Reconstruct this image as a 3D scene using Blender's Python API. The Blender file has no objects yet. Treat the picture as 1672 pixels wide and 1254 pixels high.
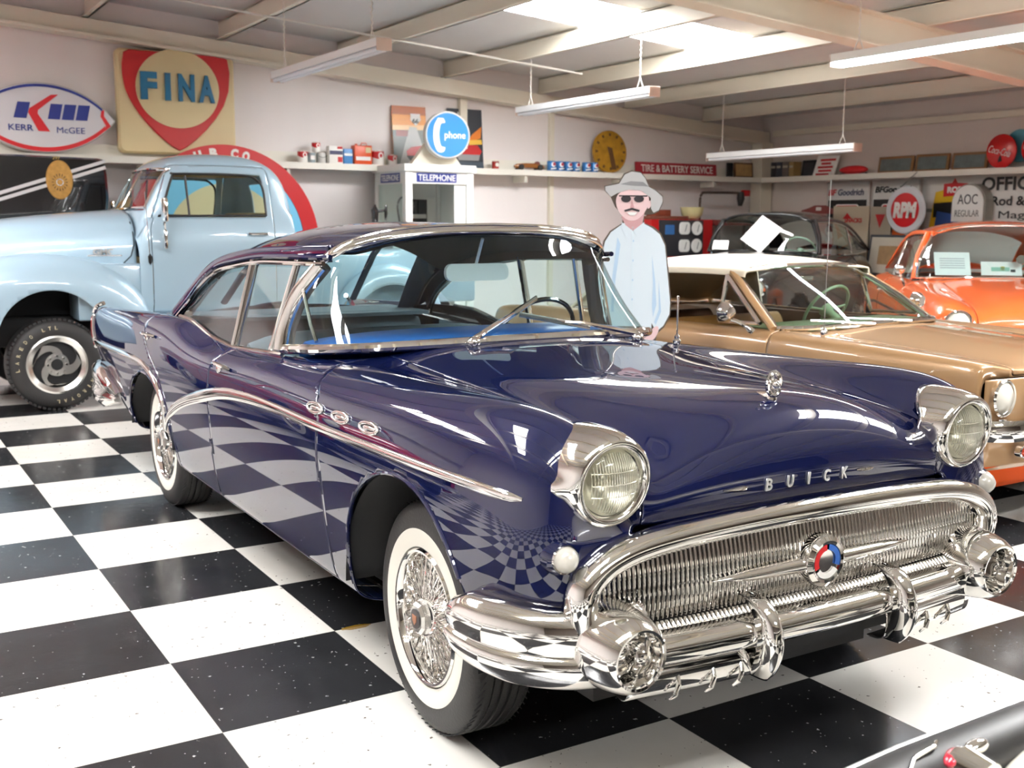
import bpy, bmesh, math, random
import numpy as np
from mathutils import Vector, Matrix
from mathutils.bvhtree import BVHTree

SC = bpy.context.scene
COL = SC.collection
PI = math.pi
R = math.radians
random.seed(7)

# ------------------------------------------------------------------ camera
cam_d = bpy.data.cameras.new('camera'); cam = bpy.data.objects.new('camera', cam_d); COL.objects.link(cam)
SC.camera = cam
cam_d.sensor_width = 36.0
cam_d.lens = 36.0 * 1806.9 / 1672.0
cam_d.clip_start = 0.05; cam_d.clip_end = 100
_yaw, _pitch, _roll = R(31.35640), R(8.39420), R(0.33322)
_fw = Vector((math.sin(_yaw) * math.cos(_pitch), math.cos(_yaw) * math.cos(_pitch), -math.sin(_pitch)))
_rt0 = Vector((math.cos(_yaw), -math.sin(_yaw), 0)); _up0 = _rt0.cross(_fw)
_rt = math.cos(_roll) * _rt0 + math.sin(_roll) * _up0
_up = -math.sin(_roll) * _rt0 + math.cos(_roll) * _up0
_m = Matrix((( _rt.x, _up.x, -_fw.x, -0.8959), (_rt.y, _up.y, -_fw.y, -8.0080), (_rt.z, _up.z, -_fw.z, 1.5290), (0, 0, 0, 1)))
cam.matrix_world = _m
cam_d.dof.use_dof = True
cam_d.dof.focus_distance = 3.6
cam_d.dof.aperture_fstop = 5.2

# ------------------------------------------------------------------ colour management, world
SC.view_settings.view_transform = 'Standard'
SC.view_settings.look = 'None'
SC.view_settings.gamma = 1.0
SC.view_settings.use_curve_mapping = False
SC.view_settings.exposure = 0.40
SC.cycles.use_denoising = True
SC.cycles.max_bounces = 10
SC.cycles.diffuse_bounces = 4
SC.cycles.glossy_bounces = 6
SC.cycles.transparent_max_bounces = 24
SC.cycles.transmission_bounces = 8
SC.cycles.caustics_reflective = False
SC.cycles.caustics_refractive = False
SC.cycles.sample_clamp_indirect = 6.0
W = bpy.data.worlds.new('sky'); SC.world = W; W.use_nodes = True
W.node_tree.nodes['Background'].inputs[0].default_value = (0.8, 0.9, 1.0, 1)
W.node_tree.nodes['Background'].inputs[1].default_value = 0.3
SKYLIGHT = 36.0      # daylight through the translucent roof panels
TUBE_ON = 26.0       # burning fluorescent tubes

# ------------------------------------------------------------------ materials
def nmat(name):
    m = bpy.data.materials.new(name); m.use_nodes = True
    nt = m.node_tree; b = nt.nodes['Principled BSDF']
    return m, nt, b

def sp(b, **k):
    for n, v in k.items():
        n = {'color': 'Base Color', 'metal': 'Metallic', 'rough': 'Roughness', 'coat': 'Coat Weight', 'coatr': 'Coat Roughness', 'coatior': 'Coat IOR',
             'spec': 'Specular IOR Level', 'trans': 'Transmission Weight', 'ior': 'IOR', 'alpha': 'Alpha', 'emit': 'Emission Color', 'emits': 'Emission Strength', 'sheen': 'Sheen Weight'}[n]
        if isinstance(v, tuple) and len(v) == 3: v = (*v, 1)
        b.inputs[n].default_value = v

def srgb(r, g, b):
    f = lambda c: (c / 255 / 12.92) if c / 255 <= 0.04045 else ((c / 255 + 0.055) / 1.055) ** 2.4
    return (f(r), f(g), f(b))

def plain(name, color, rough=0.5, metal=0.0, bump=0.0, bscale=40, vary=0.0, **k):
    m, nt, b = nmat(name); sp(b, color=color, rough=rough, metal=metal, **k)
    if vary or bump:
        tc = nt.nodes.new('ShaderNodeTexCoord'); nz = nt.nodes.new('ShaderNodeTexNoise')
        nz.inputs['Scale'].default_value = bscale; nz.inputs['Detail'].default_value = 4
        nt.links.new(tc.outputs['Object'], nz.inputs['Vector'])
        if vary:
            mx = nt.nodes.new('ShaderNodeMix'); mx.data_type = 'RGBA'; mx.blend_type = 'MULTIPLY'
            mx.inputs[0].default_value = 1.0
            cr = nt.nodes.new('ShaderNodeMapRange'); cr.inputs[3].default_value = 1 - vary; cr.inputs[4].default_value = 1 + vary
            nt.links.new(nz.outputs[0], cr.inputs[0]); nt.links.new(cr.outputs[0], mx.inputs[7]); mx.inputs[6].default_value = (*color[:3], 1)
            nt.links.new(mx.outputs[2], b.inputs['Base Color'])
        if bump:
            bp = nt.nodes.new('ShaderNodeBump'); bp.inputs['Strength'].default_value = bump; bp.inputs['Distance'].default_value = 0.01
            nt.links.new(nz.outputs[0], bp.inputs['Height']); nt.links.new(bp.outputs[0], b.inputs['Normal'])
    return m

def glow(name, color, s):
    m, nt, b = nmat(name); sp(b, color=color, rough=0.5, emit=color, emits=s); return m

def glassy(name, tint, spec=1.0, ior=1.5, rough=0.0, fac=1.0):
    m = bpy.data.materials.new(name); m.use_nodes = True; nt = m.node_tree; nt.nodes.clear()
    o = nt.nodes.new('ShaderNodeOutputMaterial'); mix = nt.nodes.new('ShaderNodeMixShader')
    t = nt.nodes.new('ShaderNodeBsdfTransparent'); g = nt.nodes.new('ShaderNodeBsdfGlossy'); f = nt.nodes.new('ShaderNodeFresnel')
    t.inputs[0].default_value = (*tint, 1); g.inputs['Roughness'].default_value = rough; g.inputs[0].default_value = (spec, spec, spec, 1)
    ge = nt.nodes.new('ShaderNodeNewGeometry'); mr = nt.nodes.new('ShaderNodeMapRange'); mr.inputs[3].default_value = ior; mr.inputs[4].default_value = 1 / ior      # same reflectance from both sides
    nt.links.new(ge.outputs['Backfacing'], mr.inputs[0]); nt.links.new(mr.outputs[0], f.inputs[0])
    nt.links.new(f.outputs[0], mix.inputs[0]); nt.links.new(t.outputs[0], mix.inputs[1]); nt.links.new(g.outputs[0], mix.inputs[2]); nt.links.new(mix.outputs[0], o.inputs[0])
    return m

M = {}
M['chrome'] = plain('chrome plating', (0.88, 0.87, 0.85), 0.045, 1.0)
M['chrome_dull'] = plain('worn bright metal', (0.72, 0.71, 0.69), 0.22, 1.0)
M['rubber'] = plain('tyre rubber', (0.022, 0.021, 0.021), 0.55, bump=0.15, bscale=120)
M['whitewall'] = plain('whitewall rubber', srgb(232, 228, 216), 0.45)
M['dark'] = plain('underbody black', (0.008, 0.008, 0.009), 0.7)
M['blackgloss'] = plain('gloss black enamel', (0.008, 0.008, 0.010), 0.12, coat=1.0, coatr=0.02)
M['white'] = plain('white paint', srgb(238, 235, 228), 0.4)
M['black'] = plain('black paint', (0.01, 0.01, 0.01), 0.4)
M['red'] = plain('red enamel', srgb(196, 30, 36), 0.3)
M['paper'] = plain('white paper', srgb(248, 247, 243), 0.7)
M['steel'] = plain('grey steel', (0.35, 0.35, 0.34), 0.4, 0.8)
M['glass'] = glassy('window glass', (0.88, 0.96, 0.95), 0.95, 1.5)
M['glass_green'] = glassy('tinted windscreen glass', (0.74, 0.87, 0.87), 0.95, 1.5)
M['lens'] = glassy('lamp glass', (0.95, 0.95, 0.90), 0.95, 1.45)

# ------------------------------------------------------------------ geometry helpers
def bsp(P, n, closed=False):
    """uniform cubic B-spline through the first and last point of P, n samples"""
    P = np.asarray(P, float); k = len(P)
    if closed:
        Q = np.concatenate([P[-1:], P, P[:2]]); seg = k
    else:
        Q = np.concatenate([2 * P[:1] - P[1:2], P, 2 * P[-1:] - P[-2:-1]]); seg = k - 1
    u = np.linspace(0, seg, n + (1 if closed else 0))[: n]
    i = np.minimum(u.astype(int), seg - 1); t = (u - i)
    sh = (-1,) + (1,) * (P.ndim - 1); t = t.reshape(sh)
    return ((1 - t) ** 3 * Q[i] + (3 * t ** 3 - 6 * t ** 2 + 4) * Q[i + 1] + (-3 * t ** 3 + 3 * t ** 2 + 3 * t + 1) * Q[i + 2] + t ** 3 * Q[i + 3]) / 6

def cat(P, n):
    """Catmull-Rom curve through every point of P"""
    P = np.asarray(P, float); k = len(P)
    Q = np.concatenate([2 * P[:1] - P[1:2], P, 2 * P[-1:] - P[-2:-1]])
    u = np.linspace(0, k - 1, n); i = np.minimum(u.astype(int), k - 2); t = (u - i).reshape((-1,) + (1,) * (P.ndim - 1))
    a, b, c, d = Q[i], Q[i + 1], Q[i + 2], Q[i + 3]
    return 0.5 * (2 * b + (c - a) * t + (2 * a - 5 * b + 4 * c - d) * t ** 2 + (3 * b - a - 3 * c + d) * t ** 3)

def surf(net, nu, nv):
    return np.swapaxes(bsp(np.swapaxes(bsp(net, nu), 0, 1), nv), 0, 1)

def coons(c0, c1, d0, d1):
    """c0,c1: curves along u (n pts) at v=0,1;  d0,d1: along v (m pts) at u=0,1"""
    c0, c1, d0, d1 = map(lambda a: np.asarray(a, float), (c0, c1, d0, d1))
    n, m = len(c0), len(d0)
    u = np.linspace(0, 1, n)[:, None, None]; v = np.linspace(0, 1, m)[None, :, None]
    return ((1 - v) * c0[:, None] + v * c1[:, None] + (1 - u) * d0[None] + u * d1[None]
            - (1 - u) * (1 - v) * c0[0] - u * (1 - v) * c0[-1] - (1 - u) * v * c1[0] - u * v * c1[-1])

def grid_mesh(P, cu=False, cv=False):
    n, m = P.shape[:2]; V = P.reshape(-1, 3); F = []
    for i in range(n - (0 if cu else 1)):
        for j in range(m - (0 if cv else 1)):
            a = i * m + j; b = ((i + 1) % n) * m + j; c = ((i + 1) % n) * m + (j + 1) % m; d = i * m + (j + 1) % m
            F.append((a, b, c, d))
    return V, F

def clip(V, F, f):
    """keep the part of the mesh where f >= 0"""
    keep = f >= 0; newi = {}; NV = []; NF = []; cut = {}
    def vi(i):
        if i not in newi: newi[i] = len(NV); NV.append(V[i])
        return newi[i]
    def ci(i, j):
        k = (i, j) if i < j else (j, i)
        if k not in cut:
            a, b = k; t = f[a] / (f[a] - f[b]); cut[k] = len(NV); NV.append(V[a] + t * (V[b] - V[a]))
        return cut[k]
    for fc in F:
        kk = [keep[i] for i in fc]
        if all(kk): NF.append(tuple(vi(i) for i in fc)); continue
        if not any(kk): continue
        out = []
        for a, b in zip(fc, fc[1:] + fc[:1]):
            if keep[a]: out.append(vi(a))
            if keep[a] != keep[b]: out.append(ci(a, b))
        if len(out) > 2: NF.append(tuple(out))
    return np.array(NV).reshape(-1, 3), NF

def weld(V, F, eps=1e-5):
    """merge coincident vertices, drop degenerate faces"""
    key = {}; mp = []
    for v in V:
        k = tuple(np.round(v / eps).astype(int)); mp.append(key.setdefault(k, len(key)))
    NV = np.zeros((len(key), 3)); NV[mp] = V; NF = []
    for f in F:
        g = []
        for i in f:
            j = mp[i]
            if not g or g[-1] != j: g.append(j)
        if len(g) > 1 and g[0] == g[-1]: g.pop()
        if len(set(g)) > 2 and len(set(g)) == len(g): NF.append(tuple(g))
    return NV, NF

def frame_from(d, up=(0, 0, 1)):
    d = Vector(d).normalized(); u = Vector(up)
    if abs(d.dot(u)) > 0.98: u = Vector((1, 0, 0))
    x = d.cross(u).normalized(); y = x.cross(d)
    return x, y, d

class MB:
    def __init__(s): s.V = []; s.F = []; s.MI = []; s.cur = 0
    def add(s, V, F, mx=None, flip=False):
        o = len(s.V)
        V = [Vector(v) for v in V]
        if mx is not None: V = [mx @ v for v in V]
        s.V += V
        for f in F:
            g = tuple(o + i for i in f)
            s.F.append(g[::-1] if flip else g); s.MI.append(s.cur)
        return s
    def grid(s, P, cu=False, cv=False, flip=False):
        return s.add(*grid_mesh(np.asarray(P), cu, cv), flip=flip)
    def box(s, x0, y0, z0, x1, y1, z1, b=0.0, mx=None):
        if b <= 0:
            V = [(x, y, z) for z in (z0, z1) for y in (y0, y1) for x in (x0, x1)]
            return s.add(V, [(0, 2, 3, 1), (4, 5, 7, 6), (0, 1, 5, 4), (2, 6, 7, 3), (0, 4, 6, 2), (1, 3, 7, 5)], mx)
        bm = bmesh.new(); bmesh.ops.create_cube(bm, size=1.0)
        for v in bm.verts:
            v.co = Vector(((x0 + x1) / 2 + v.co.x * (x1 - x0), (y0 + y1) / 2 + v.co.y * (y1 - y0), (z0 + z1) / 2 + v.co.z * (z1 - z0)))
        bmesh.ops.bevel(bm, geom=bm.edges[:], offset=min(b, 0.45 * min(x1 - x0, y1 - y0, z1 - z0)), segments=2, profile=0.5, affect='EDGES')
        bm.verts.index_update(); V = [v.co.copy() for v in bm.verts]; F = [tuple(v.index for v in f.verts) for f in bm.faces]; bm.free()
        return s.add(V, F, mx)
    def tube(s, path, r, n=8, closed=False, caps=True, asp=1.0, up=(0, 0, 1)):
        """round (or elliptic, asp = height/width) tube along a path; r may be a list"""
        path = [Vector(p) for p in path]; k = len(path)
        rs = [r] * k if np.isscalar(r) else list(r)
        P = []; 
        for i, p in enumerate(path):
            a = path[i - 1] if (i or closed) else p; b = path[(i + 1) % k] if (i < k - 1 or closed) else p
            d = (b - a)
            if d.length < 1e-9: d = Vector((0, 0, 1))
            x, y, _ = frame_from(d, up)
            P.append([p + rs[i] * (math.cos(t) * x + asp * math.sin(t) * y) for t in np.linspace(0, 2 * PI, n, endpoint=False)])
        V, F = grid_mesh(np.array([[tuple(v) for v in row] for row in P]), closed, True)
        o = len(s.V); s.add(V, F)
        if caps and not closed:
            s.F.append(tuple(o + i for i in range(n))[::-1]); s.MI.append(s.cur)
            s.F.append(tuple(o + (k - 1) * n + i for i in range(n))); s.MI.append(s.cur)
        return s
    def lathe(s, prof, mx=None, n=32, flip=False, a0=0, a1=2 * PI, asp=1.0):
        """profile of (radius, height) turned about local Z"""
        full = abs(a1 - a0 - 2 * PI) < 1e-6
        A = np.linspace(a0, a1, n, endpoint=not full)
        P = np.array([[(r * math.cos(a), asp * r * math.sin(a), h) for (r, h) in prof] for a in A])
        V, F = grid_mesh(P, full, False)
        V, F = weld(V, F, 1e-6)
        return s.add(V, F, mx, flip)
    def prism(s, pts, h, mx=None, b=0.0):
        """outline in local XY, thickness h along +Z"""
        n = len(pts)
        if b > 0:
            c = np.array(pts).mean(0); P2 = [tuple(c + (np.array(p) - c) * (1 - b / max(1e-6, np.linalg.norm(np.array(p) - c)))) for p in pts]
            V = [(*p, 0) for p in pts] + [(*p, h - b) for p in pts] + [(*p, h) for p in P2]
            F = [tuple(range(n))[::-1], tuple(2 * n + i for i in range(n))]
            for l in (0, 1): F += [(l * n + i, l * n + (i + 1) % n, (l + 1) * n + (i + 1) % n, (l + 1) * n + i) for i in range(n)]
        else:
            V = [(*p, 0) for p in pts] + [(*p, h) for p in pts]
            F = [tuple(range(n))[::-1], tuple(n + i for i in range(n))] + [(i, (i + 1) % n, n + (i + 1) % n, n + i) for i in range(n)]
        return s.add(V, F, mx)
    def ring(s, outer, inner, h, mx=None):
        n = len(outer)
        V = [(*p, 0) for p in outer] + [(*p, 0) for p in inner] + [(*p, h) for p in outer] + [(*p, h) for p in inner]; F = []
        for i in range(n):
            j = (i + 1) % n
            F += [(2 * n + i, 2 * n + j, 3 * n + j, 3 * n + i), (i, n + i, n + j, j), (i, j, 2 * n + j, 2 * n + i), (n + i, 3 * n + i, 3 * n + j, n + j)]
        return s.add(V, F, mx)
    def ball(s, c, r, n=16, sc=(1, 1, 1), mx=None):
        prof = [(math.sin(a), -math.cos(a)) for a in np.linspace(0, PI, n // 2 + 1)]
        A = np.linspace(0, 2 * PI, n, endpoint=False)
        P = np.array([[(c[0] + r * sc[0] * q * math.cos(a), c[1] + r * sc[1] * q * math.sin(a), c[2] + r * sc[2] * h) for q, h in prof] for a in A])
        V, F = weld(*grid_mesh(P, True, False), 1e-7)
        return s.add(V, F, mx)
    def build(s, name, mat, parent=None, smooth=35, solid=0.0, even=False, **props):
        me = bpy.data.meshes.new(name); me.from_pydata([tuple(v) for v in s.V], [], s.F); 
        mats = mat if isinstance(mat, (list, tuple)) else [mat]
        for m in mats: me.materials.append(m)
        if len(mats) > 1: me.polygons.foreach_set('material_index', s.MI)
        me.validate(); me.update()
        if smooth:
            me.polygons.foreach_set('use_smooth', [True] * len(me.polygons))
            if smooth < 180: me.set_sharp_from_angle(angle=R(smooth))
        o = bpy.data.objects.new(name, me); COL.objects.link(o)
        if parent is not None: o.parent = parent
        if solid:
            md = o.modifiers.new('thickness', 'SOLIDIFY'); md.thickness = abs(solid); md.offset = -1 if solid > 0 else 1; md.use_even_offset = even
        for k, v in props.items(): o[k] = v
        return o

def thing(name, label, cat_, loc=(0, 0, 0), rz=0.0, group=None):
    o = bpy.data.objects.new(name, None); COL.objects.link(o); o.empty_display_size = 0.1
    o.location = loc; o.rotation_euler = (0, 0, rz); o['label'] = label; o['category'] = cat_
    if group: o['group'] = group
    return o

def tag(o, label, cat_, group=None):
    o['label'] = label; o['category'] = cat_
    if group: o['group'] = group
    return o

def struct(o): o['kind'] = 'structure'; return o

def mxof(origin, x, y, z):
    return Matrix(((x[0], y[0], z[0], origin[0]), (x[1], y[1], z[1], origin[1]), (x[2], y[2], z[2], origin[2]), (0, 0, 0, 1)))
def T(x, y, z): return Matrix.Translation((x, y, z))
# faces looking at -Y (towards the camera side), text reading along +X, up +Z
FRONT = Matrix(((1, 0, 0, 0), (0, 0, -1, 0), (0, 1, 0, 0), (0, 0, 0, 1)))
# faces looking at -X, text reading along -Y
SIDE = Matrix(((0, 0, -1, 0), (-1, 0, 0, 0), (0, 1, 0, 0), (0, 0, 0, 1)))

def text(s, name, mat, mx, parent=None, size=0.1, depth=0.004, width=None, height=None, bold=0.0, shear=0.0, bev=0.0, align='CENTER', **props):
    cu = bpy.data.curves.new('lettering', 'FONT'); cu.body = s; cu.size = size; cu.extrude = depth / 2; cu.offset = bold; cu.shear = shear
    cu.align_x = align; cu.align_y = 'CENTER'; cu.bevel_depth = bev; cu.resolution_u = 3
    to = bpy.data.objects.new('lettering', cu); COL.objects.link(to)
    me = bpy.data.meshes.new_from_object(to.evaluated_get(bpy.context.evaluated_depsgraph_get()))
    bpy.data.objects.remove(to); bpy.data.curves.remove(cu)
    co = np.array([v.co[:] for v in me.vertices])
    if len(co):
        lo, hi = co.min(0), co.max(0); c = (lo + hi) / 2
        if align == 'CENTER': co[:, :2] -= c[:2]
        k = np.ones(3)
        if width: k[0] = width / max(1e-6, hi[0] - lo[0])
        if height: k[1] = height / max(1e-6, hi[1] - lo[1])
        co *= k; co[:, 2] += depth / 2
        me.vertices.foreach_set('co', co.ravel())
    me.transform(mx); me.update(); me.materials.clear(); me.materials.append(mat); me.name = name
    o = bpy.data.objects.new(name, me); COL.objects.link(o)
    if parent is not None: o.parent = parent
    for k_, v in props.items(): o[k_] = v
    return o

def circ(r, n=48, cx=0, cy=0, ry=None, a0=0, a1=2 * PI, end=False):
    return [(cx + r * math.cos(a), cy + (ry or r) * math.sin(a)) for a in np.linspace(a0, a1, n, endpoint=end)]

def rrect(w, h, r, n=5, cx=0, cy=0):
    P = []
    for (sx, sy, a) in ((1, 1, 0), (-1, 1, PI / 2), (-1, -1, PI), (1, -1, 1.5 * PI)):
        for t in np.linspace(0, PI / 2, n): P.append((cx + sx * (w / 2 - r) + r * math.cos(a + t), cy + sy * (h / 2 - r) + r * math.sin(a + t)))
    return P
# ================================================================== THE ROOM
TILE = 0.6096
def floor_material():
    m, nt, b = nmat('checkerboard vinyl tile'); N = nt.nodes; L = nt.links
    tc = N.new('ShaderNodeTexCoord'); sep = N.new('ShaderNodeSeparateXYZ'); L.new(tc.outputs['Object'], sep.inputs[0])
    def math_(op, a, bb=None):
        n = N.new('ShaderNodeMath'); n.operation = op
        for i, v in enumerate((a, bb)):
            if v is None: continue
            if isinstance(v, (int, float)): n.inputs[i].default_value = v
            else: L.new(v, n.inputs[i])
        return n.outputs[0]
    u = math_('DIVIDE', sep.outputs[0], TILE); v = math_('DIVIDE', sep.outputs[1], TILE)
    par = math_('PINGPONG', math_('ADD', math_('FLOOR', u), math_('FLOOR', v)), 1.0)      # 1 = white  (floor(u)+floor(v) odd)
    def edge(w): return math_('PINGPONG', w, 0.5)
    e = math_('MINIMUM', edge(u), edge(v)); seam = math_('LESS_THAN', e, 0.0022)
    def noise(scale, det=3):
        n = N.new('ShaderNodeTexNoise'); n.inputs['Scale'].default_value = scale; n.inputs['Detail'].default_value = det; L.new(tc.outputs['Object'], n.inputs['Vector']); return n.outputs[0]
    def specks(scale, thr, thr2):
        vo = N.new('ShaderNodeTexVoronoi'); vo.inputs['Scale'].default_value = scale; L.new(tc.outputs['Object'], vo.inputs['Vector'])
        rnd = N.new('ShaderNodeSeparateColor'); L.new(vo.outputs['Color'], rnd.inputs[0])
        warp = math_('ADD', vo.outputs['Distance'], math_('MULTIPLY', math_('SUBTRACT', noise(170, 1), 0.5), 0.35))
        return math_('MULTIPLY', math_('LESS_THAN', warp, thr), math_('LESS_THAN', rnd.outputs[0], thr2))
    dots = math_('MAXIMUM', specks(25, 0.12, 0.24), specks(60, 0.14, 0.11))
    def mixc(f, a, bcol):
        n = N.new('ShaderNodeMix'); n.data_type = 'RGBA'
        if isinstance(f, float): n.inputs[0].default_value = f
        else: L.new(f, n.inputs[0])
        for i, c in ((6, a), (7, bcol)):
            if isinstance(c, tuple): n.inputs[i].default_value = (*c, 1)
            else: L.new(c, n.inputs[i])
        return n.outputs[2]
    big = noise(1.3, 5); stain = N.new('ShaderNodeMapRange'); stain.inputs[1].default_value = 0.45; stain.inputs[2].default_value = 0.75; L.new(big, stain.inputs[0])
    wht = mixc(stain.outputs[0], (0.74, 0.715, 0.66), (0.66, 0.62, 0.55))
    blk = mixc(noise(5, 6), (0.010, 0.010, 0.011), (0.034, 0.035, 0.038))
    wht = mixc(dots, wht, (0.16, 0.14, 0.12)); blk = mixc(dots, blk, (0.33, 0.33, 0.32))
    base = mixc(par, blk, wht); base = mixc(math_('MULTIPLY', seam, 0.6), base, (0.25, 0.23, 0.20))
    # two rusty drips
    def blob(cx, cy, rx, ry):
        dx = math_('DIVIDE', math_('SUBTRACT', sep.outputs[0], cx), rx); dy = math_('DIVIDE', math_('SUBTRACT', sep.outputs[1], cy), ry)
        d = math_('ADD', math_('MULTIPLY', dx, dx), math_('MULTIPLY', dy, dy)); d = math_('ADD', d, math_('MULTIPLY', math_('SUBTRACT', noise(45, 3), 0.5), 1.6))
        return math_('LESS_THAN', d, 1.0)
    base = mixc(math_('MULTIPLY', blob(0.695, -4.27, 0.062, 0.020), 0.85), base, (0.36, 0.20, 0.02))
    L.new(base, b.inputs['Base Color'])
    rr = N.new('ShaderNodeMapRange'); rr.inputs[3].default_value = 0.10; rr.inputs[4].default_value = 0.27; L.new(noise(3.2, 6), rr.inputs[0]); L.new(rr.outputs[0], b.inputs['Roughness'])
    bp = N.new('ShaderNodeBump'); bp.inputs['Strength'].default_value = 0.035; bp.inputs['Distance'].default_value = 0.02; L.new(noise(9, 4), bp.inputs['Height']); L.new(bp.outputs[0], b.inputs['Normal'])
    sp(b, spec=0.5)
    return m

def wall_material(name, col):
    m, nt, b = nmat(name); N = nt.nodes; L = nt.links; sp(b, color=col, rough=0.42, spec=0.4)
    tc = N.new('ShaderNodeTexCoord'); w = N.new('ShaderNodeTexWave'); w.wave_type = 'BANDS'; w.bands_direction = 'X'; w.inputs['Scale'].default_value = 0.9; w.inputs['Distortion'].default_value = 0.6
    w.inputs['Detail Scale'].default_value = 0.4
    mp = N.new('ShaderNodeMapping'); mp.inputs['Scale'].default_value = (1, 1, 0.06); L.new(tc.outputs['Object'], mp.inputs[0]); L.new(mp.outputs[0], w.inputs['Vector'])
    bp = N.new('ShaderNodeBump'); bp.inputs['Strength'].default_value = 0.12; bp.inputs['Distance'].default_value = 0.03; L.new(w.outputs[0], bp.inputs['Height']); L.new(bp.outputs[0], b.inputs['Normal'])
    nz = N.new('ShaderNodeTexNoise'); nz.inputs['Scale'].default_value = 2.2; nz.inputs['Detail'].default_value = 5; L.new(mp.outputs[0], nz.inputs['Vector'])
    mr = N.new('ShaderNodeMapRange'); mr.inputs[3].default_value = 0.94; mr.inputs[4].default_value = 1.04; L.new(nz.outputs[0], mr.inputs[0])
    mx = N.new('ShaderNodeMix'); mx.data_type = 'RGBA'; mx.blend_type = 'MULTIPLY'; mx.inputs[0].default_value = 1; mx.inputs[6].default_value = (*col, 1); L.new(mr.outputs[0], mx.inputs[7]); L.new(mx.outputs[2], b.inputs['Base Color'])
    return m

XL, XR, YB, YF = -7.0, 11.2, 4.6, -15.0
def z_rafter(x): return 3.5025 - 0.075 * x          # underside of the sloping rafters
def z_roof(x): return z_rafter(x) + 0.42
M['wall'] = wall_material('white liner panel', srgb(236, 229, 226))
M['wall_warm'] = wall_material('side wall liner panel', srgb(226, 214, 206))
M['wall_dim'] = plain('front wall darkened for reflections', (.16, .13, .11), .6, vary=.2, bscale=2)  # unseen wall behind the camera, darkened so the car mirrors less light
M['beam'] = plain('cream painted steel', srgb(232, 224, 206), 0.45, vary=0.04, bscale=3)
M['roof'] = plain('grey insulation facing', srgb(212, 208, 204), 0.6, vary=0.05, bscale=2)
M['shelf'] = plain('ivory painted board', srgb(234, 230, 218), 0.4)

fl = MB().box(XL, YF, -0.1, XR, YB, 0.0).build('floor', floor_material(), smooth=0); struct(fl)
def quad_prism(P, n):  # thick panel from a quad P offset along n
    P = [Vector(p) for p in P]; n = Vector(n); V = P + [p + n for p in P]
    return V, [(3, 2, 1, 0), (4, 5, 6, 7), (0, 1, 5, 4), (1, 2, 6, 5), (2, 3, 7, 6), (3, 0, 4, 7)]
def wall_poly(pts, off):
    n = len(pts); V = [Vector(p) for p in pts] + [Vector(p) + Vector(off) for p in pts]
    F = [tuple(range(n)), tuple(range(n, 2 * n))[::-1]] + [(i, n + i, n + (i + 1) % n, (i + 1) % n) for i in range(n)]
    return V, F
for nm, pts, off, m in (('wall_back', [(XL, YB, 0), (XR, YB, 0), (XR, YB, z_roof(XR)), (XL, YB, z_roof(XL))], (0, 0.1, 0), M['wall']),
                        ('wall_front', [(XR, YF, 0), (XL, YF, 0), (XL, YF, z_roof(XL)), (XR, YF, z_roof(XR))], (0, -0.1, 0), M['wall_dim']),
                        ('wall_right', [(XR, YB, 0), (XR, YF, 0), (XR, YF, z_roof(XR)), (XR, YB, z_roof(XR))], (0.1, 0, 0), M['wall_warm']),
                        ('wall_left', [(XL, YF, 0), (XL, YB, 0), (XL, YB, z_roof(XL)), (XL, YF, z_roof(XL))], (-0.1, 0, 0), M['wall'])):
    mb = MB(); mb.add(*wall_poly(pts, off)); struct(mb.build(nm, m, smooth=0))

# roof with translucent panels let into it
SKY = [(4.75, 7.45, 0.62, 1.62), (-3.6, -0.4, -3.4, -2.4), (-2.6, 0.8, -8.2, -7.2), (4.2, 7.6, -6.4, -5.4), (-4.0, -1.0, 1.1, 2.0), (1.0, 3.6, -12.5, -11.5)]  # back left panel is unseen, added to brighten that end of the wall
xs = sorted({XL, XR, *[s[0] for s in SKY], *[s[1] for s in SKY]}); ys = sorted({YF, YB, *[s[2] for s in SKY], *[s[3] for s in SKY]})
rf = MB()
for i in range(len(xs) - 1):
    for j in range(len(ys) - 1):
        cx, cy = (xs[i] + xs[i + 1]) / 2, (ys[j] + ys[j + 1]) / 2
        if any(a < cx < b_ and c < cy < d for a, b_, c, d in SKY): continue
        P = [(xs[i], ys[j], z_roof(xs[i])), (xs[i + 1], ys[j], z_roof(xs[i + 1])), (xs[i + 1], ys[j + 1], z_roof(xs[i + 1])), (xs[i], ys[j + 1], z_roof(xs[i]))]
        rf.add(*quad_prism(P, (0, 0, 0.06)))
struct(rf.build('ceiling', M['roof'], smooth=0))
M['skylight'] = glow('translucent roof panel in daylight', (0.97, 0.98, 1.0), SKYLIGHT)
for k, (a, b_, c, d) in enumerate(SKY):
    P = [(a, c, z_roof(a) + 0.02), (b_, c, z_roof(b_) + 0.02), (b_, d, z_roof(b_) + 0.02), (a, d, z_roof(a) + 0.02)]
    mb = MB(); mb.add(*quad_prism(P, (0, 0, 0.02))); struct(mb.build('window_%d' % (k + 1), M['skylight'], smooth=0))

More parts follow.
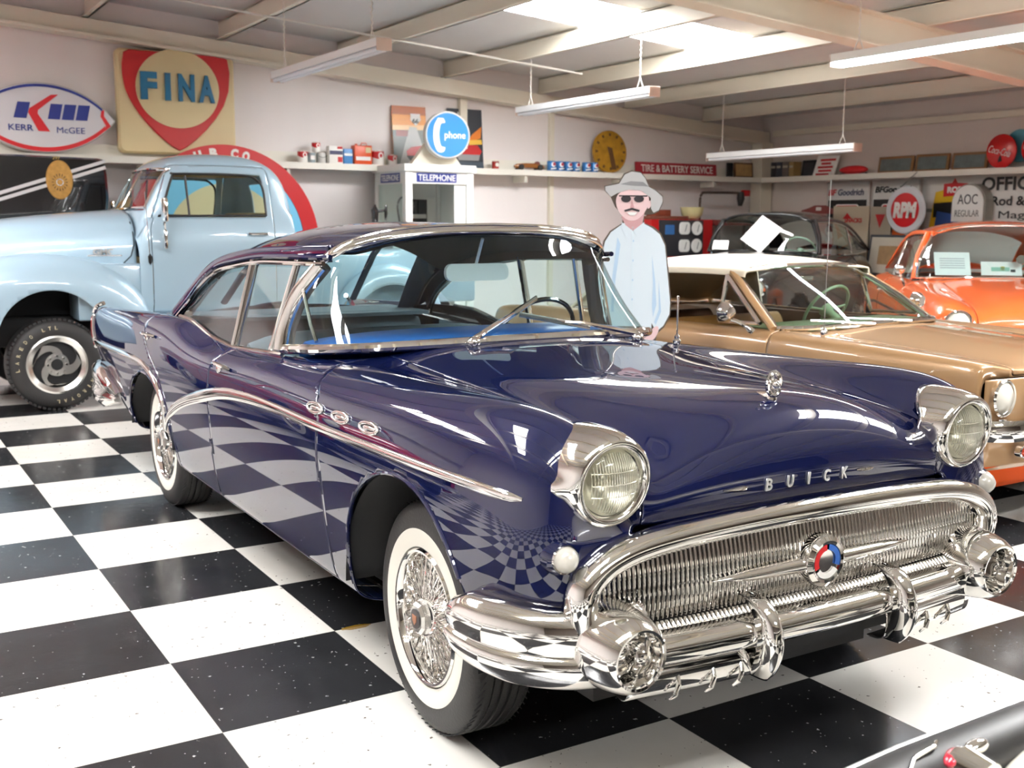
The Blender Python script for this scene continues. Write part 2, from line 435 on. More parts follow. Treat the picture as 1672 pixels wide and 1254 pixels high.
# rafters (along X, sloping) and purlins (along Y)
def sloped_beam(y0, y1, h, fl_w=0.0, x0=XL + 0.02, x1=XR - 0.02):
    mb = MB(); P = [(x0, y0, z_rafter(x0)), (x1, y0, z_rafter(x1)), (x1, y1, z_rafter(x1)), (x0, y1, z_rafter(x0))]
    mb.add(*quad_prism(P, (0, 0, h)))
    if fl_w:
        for dz in (-0.012, ):
            P = [(x0, y0 - fl_w, z_rafter(x0) + dz), (x1, y0 - fl_w, z_rafter(x1) + dz), (x1, y1 + fl_w, z_rafter(x1) + dz), (x0, y1 + fl_w, z_rafter(x0) + dz)]
            mb.add(*quad_prism(P, (0, 0, 0.012)))
    return mb
struct(sloped_beam(4.44, 4.595, 0.19, 0.0).build('trim_1', M['beam'], smooth=0))
def sloped_lip(y0, y1):
    mb = MB(); x0, x1 = XL + 0.02, XR - 0.02
    P = [(x0, y0, z_rafter(x0)), (x1, y0, z_rafter(x1)), (x1, y1, z_rafter(x1)), (x0, y1, z_rafter(x0))]; mb.add(*quad_prism(P, (0, 0, 0.03))); return mb
struct(sloped_lip(4.36, 4.44).build('trim_2', M['beam'], smooth=0))
k = 3
for y in (-1.45, -7.5, -13.5):
    mb = MB(); x0, x1 = XL + 0.02, XR - 0.02; dz = -0.03
    for (a, b_, z0, h) in ((y - 0.012, y + 0.012, dz, 0.28), (y - 0.10, y + 0.10, dz - 0.015, 0.015), (y - 0.10, y + 0.10, dz + 0.235, 0.012)):
        P = [(x0, a, z_rafter(x0) + z0), (x1, a, z_rafter(x1) + z0), (x1, b_, z_rafter(x1) + z0), (x0, b_, z_rafter(x0) + z0)]; mb.add(*quad_prism(P, (0, 0, h)))
    struct(mb.build('trim_%d' % k, M['beam'], smooth=0)); k += 1
px = 1.53 - 1.41 * 6
while px < XR - 0.2:
    mb = MB(); z0 = z_rafter(px) + 0.21
    mb.box(px - 0.012, YF + .02, z0, px + 0.012, YB - .02, z0 + 0.205)
    mb.box(px - 0.06, YF + .02, z0, px + 0.012, YB - .02, z0 + 0.012)
    mb.box(px - 0.012, YF + .02, z0 + 0.185, px + 0.06, YB - .02, z0 + 0.197)
    if px > XL + 0.1: struct(mb.build('trim_%d' % k, M['beam'], smooth=0)); k += 1
    px += 1.41
# posts against the walls
for (x, y, w, d, z1) in ((6.0, 4.55, 0.10, 0.08, z_rafter(6.0)), (7.35, 4.56, 0.06, 0.06, z_rafter(7.35)), (11.06, 4.46, 0.22, 0.22, z_rafter(11.0)), (11.13, -1.45, 0.14, 0.25, z_rafter(11.0) - 0.05)):
    struct(MB().box(x - w / 2, y - d / 2, 0, x + w / 2, y + d / 2, z1).build('trim_%d' % k, M['beam'], smooth=0)); k += 1
struct(MB().box(11.10, -14.9, 2.78, 11.19, 4.3, 2.86).build('trim_%d' % k, M['beam'], smooth=0)); k += 1

# shelves along the two walls
t = MB(); t.box(-6.9, 4.28, 2.150, 10.94, 4.59, 2.175); t.box(-6.9, 4.265, 2.105, 10.94, 4.285, 2.178)
t.box(-6.9, 4.57, 2.175, 10.94, 4.598, 2.31)
sh = t.build('wall_shelf', M['shelf'], smooth=0); tag(sh, 'long ivory board shelf running along the back wall under the sloping beam', 'shelf')
for x in np.arange(0.4, 10.8, 1.6): MB().box(x - .02, 4.30, 2.02, x + .02, 4.595, 2.105).build('bracket', M['shelf'], sh, smooth=0)
t = MB(); t.box(10.88, -6.0, 2.150, 11.19, 4.34, 2.175); t.box(10.865, -6.0, 2.105, 10.885, 4.34, 2.178)
tag(t.build('wall_shelf', M['shelf'], smooth=0), 'ivory board shelf on the right hand wall above the hanging banners', 'shelf')

# ---------------- hanging fluorescent fixtures
M['fix'] = plain('white enamelled reflector', srgb(240, 240, 238), 0.3)
M['tube_off'] = plain('unlit fluorescent tube', srgb(236, 238, 240), 0.25)
M['tube_on'] = glow('burning fluorescent tube', (0.90, 0.95, 1.0), TUBE_ON)
M['cord'] = plain('white cord', srgb(222, 216, 206), 0.6)
def fixture(x, y0, y1, z, lit, label, group=None, parts_=True):
    t = thing('fluorescent_light', label, 'ceiling light', (x, (y0 + y1) / 2, z), 0, group); h = (y1 - y0) / 2
    o = [(-0.065, 0.0), (-0.065, 0.062), (0.065, 0.062), (0.065, 0.0), (0.045, 0.0), (0.04, 0.02), (-0.04, 0.02), (-0.045, 0.0)]
    mb = MB(); mb.prism([(a, b_) for a, b_ in o], 2 * h, Matrix(((1, 0, 0, 0), (0, 0, -1, h), (0, 1, 0, 0), (0, 0, 0, 1)))); mb.build('housing', M['fix'], t, smooth=0)
    mb = MB(); mb.box(-0.066, -h - 0.012, -0.035, 0.066, -h + 0.0, 0.063, 0.004); mb.box(-0.066, h, -0.035, 0.066, h + 0.012, 0.063, 0.004); mb.build('end_cap', plain('pinkish plastic end cap', srgb(214, 190, 176), 0.5), t)
    for s in (-1, 1):
        MB().tube([(s * 0.033, -h + 0.02, -0.018), (s * 0.033, h - 0.02, -0.018)], 0.019, 12).build('lamp_tube', M['tube_on'] if lit else M['tube_off'], t)
    for yy in (-h + 0.22, h - 0.22):
        zt = z_roof(x) + .01 - z
        mb = MB(); n = max(6, int(zt / 0.03))
        mb.tube([(0.006 * (-1) ** i, yy, 0.16 + (zt - 0.16) * i / n) for i in range(n + 1)], 0.006, 6)
        mb.tube([(0, yy - 0.05, 0.062), (0, yy, 0.17)], 0.005, 6); mb.tube([(0, yy + 0.05, 0.062), (0, yy, 0.17)], 0.005, 6)
        mb.build('hanging_chain', M['cord'], t)
    return t
fixture(2.88, 0.14, 2.58, 2.87, False, 'unlit white strip light hanging to the right of the shield-shaped oil sign')
fixture(5.94, 0.62, 3.06, 2.75, False, 'unlit white strip light hanging above the yellow clock face, under the bright skylight')
fixture(8.92, 0.74, 3.18, 2.345, False, 'unlit white strip light hanging lowest, in front of the far corner of the room')
fixture(5.94, -4.15, -1.66, 2.77, True, 'burning strip light hanging nearest, below the wide cream rafter')
cd = MB(); cd.tube([(x_, 2.78, z_rafter(x_) + .195) for x_ in (-3, 0, 3, 6, 6.6)], 0.011, 6)
tag(cd.build('electrical_conduit', M['cord']), 'thin white conduit slung under the purlins between the strip lights', 'conduit')
# ================================================================== THE NAVY HARDTOP (main subject)
def paint(name, col, flake=0.35, rough=0.28, coatior=1.6, metal=0.0):
    m, nt, b = nmat(name); sp(b, color=col, rough=rough, metal=metal, coat=1.0, coatr=0.012, coatior=coatior, spec=flake); return m
M['navy'] = paint('deep navy lacquer', (0.004, 0.007, 0.042), 0.0, 0.36, 1.75, 0.10)
M['cloth_blue'] = plain('blue grey seat cloth', srgb(92, 108, 118), 0.8, bump=0.1, bscale=200)
M['dash_blue'] = plain('bright blue dash enamel', srgb(44, 96, 168), 0.35)
M['headliner'] = plain('grey headliner', srgb(88, 84, 82), 0.8)

car = thing('hardtop_sedan', 'glossy navy blue 1950s four-door hardtop with wide whitewalls and massive chrome grille, nearest the camera', 'car', (1.398, -5.165, 0), R(0.0))

# ---- control net, half section, columns from the centre line out and down the side:  (t, z) or (t, s, z)
def _row(s, cols): return [(c[0], s, c[1]) if len(c) == 2 else c for c in cols]
SIDE_MID = [(.937, .872), (.945, .735), (.922, .50), (.894, .33), (.868, .262), (.72, .24)]
rows = [
 [(0, -.66, .745), (.25, -.66, .745), (.45, -.66, .75), (.565, -.66, .755), (.585, -.66, .76), (.60, -.66, .755), (.61, -.67, .74), (.62, -.675, .72), (.63, -.68, .68), (.64, -.68, .64), (.64, -.675, .60), (.64, -.65, .57), (.62, -.60, .56)],
 [(0, -.695, .86), (.25, -.695, .855), (.44, -.69, .845), (.56, -.675, .83), (.62, -.665, .88), (.69, -.66, .91), (.75, -.665, .89), (.79, -.675, .82), (.80, -.685, .70), (.79, -.69, .62), (.78, -.685, .57), (.77, -.66, .55), (.70, -.60, .55)],
 [(0, -.61, 1.01), (.25, -.61, .995), (.43, -.605, .95), (.55, -.60, .885), (.64, -.61, .97), (.73, -.62, 1.02), (.82, -.62, .975), (.885, -.61, .86), (.905, -.60, .70), (.895, -.60, .60), (.88, -.59, .56), (.86, -.57, .54), (.75, -.55, .54)],
 _row(-.48, [(0, 1.043), (.25, 1.030), (.42, .985), (.545, .912), (.65, 1.0), (.745, 1.062), (.85, 1.005), (.91, .87), (.930, .69), (.92, .58), (.91, .55), (.88, .53), (.78, .53)]),
 _row(-.28, [(0, 1.050), (.25, 1.040), (.42, 1.008), (.55, .945), (.655, 1.022), (.755, 1.064), (.862, 1.005), (.924, .87), (.943, .68), (.938, .50), (.915, .36), (.88, .30), (.72, .28)]),
 _row(0.0, [(0, 1.051), (.25, 1.045), (.42, 1.022), (.55, .972), (.66, 1.022), (.765, 1.047), (0.890, .99), (.928, .865)] + SIDE_MID[1:]),
 _row(.30, [(0, 1.053), (.25, 1.047), (.43, 1.030), (.56, .992), (.67, 1.02), (.775, 1.036), (0.894, .978), (.930, .862)] + SIDE_MID[1:]),
 _row(.60, [(0, 1.074), (.25, 1.068), (.44, 1.05), (.57, 1.018), (.68, 1.02), (.78, 1.025), (0.898, .972)] + SIDE_MID),
 _row(.90, [(0, 1.095), (.25, 1.09), (.45, 1.07), (.58, 1.035), (.69, 1.02), (.787, 1.014), (0.902, .966)] + SIDE_MID),
 _row(1.25, [(0, 1.07), (.25, 1.07), (.45, 1.06), (.6, 1.03), (.71, 1.01), (.792, 1.004), (0.905, .960)] + SIDE_MID),
 _row(1.6, [(0, 1.0), (.25, 1.0), (.45, 1.0), (.6, 1.0), (.72, .995), (.797, .986), (0.906, .948)] + SIDE_MID),
 _row(2.0, [(0, 1.0), (.25, 1.0), (.45, 1.0), (.6, .99), (.72, .975), (.797, .962), (0.906, .928)] + SIDE_MID),
 _row(2.35, [(0, 1.0), (.25, 1.0), (.45, 1.0), (.6, .99), (.72, .985), (.800, .982), (0.906, .94)] + SIDE_MID),
 _row(2.65, [(0, 1.0), (.25, 1.0), (.45, 1.0), (.6, 1.0), (.73, 1.03), (.815, 1.042), (0.910, .975)] + SIDE_MID),
 _row(3.0, [(0, 1.0), (.25, 1.0), (.45, 1.0), (.6, .99), (.745, 1.022), (.832, 1.043), (0.920, .972), (.935, .86)] + SIDE_MID[1:]),
 _row(3.4, [(0, 1.03), (.25, 1.03), (.45, 1.015), (.6, .985), (.755, 1.008), (.842, 1.032), (0.926, .965), (.936, .85), (.943, .68), (.935, .50), (.91, .37), (.87, .32), (.72, .30)]),
 _row(3.8, [(0, 1.01), (.25, 1.01), (.45, .99), (.6, .955), (.755, .985), (.848, 1.020), (.908, .955), (.932, .85), (.935, .68), (.92, .52), (.89, .41), (.85, .36), (.72, .35)]),
 _row(4.2, [(0, .96), (.25, .96), (.45, .94), (.6, .91), (.76, .95), (.848, 1.006), (.905, .945), (.922, .84), (.918, .68), (.89, .54), (.86, .44), (.82, .40), (.7, .40)]),
 [(0, 4.48, .86), (.25, 4.48, .86), (.45, 4.48, .85), (.6, 4.48, .84), (.77, 4.53, .92), (.850, 4.58, .995), (.900, 4.585, .94), (.915, 4.57, .84), (.905, 4.56, .70), (.875, 4.50, .55), (.84, 4.47, .46), (.80, 4.43, .42), (.7, 4.4, .42)],
 [(0, 4.56, .70), (.25, 4.56, .70), (.45, 4.56, .70), (.6, 4.57, .72), (.78, 4.62, .85), (.850, 4.655, .965), (.890, 4.655, .92), (.90, 4.64, .82), (.885, 4.63, .70), (.86, 4.56, .57), (.82, 4.52, .47), (.78, 4.48, .44), (.7, 4.4, .44)],
 [(0, 4.58, .55), (.25, 4.58, .55), (.45, 4.58, .55), (.6, 4.59, .60), (.76, 4.64, .80), (.84, 4.665, .92), (.86, 4.665, .88), (.86, 4.65, .78), (.84, 4.64, .68), (.80, 4.57, .57), (.76, 4.53, .48), (.72, 4.48, .45), (.6, 4.4, .45)],
]
half = np.array(rows)
net = np.concatenate([half[:, :0:-1] * np.array([-1, 1, 1]), half], axis=1)
BP = surf(net, 250, 141)
BV, BF = grid_mesh(BP)
BV, BF = weld(BV, BF, 1e-6)
btree = BVHTree.FromPolygons([Vector(v) for v in BV], BF)
def on_side(s, z, side=-1, off=0.0):
    h = btree.ray_cast(Vector((side * 1.4, s, z)), Vector((-side, 0, 0)))
    if h[0] is None: return Vector((side * 0.93, s, z)), Vector((side, 0, 0))
    n = h[1]; n = n if n.x * side > 0 else -n
    return h[0] + n * off, n
def on_top(t, s, off=0.0):
    h = btree.ray_cast(Vector((t, s, 2.0)), Vector((0, 0, -1))); n = h[1] if h[1].z > 0 else -h[1]
    return h[0] + n * off, n
def on_front(t, z, off=0.0):
    h = btree.ray_cast(Vector((t, -2.0, z)), Vector((0, 1, 0))); n = h[1] if h[1].y < 0 else -h[1]
    return h[0] + n * off, n

# ---- cutting the shell
def arch_f(V, s0, z0, a, b_):
    e = ((V[:, 1] - s0) / a) ** 2 + (np.maximum(V[:, 2], z0) - z0) ** 2 / b_ ** 2
    f = (np.sqrt(e) - 1) * min(a, b_)
    return np.where(np.abs(V[:, 0]) > 0.55, f, 1.0)
FA = (0.03, .36, .435, .43); RA = (3.13, .40, .43, .325)
def smooth_np(x, xs, ys): return np.interp(x, xs, ys)
_cx = np.linspace(-1, 5, 241)
def curve_np(pts):
    P = cat(np.array(pts), 200); return lambda x: np.interp(x, P[:, 0], P[:, 1])
ws_base = [(0, .745), (.25, .762), (.45, .805), (.61, .87), (.71, .965), (.77, 1.10), (.793, 1.25), (.797, 1.37)]     # (t, s) of the windscreen foot
cowl_t = curve_np(ws_base)
belt_t = curve_np([(1.2, .766), (1.36, .785), (1.7, .792), (2.1, .794), (2.5, .800), (2.9, .808), (3.2, .790), (3.4, .72), (3.55, .55), (3.60, .3)])
rearw = curve_np([(0, 3.62), (.3, 3.60), (.55, 3.54), (.7, 3.42), (.79, 3.2)])
def cabin_f(V):
    t = np.abs(V[:, 0]); s = V[:, 1]
    f = np.minimum.reduce([s - cowl_t(t), rearw(t) - s, belt_t(s) - t, (V[:, 2] - .75)])
    return f
hood_w = curve_np([(-.8, .57), (-.60, .575), (-.45, .562), (-.2, .55), (.2, .555), (.5, .565), (.75, .575)])
def hood_f(V):
    t = np.abs(V[:, 0]); s = V[:, 1]
    return np.minimum.reduce([hood_w(s) - t, .70 - s - .10 * np.clip(.57 - t, 0, 1) * 0, V[:, 2] - .70])
def bott(V): return V[:, 2] - 0.30
_dz = curve_np([(.2, .625), (.45, .632), (.8, .655), (.92, .70), (1.0, .82), (1.05, .95)])       # leading edge of the front door
_dr = curve_np([(.2, 2.0), (.5, 1.965), (.8, 1.94), (1.0, 1.93)])
_rr = curve_np([(.2, 2.62), (.40, 2.66), (.60, 2.70), (.74, 2.82), (.84, 3.02), (.95, 3.17), (1.06, 3.2)])
def fdoor_f(V): t = np.abs(V[:, 0]); return np.minimum.reduce([V[:, 1] - _dz(V[:, 2]), _dr(V[:, 2]) - V[:, 1], bott(V), t - .74])
def rdoor_f(V): t = np.abs(V[:, 0]); return np.minimum.reduce([V[:, 1] - _dr(V[:, 2]), _rr(V[:, 2]) - V[:, 1], bott(V), t - .74])
def fender_f(V): t = np.abs(V[:, 0]); return np.minimum.reduce([t - hood_w(V[:, 1]), _dz(V[:, 2]) - V[:, 1], .98 - V[:, 1]])
V0, F0 = clip(BV, BF, arch_f(BV, *FA)); V0, F0 = clip(V0, F0, arch_f(V0, *RA))
V0, F0 = clip(V0, F0, -cabin_f(V0))
V0, F0 = clip(V0, F0, np.where(V0[:, 1] < -.4, np.hypot(np.abs(V0[:, 0]) - .682, V0[:, 2] - .886) - .098, 1.0))
def split(V, F, f, gap=0.0022):
    i = clip(V, F, f(V) - gap); o = clip(V, F, -f(V) - gap); return i, o
def outward(F): return [f for f in F]
body_parts = {}
(hoodm, (V0, F0)) = split(V0, F0, hood_f)
(fdm, (V0, F0)) = split(V0, F0, fdoor_f)
(rdm, (V0, F0)) = split(V0, F0, rdoor_f)
(fem, (V0, F0)) = split(V0, F0, fender_f)
def shell(name, VF, side=None, **k):
    V, F = VF
    if side: V, F = clip(V, F, V[:, 0] * side - 0.01)
    mb = MB(); mb.add(V, F, flip=FLIP); return mb.build(name, M['navy'], car, smooth=50, solid=0.006, **k)
# orientation of the grid: make normals point outwards
_a, _b, _c = (Vector(BP[120, 100]), Vector(BP[121, 100]), Vector(BP[120, 101])); FLIP = ((_b - _a).cross(_c - _a)).x < 0
FLIP = not FLIP if False else FLIP
shell('body', (V0, F0)); shell('hood', hoodm)
for s_ in (-1, 1):
    shell('front_fender', fem, s_); shell('front_door', fdm, s_); shell('rear_door', rdm, s_)

# wheel arch lips
for s_ in (-1, 1):
    for nm, (s0, z0, a, b_), lo in (('arch_lip', FA, .33), ('arch_lip', RA, .38)):
        path = []
        if nm == 'arch_lip':
            for zz in np.linspace(lo, z0, 4)[:-1]: path.append((s0 - a, zz))
            for th in np.linspace(PI, 0, 30): path.append((s0 + a * math.cos(th), z0 + b_ * math.sin(th)))
            for zz in np.linspace(z0, lo, 4)[1:]: path.append((s0 + a, zz))
        if s0 < 1: path = [p for p in path if not (p[0] < -.3 and p[1] < .55)]
        MB().tube([on_side(p[0], p[1], s_, 0.0)[0] for p in path], 0.007, 8).build(nm, M['navy'], car)

# ---- dark insides: wheel wells, floor pan, engine box
for s_ in (-1, 1):
    for (s0, z0, a, b_) in (FA, RA):
        mb = MB(); A = np.linspace(0, PI, 30); cx_ = s_ * .90; ci = s_ * .40
        P = np.array([[(x_, s0 + (a + .012) * math.cos(t_), z0 - .02 + (b_ + .02) * math.sin(t_)) for x_ in (s_ * .915, s_ * .60, ci)] for t_ in A]); mb.grid(P)
        o_ = len(mb.V); mb.V += [Vector((ci, s0 + (a + .012) * math.cos(t_), z0 - .02 + (b_ + .02) * math.sin(t_))) for t_ in A]; mb.F.append(tuple(range(o_, o_ + 30))); mb.MI.append(0)
        mb.build('wheel_well', M['dark'], car, solid=0.004)
mb = MB(); mb.box(-.42, -.55, .22, .42, .70, .88); mb.box(-.70, .62, .25, .70, 2.62, .28); mb.box(-.42, 2.6, .22, .42, 4.3, .62); mb.build('chassis', M['dark'], car, smooth=0)

# ---- ribbons of chrome laid on the shell
def ribbon(name, pts, w, h, mat=None, parent=None, fine=60, taper=None):
    """pts: list of (point, normal); half-round moulding of width w, height h"""
    P = np.array([tuple(p) for p, n in pts]); Nn = np.array([tuple(n) for p, n in pts])
    k = len(P); prof = [(math.cos(a), math.sin(a)) for a in np.linspace(PI, 0, 9)]; rowsr = []
    for i in range(k):
        d = P[min(i + 1, k - 1)] - P[max(i - 1, 0)]; d /= np.linalg.norm(d) + 1e-12
        n = Nn[i] - d * np.dot(d, Nn[i]); n /= np.linalg.norm(n); b_ = np.cross(d, n)
        ww = w * (taper[i] if taper is not None else 1)
        rowsr.append([P[i] + b_ * ww / 2 * c + n * (h * (min(1, ww / w)) * s - 0.002) for c, s in prof])
    mb = MB(); mb.grid(np.array(rowsr)); o = len(mb.V)
    mb.F.append(tuple(range(9))); mb.MI.append(0); mb.F.append(tuple(range((k - 1) * 9, k * 9))[::-1]); mb.MI.append(0)
    return mb.build(name, mat or M['chrome'], parent or car, smooth=60)
sweep = cat([(-.575, .845), (-.3, .846), (.1, .842), (.6, .836), (1.05, .836), (1.4, .828), (1.74, .800), (2.1, .735), (2.4, .665), (2.62, .59), (2.74, .525), (2.795, .475)], 90)
wid = np.interp(sweep[:, 0], [-.575, -.55, -.45, .3, 1.2, 2.0, 2.6, 2.8], [.3, .8, 1, .9, 1.3, 1.9, 1.6, .9])
for s_ in (-1, 1):
    ribbon('sweepspear', [on_side(a, b_, s_, 0.001) for a, b_ in sweep],   .030, .010, taper=wid)
    up = cat([(2.80, .475), (2.765, .56), (2.80, .63), (2.90, .705), (3.05, .752), (3.25, .775), (3.6, .772), (4.0, .762), (4.4, .75), (4.62, .742)], 70)
    ribbon('fender_moulding', [on_side(a, b_, s_, 0.001) for a, b_ in up], .034, .014)
    fin = [(Vector((s_ * .848, s, z)), Vector((0, 0, 1))) for s, z in ()]
    # tail edge trim of the fin, chrome rear bumper end
    tl = cat([(.835, 4.60, .99), (.872, 4.645, .965), (.893, 4.655, .90), (.90, 4.65, .80), (.885, 4.64, .70)], 20)
    MB().tube([(s_ * a, b_, c) for a, b_, c in tl], .014, 8).build('fin_trim', M['chrome'], car)
    mb = MB(); 
    path = cat([(.90, 3.95, .47), (.93, 4.2, .49), (.925, 4.45, .50), (.87, 4.63, .50), (.70, 4.74, .50), (.40, 4.80, .50), (0, 4.82, .50)], 30)
    rowsb = []
    for i, p in enumerate(path):
        d = path[min(i + 1, 29)] - path[max(i - 1, 0)]; nrm = np.array([d[1], -d[0], 0]); nrm /= np.linalg.norm(nrm); k = min(1, .25 + i / 8)
        rowsb.append([np.array([s_ * q[0], q[1], q[2]]) for q in [p + nrm * o_ + np.array([0, 0, h_ * k]) for o_, h_ in ((-.03, .12), (.0, .125), (.028, .10), (.03, .04), (.022, 0), (.035, -.03), (.03, -.09), (.0, -.12), (-.03, -.12))]])
    mb.grid(np.array(rowsb)); mb.build('rear_bumper', M['chrome'], car, smooth=60)
    # dual ventiports
    for j, s in enumerate((.695, .48, .262)):
        p, n = on_side(s, .892, s_, 0.0); x, y, z = Vector((0, 1, -.03)).normalized(), None, n
        y = z.cross(x).normalized(); mx = mxof(p, x, y, z)
        mb = MB(); mb.tube([mx @ Vector((.066 * math.cos(a), .016 * math.sin(a), .002)) for a in np.linspace(0, 2 * PI, 36, endpoint=False)], .0065, 8, True); mb.ball((0, 0, 0), .05, 14, (1, .16, .14), mx); mb.build('ventiport', M['chrome'], car, smooth=60)
    # door handles
    for (s, z) in ((1.76, .905), (3.02, .93)):
        p, n = on_side(s, z, s_, 0.0)
        mb = MB(); mb.tube([p + Vector((0, dy, 0)) + n * o_ for dy, o_ in ((-.085, .004), (-.075, .028), (-.03, .036), (.04, .036), (.075, .028), (.085, .004))], .011, 10, asp=.8)
        mb.ball(tuple(p + Vector((0, .06, -.012)) + n * .006), .028, 12, (.4, 1, .8)); mb.build('door_handle', M['chrome'], car)

# ---- roof shell with C pillars, rear window cut out of it
D = [(1.10, .645, 1.385), (1.25, .675, 1.378), (1.55, .690, 1.372), (1.9, .700, 1.362), (2.2, .705, 1.335), (2.5, .708, 1.298), (2.76, .712, 1.218), (2.98, .722, 1.115), (3.15, .765, 1.0)]
ctr = [1.10, 1.25, 1.55, 1.9, 2.25, 2.65, 3.05, 3.38, 3.66]
cz = [1.496, 1.512, 1.524, 1.528, 1.522, 1.490, 1.385, 1.215, 1.02]
rr_ = []
for (s, t, z), cs, c in zip(D, ctr, cz):
    q = []
    for f in (0, .3, .6, .8, .93, 1.0, 1.0):
        tt = t * f
        if s < 2.3: hh = c - (c - z) * (f ** 2.4 if f < 1 else 1)
        else: hh = c - (c - z) * f ** (2.8 - .6 * min(1, (s - 2.3) / .8))
        q.append((tt, cs + (s - cs) * f ** 2, hh))
    q[5] = (t + .010, s + (.05 if s > 2.3 else 0), z + .065); q[6] = (t, s, z)
    rr_.append(q)
# windscreen header: bow the front edge forwards at the centre
hdr = curve_np([(0, 1.10), (.3, 1.11), (.5, 1.145), (.6, 1.195), (.68, 1.28)])
rr_[0] = [(t, float(hdr(t)), z) for (t, s, z) in rr_[0]]
rr_[1] = [(t, float(hdr(t)) + .13, z) for (t, s, z) in rr_[1]]
half = np.array(rr_); rnet = np.concatenate([half[:, :0:-1] * np.array([-1, 1, 1]), half], axis=1)
RP = surf(rnet, 110, 81); RV, RF = weld(*grid_mesh(RP), 1e-6)
def rearwin_f(V):
    t = np.abs(V[:, 0]); z = V[:, 2]; s = V[:, 1]
    w = np.interp(s, [2.6, 2.75, 2.9, 3.1, 3.3, 3.5, 3.7], [.44, .50, .54, .585, .63, .66, .66])
    return np.minimum.reduce([w - t, s - 2.78 + .12 * t * t, 3.62 - s])
_rt = BVHTree.FromPolygons([Vector(v) for v in RV], RF)
def RZ(t, s):
    h = _rt.ray_cast(Vector((t, s, 3)), Vector((0, 0, -1))); return h[0].z if h[0] is not None else 1.0
rw, (RV2, RF2) = split(RV, RF, rearwin_f, 0.0)
mb = MB(); mb.add(RV2, RF2, flip=FLIP); mb.build('roof', M['navy'], car, smooth=60, solid=0.012)
mb = MB(); mb.add(rw[0] * np.array([.992, 1, 1]) - np.array([0, 0, .006]), rw[1], flip=FLIP); mb.build('rear_window', M['glass'], car)
hl = clip(RV, RF, 2.74 - RV[:, 1]); mb = MB(); mb.add(hl[0] * np.array([.965, 1, 1]) - np.array([0, -.02, .022]), hl[1], flip=FLIP); mb.build('headliner', M['headliner'], car)
wp = [Vector((t, s, 0)) for t, s in ()]

# ---- windscreen and its bright frame
def basez(t): return float(np.interp(abs(t), [0, .25, .45, .61, .71, .77, .793, .797], [1.078, 1.076, 1.070, 1.062, 1.052, 1.040, 1.028, 1.014]))
wb = cat([(t, s, basez(t)) for t, s in ws_base], 40)
topz = [(0, 1.085, 1.482), (.25, 1.092, 1.476), (.44, 1.115, 1.458), (.56, 1.155, 1.428), (.630, 1.21, 1.390), (.660, 1.275, 1.352)]
wt = cat(topz, 40)
mir = lambda P: np.concatenate([P[:0:-1] * np.array([-1, 1, 1]), P])
WB, WT = mir(wb), mir(wt)
side_ = cat([(.797, 1.37, 1.014), (.772, 1.375, 1.12), (.726, 1.345, 1.24), (.660, 1.275, 1.352)], 24)
sideL = side_ * np.array([-1, 1, 1])
gl = coons(WB, WT, sideL, side_)
MB().grid(gl).build('windshield', M['glass_green'], car)
def fr(P, r, name, mat='chrome', n=10, closed=False): return MB().tube([tuple(p) for p in P], r, n, closed).build(name, M[mat], car)
loop = np.concatenate([WT[::-1][:-1], sideL[::-1][:-1], WB[:-1], side_[:-1]])
def edge_n(i, j):      # outward normal of the glass at a grid point
    n0, m0 = gl.shape[:2]; a = gl[min(i + 1, n0 - 1), j] - gl[max(i - 1, 0), j]; b_ = gl[i, min(j + 1, m0 - 1)] - gl[i, max(j - 1, 0)]; n = np.cross(a, b_); n /= np.linalg.norm(n); return n if n[1] < 0 else -n
fr(WB + np.array([0, -.012, .004]), .020, 'windshield_sill')
hd_ = np.concatenate([side_[:-1], WT[::-1][:-1], sideL[::-1]])
ribbon('windshield_frame', [(Vector(gl[i, -1]) + Vector(edge_n(i, -2)) * .004 + Vector((0, 0, .012)), Vector(edge_n(i, -2)) + Vector((0, 0, .25))) for i in range(gl.shape[0])], .050, .016)
for s_ in (-1, 1): ribbon('windshield_post', [(Vector(gl[0 if s_ < 0 else -1, j]) + Vector((s_ * .012, -.004, .0)), Vector((s_ * .75, -.65, .12))) for j in range(gl.shape[1])], .062, .020)
fr(mir(np.array(wt)) + np.array([0, -.004, .030]), .008, 'roof_molding')

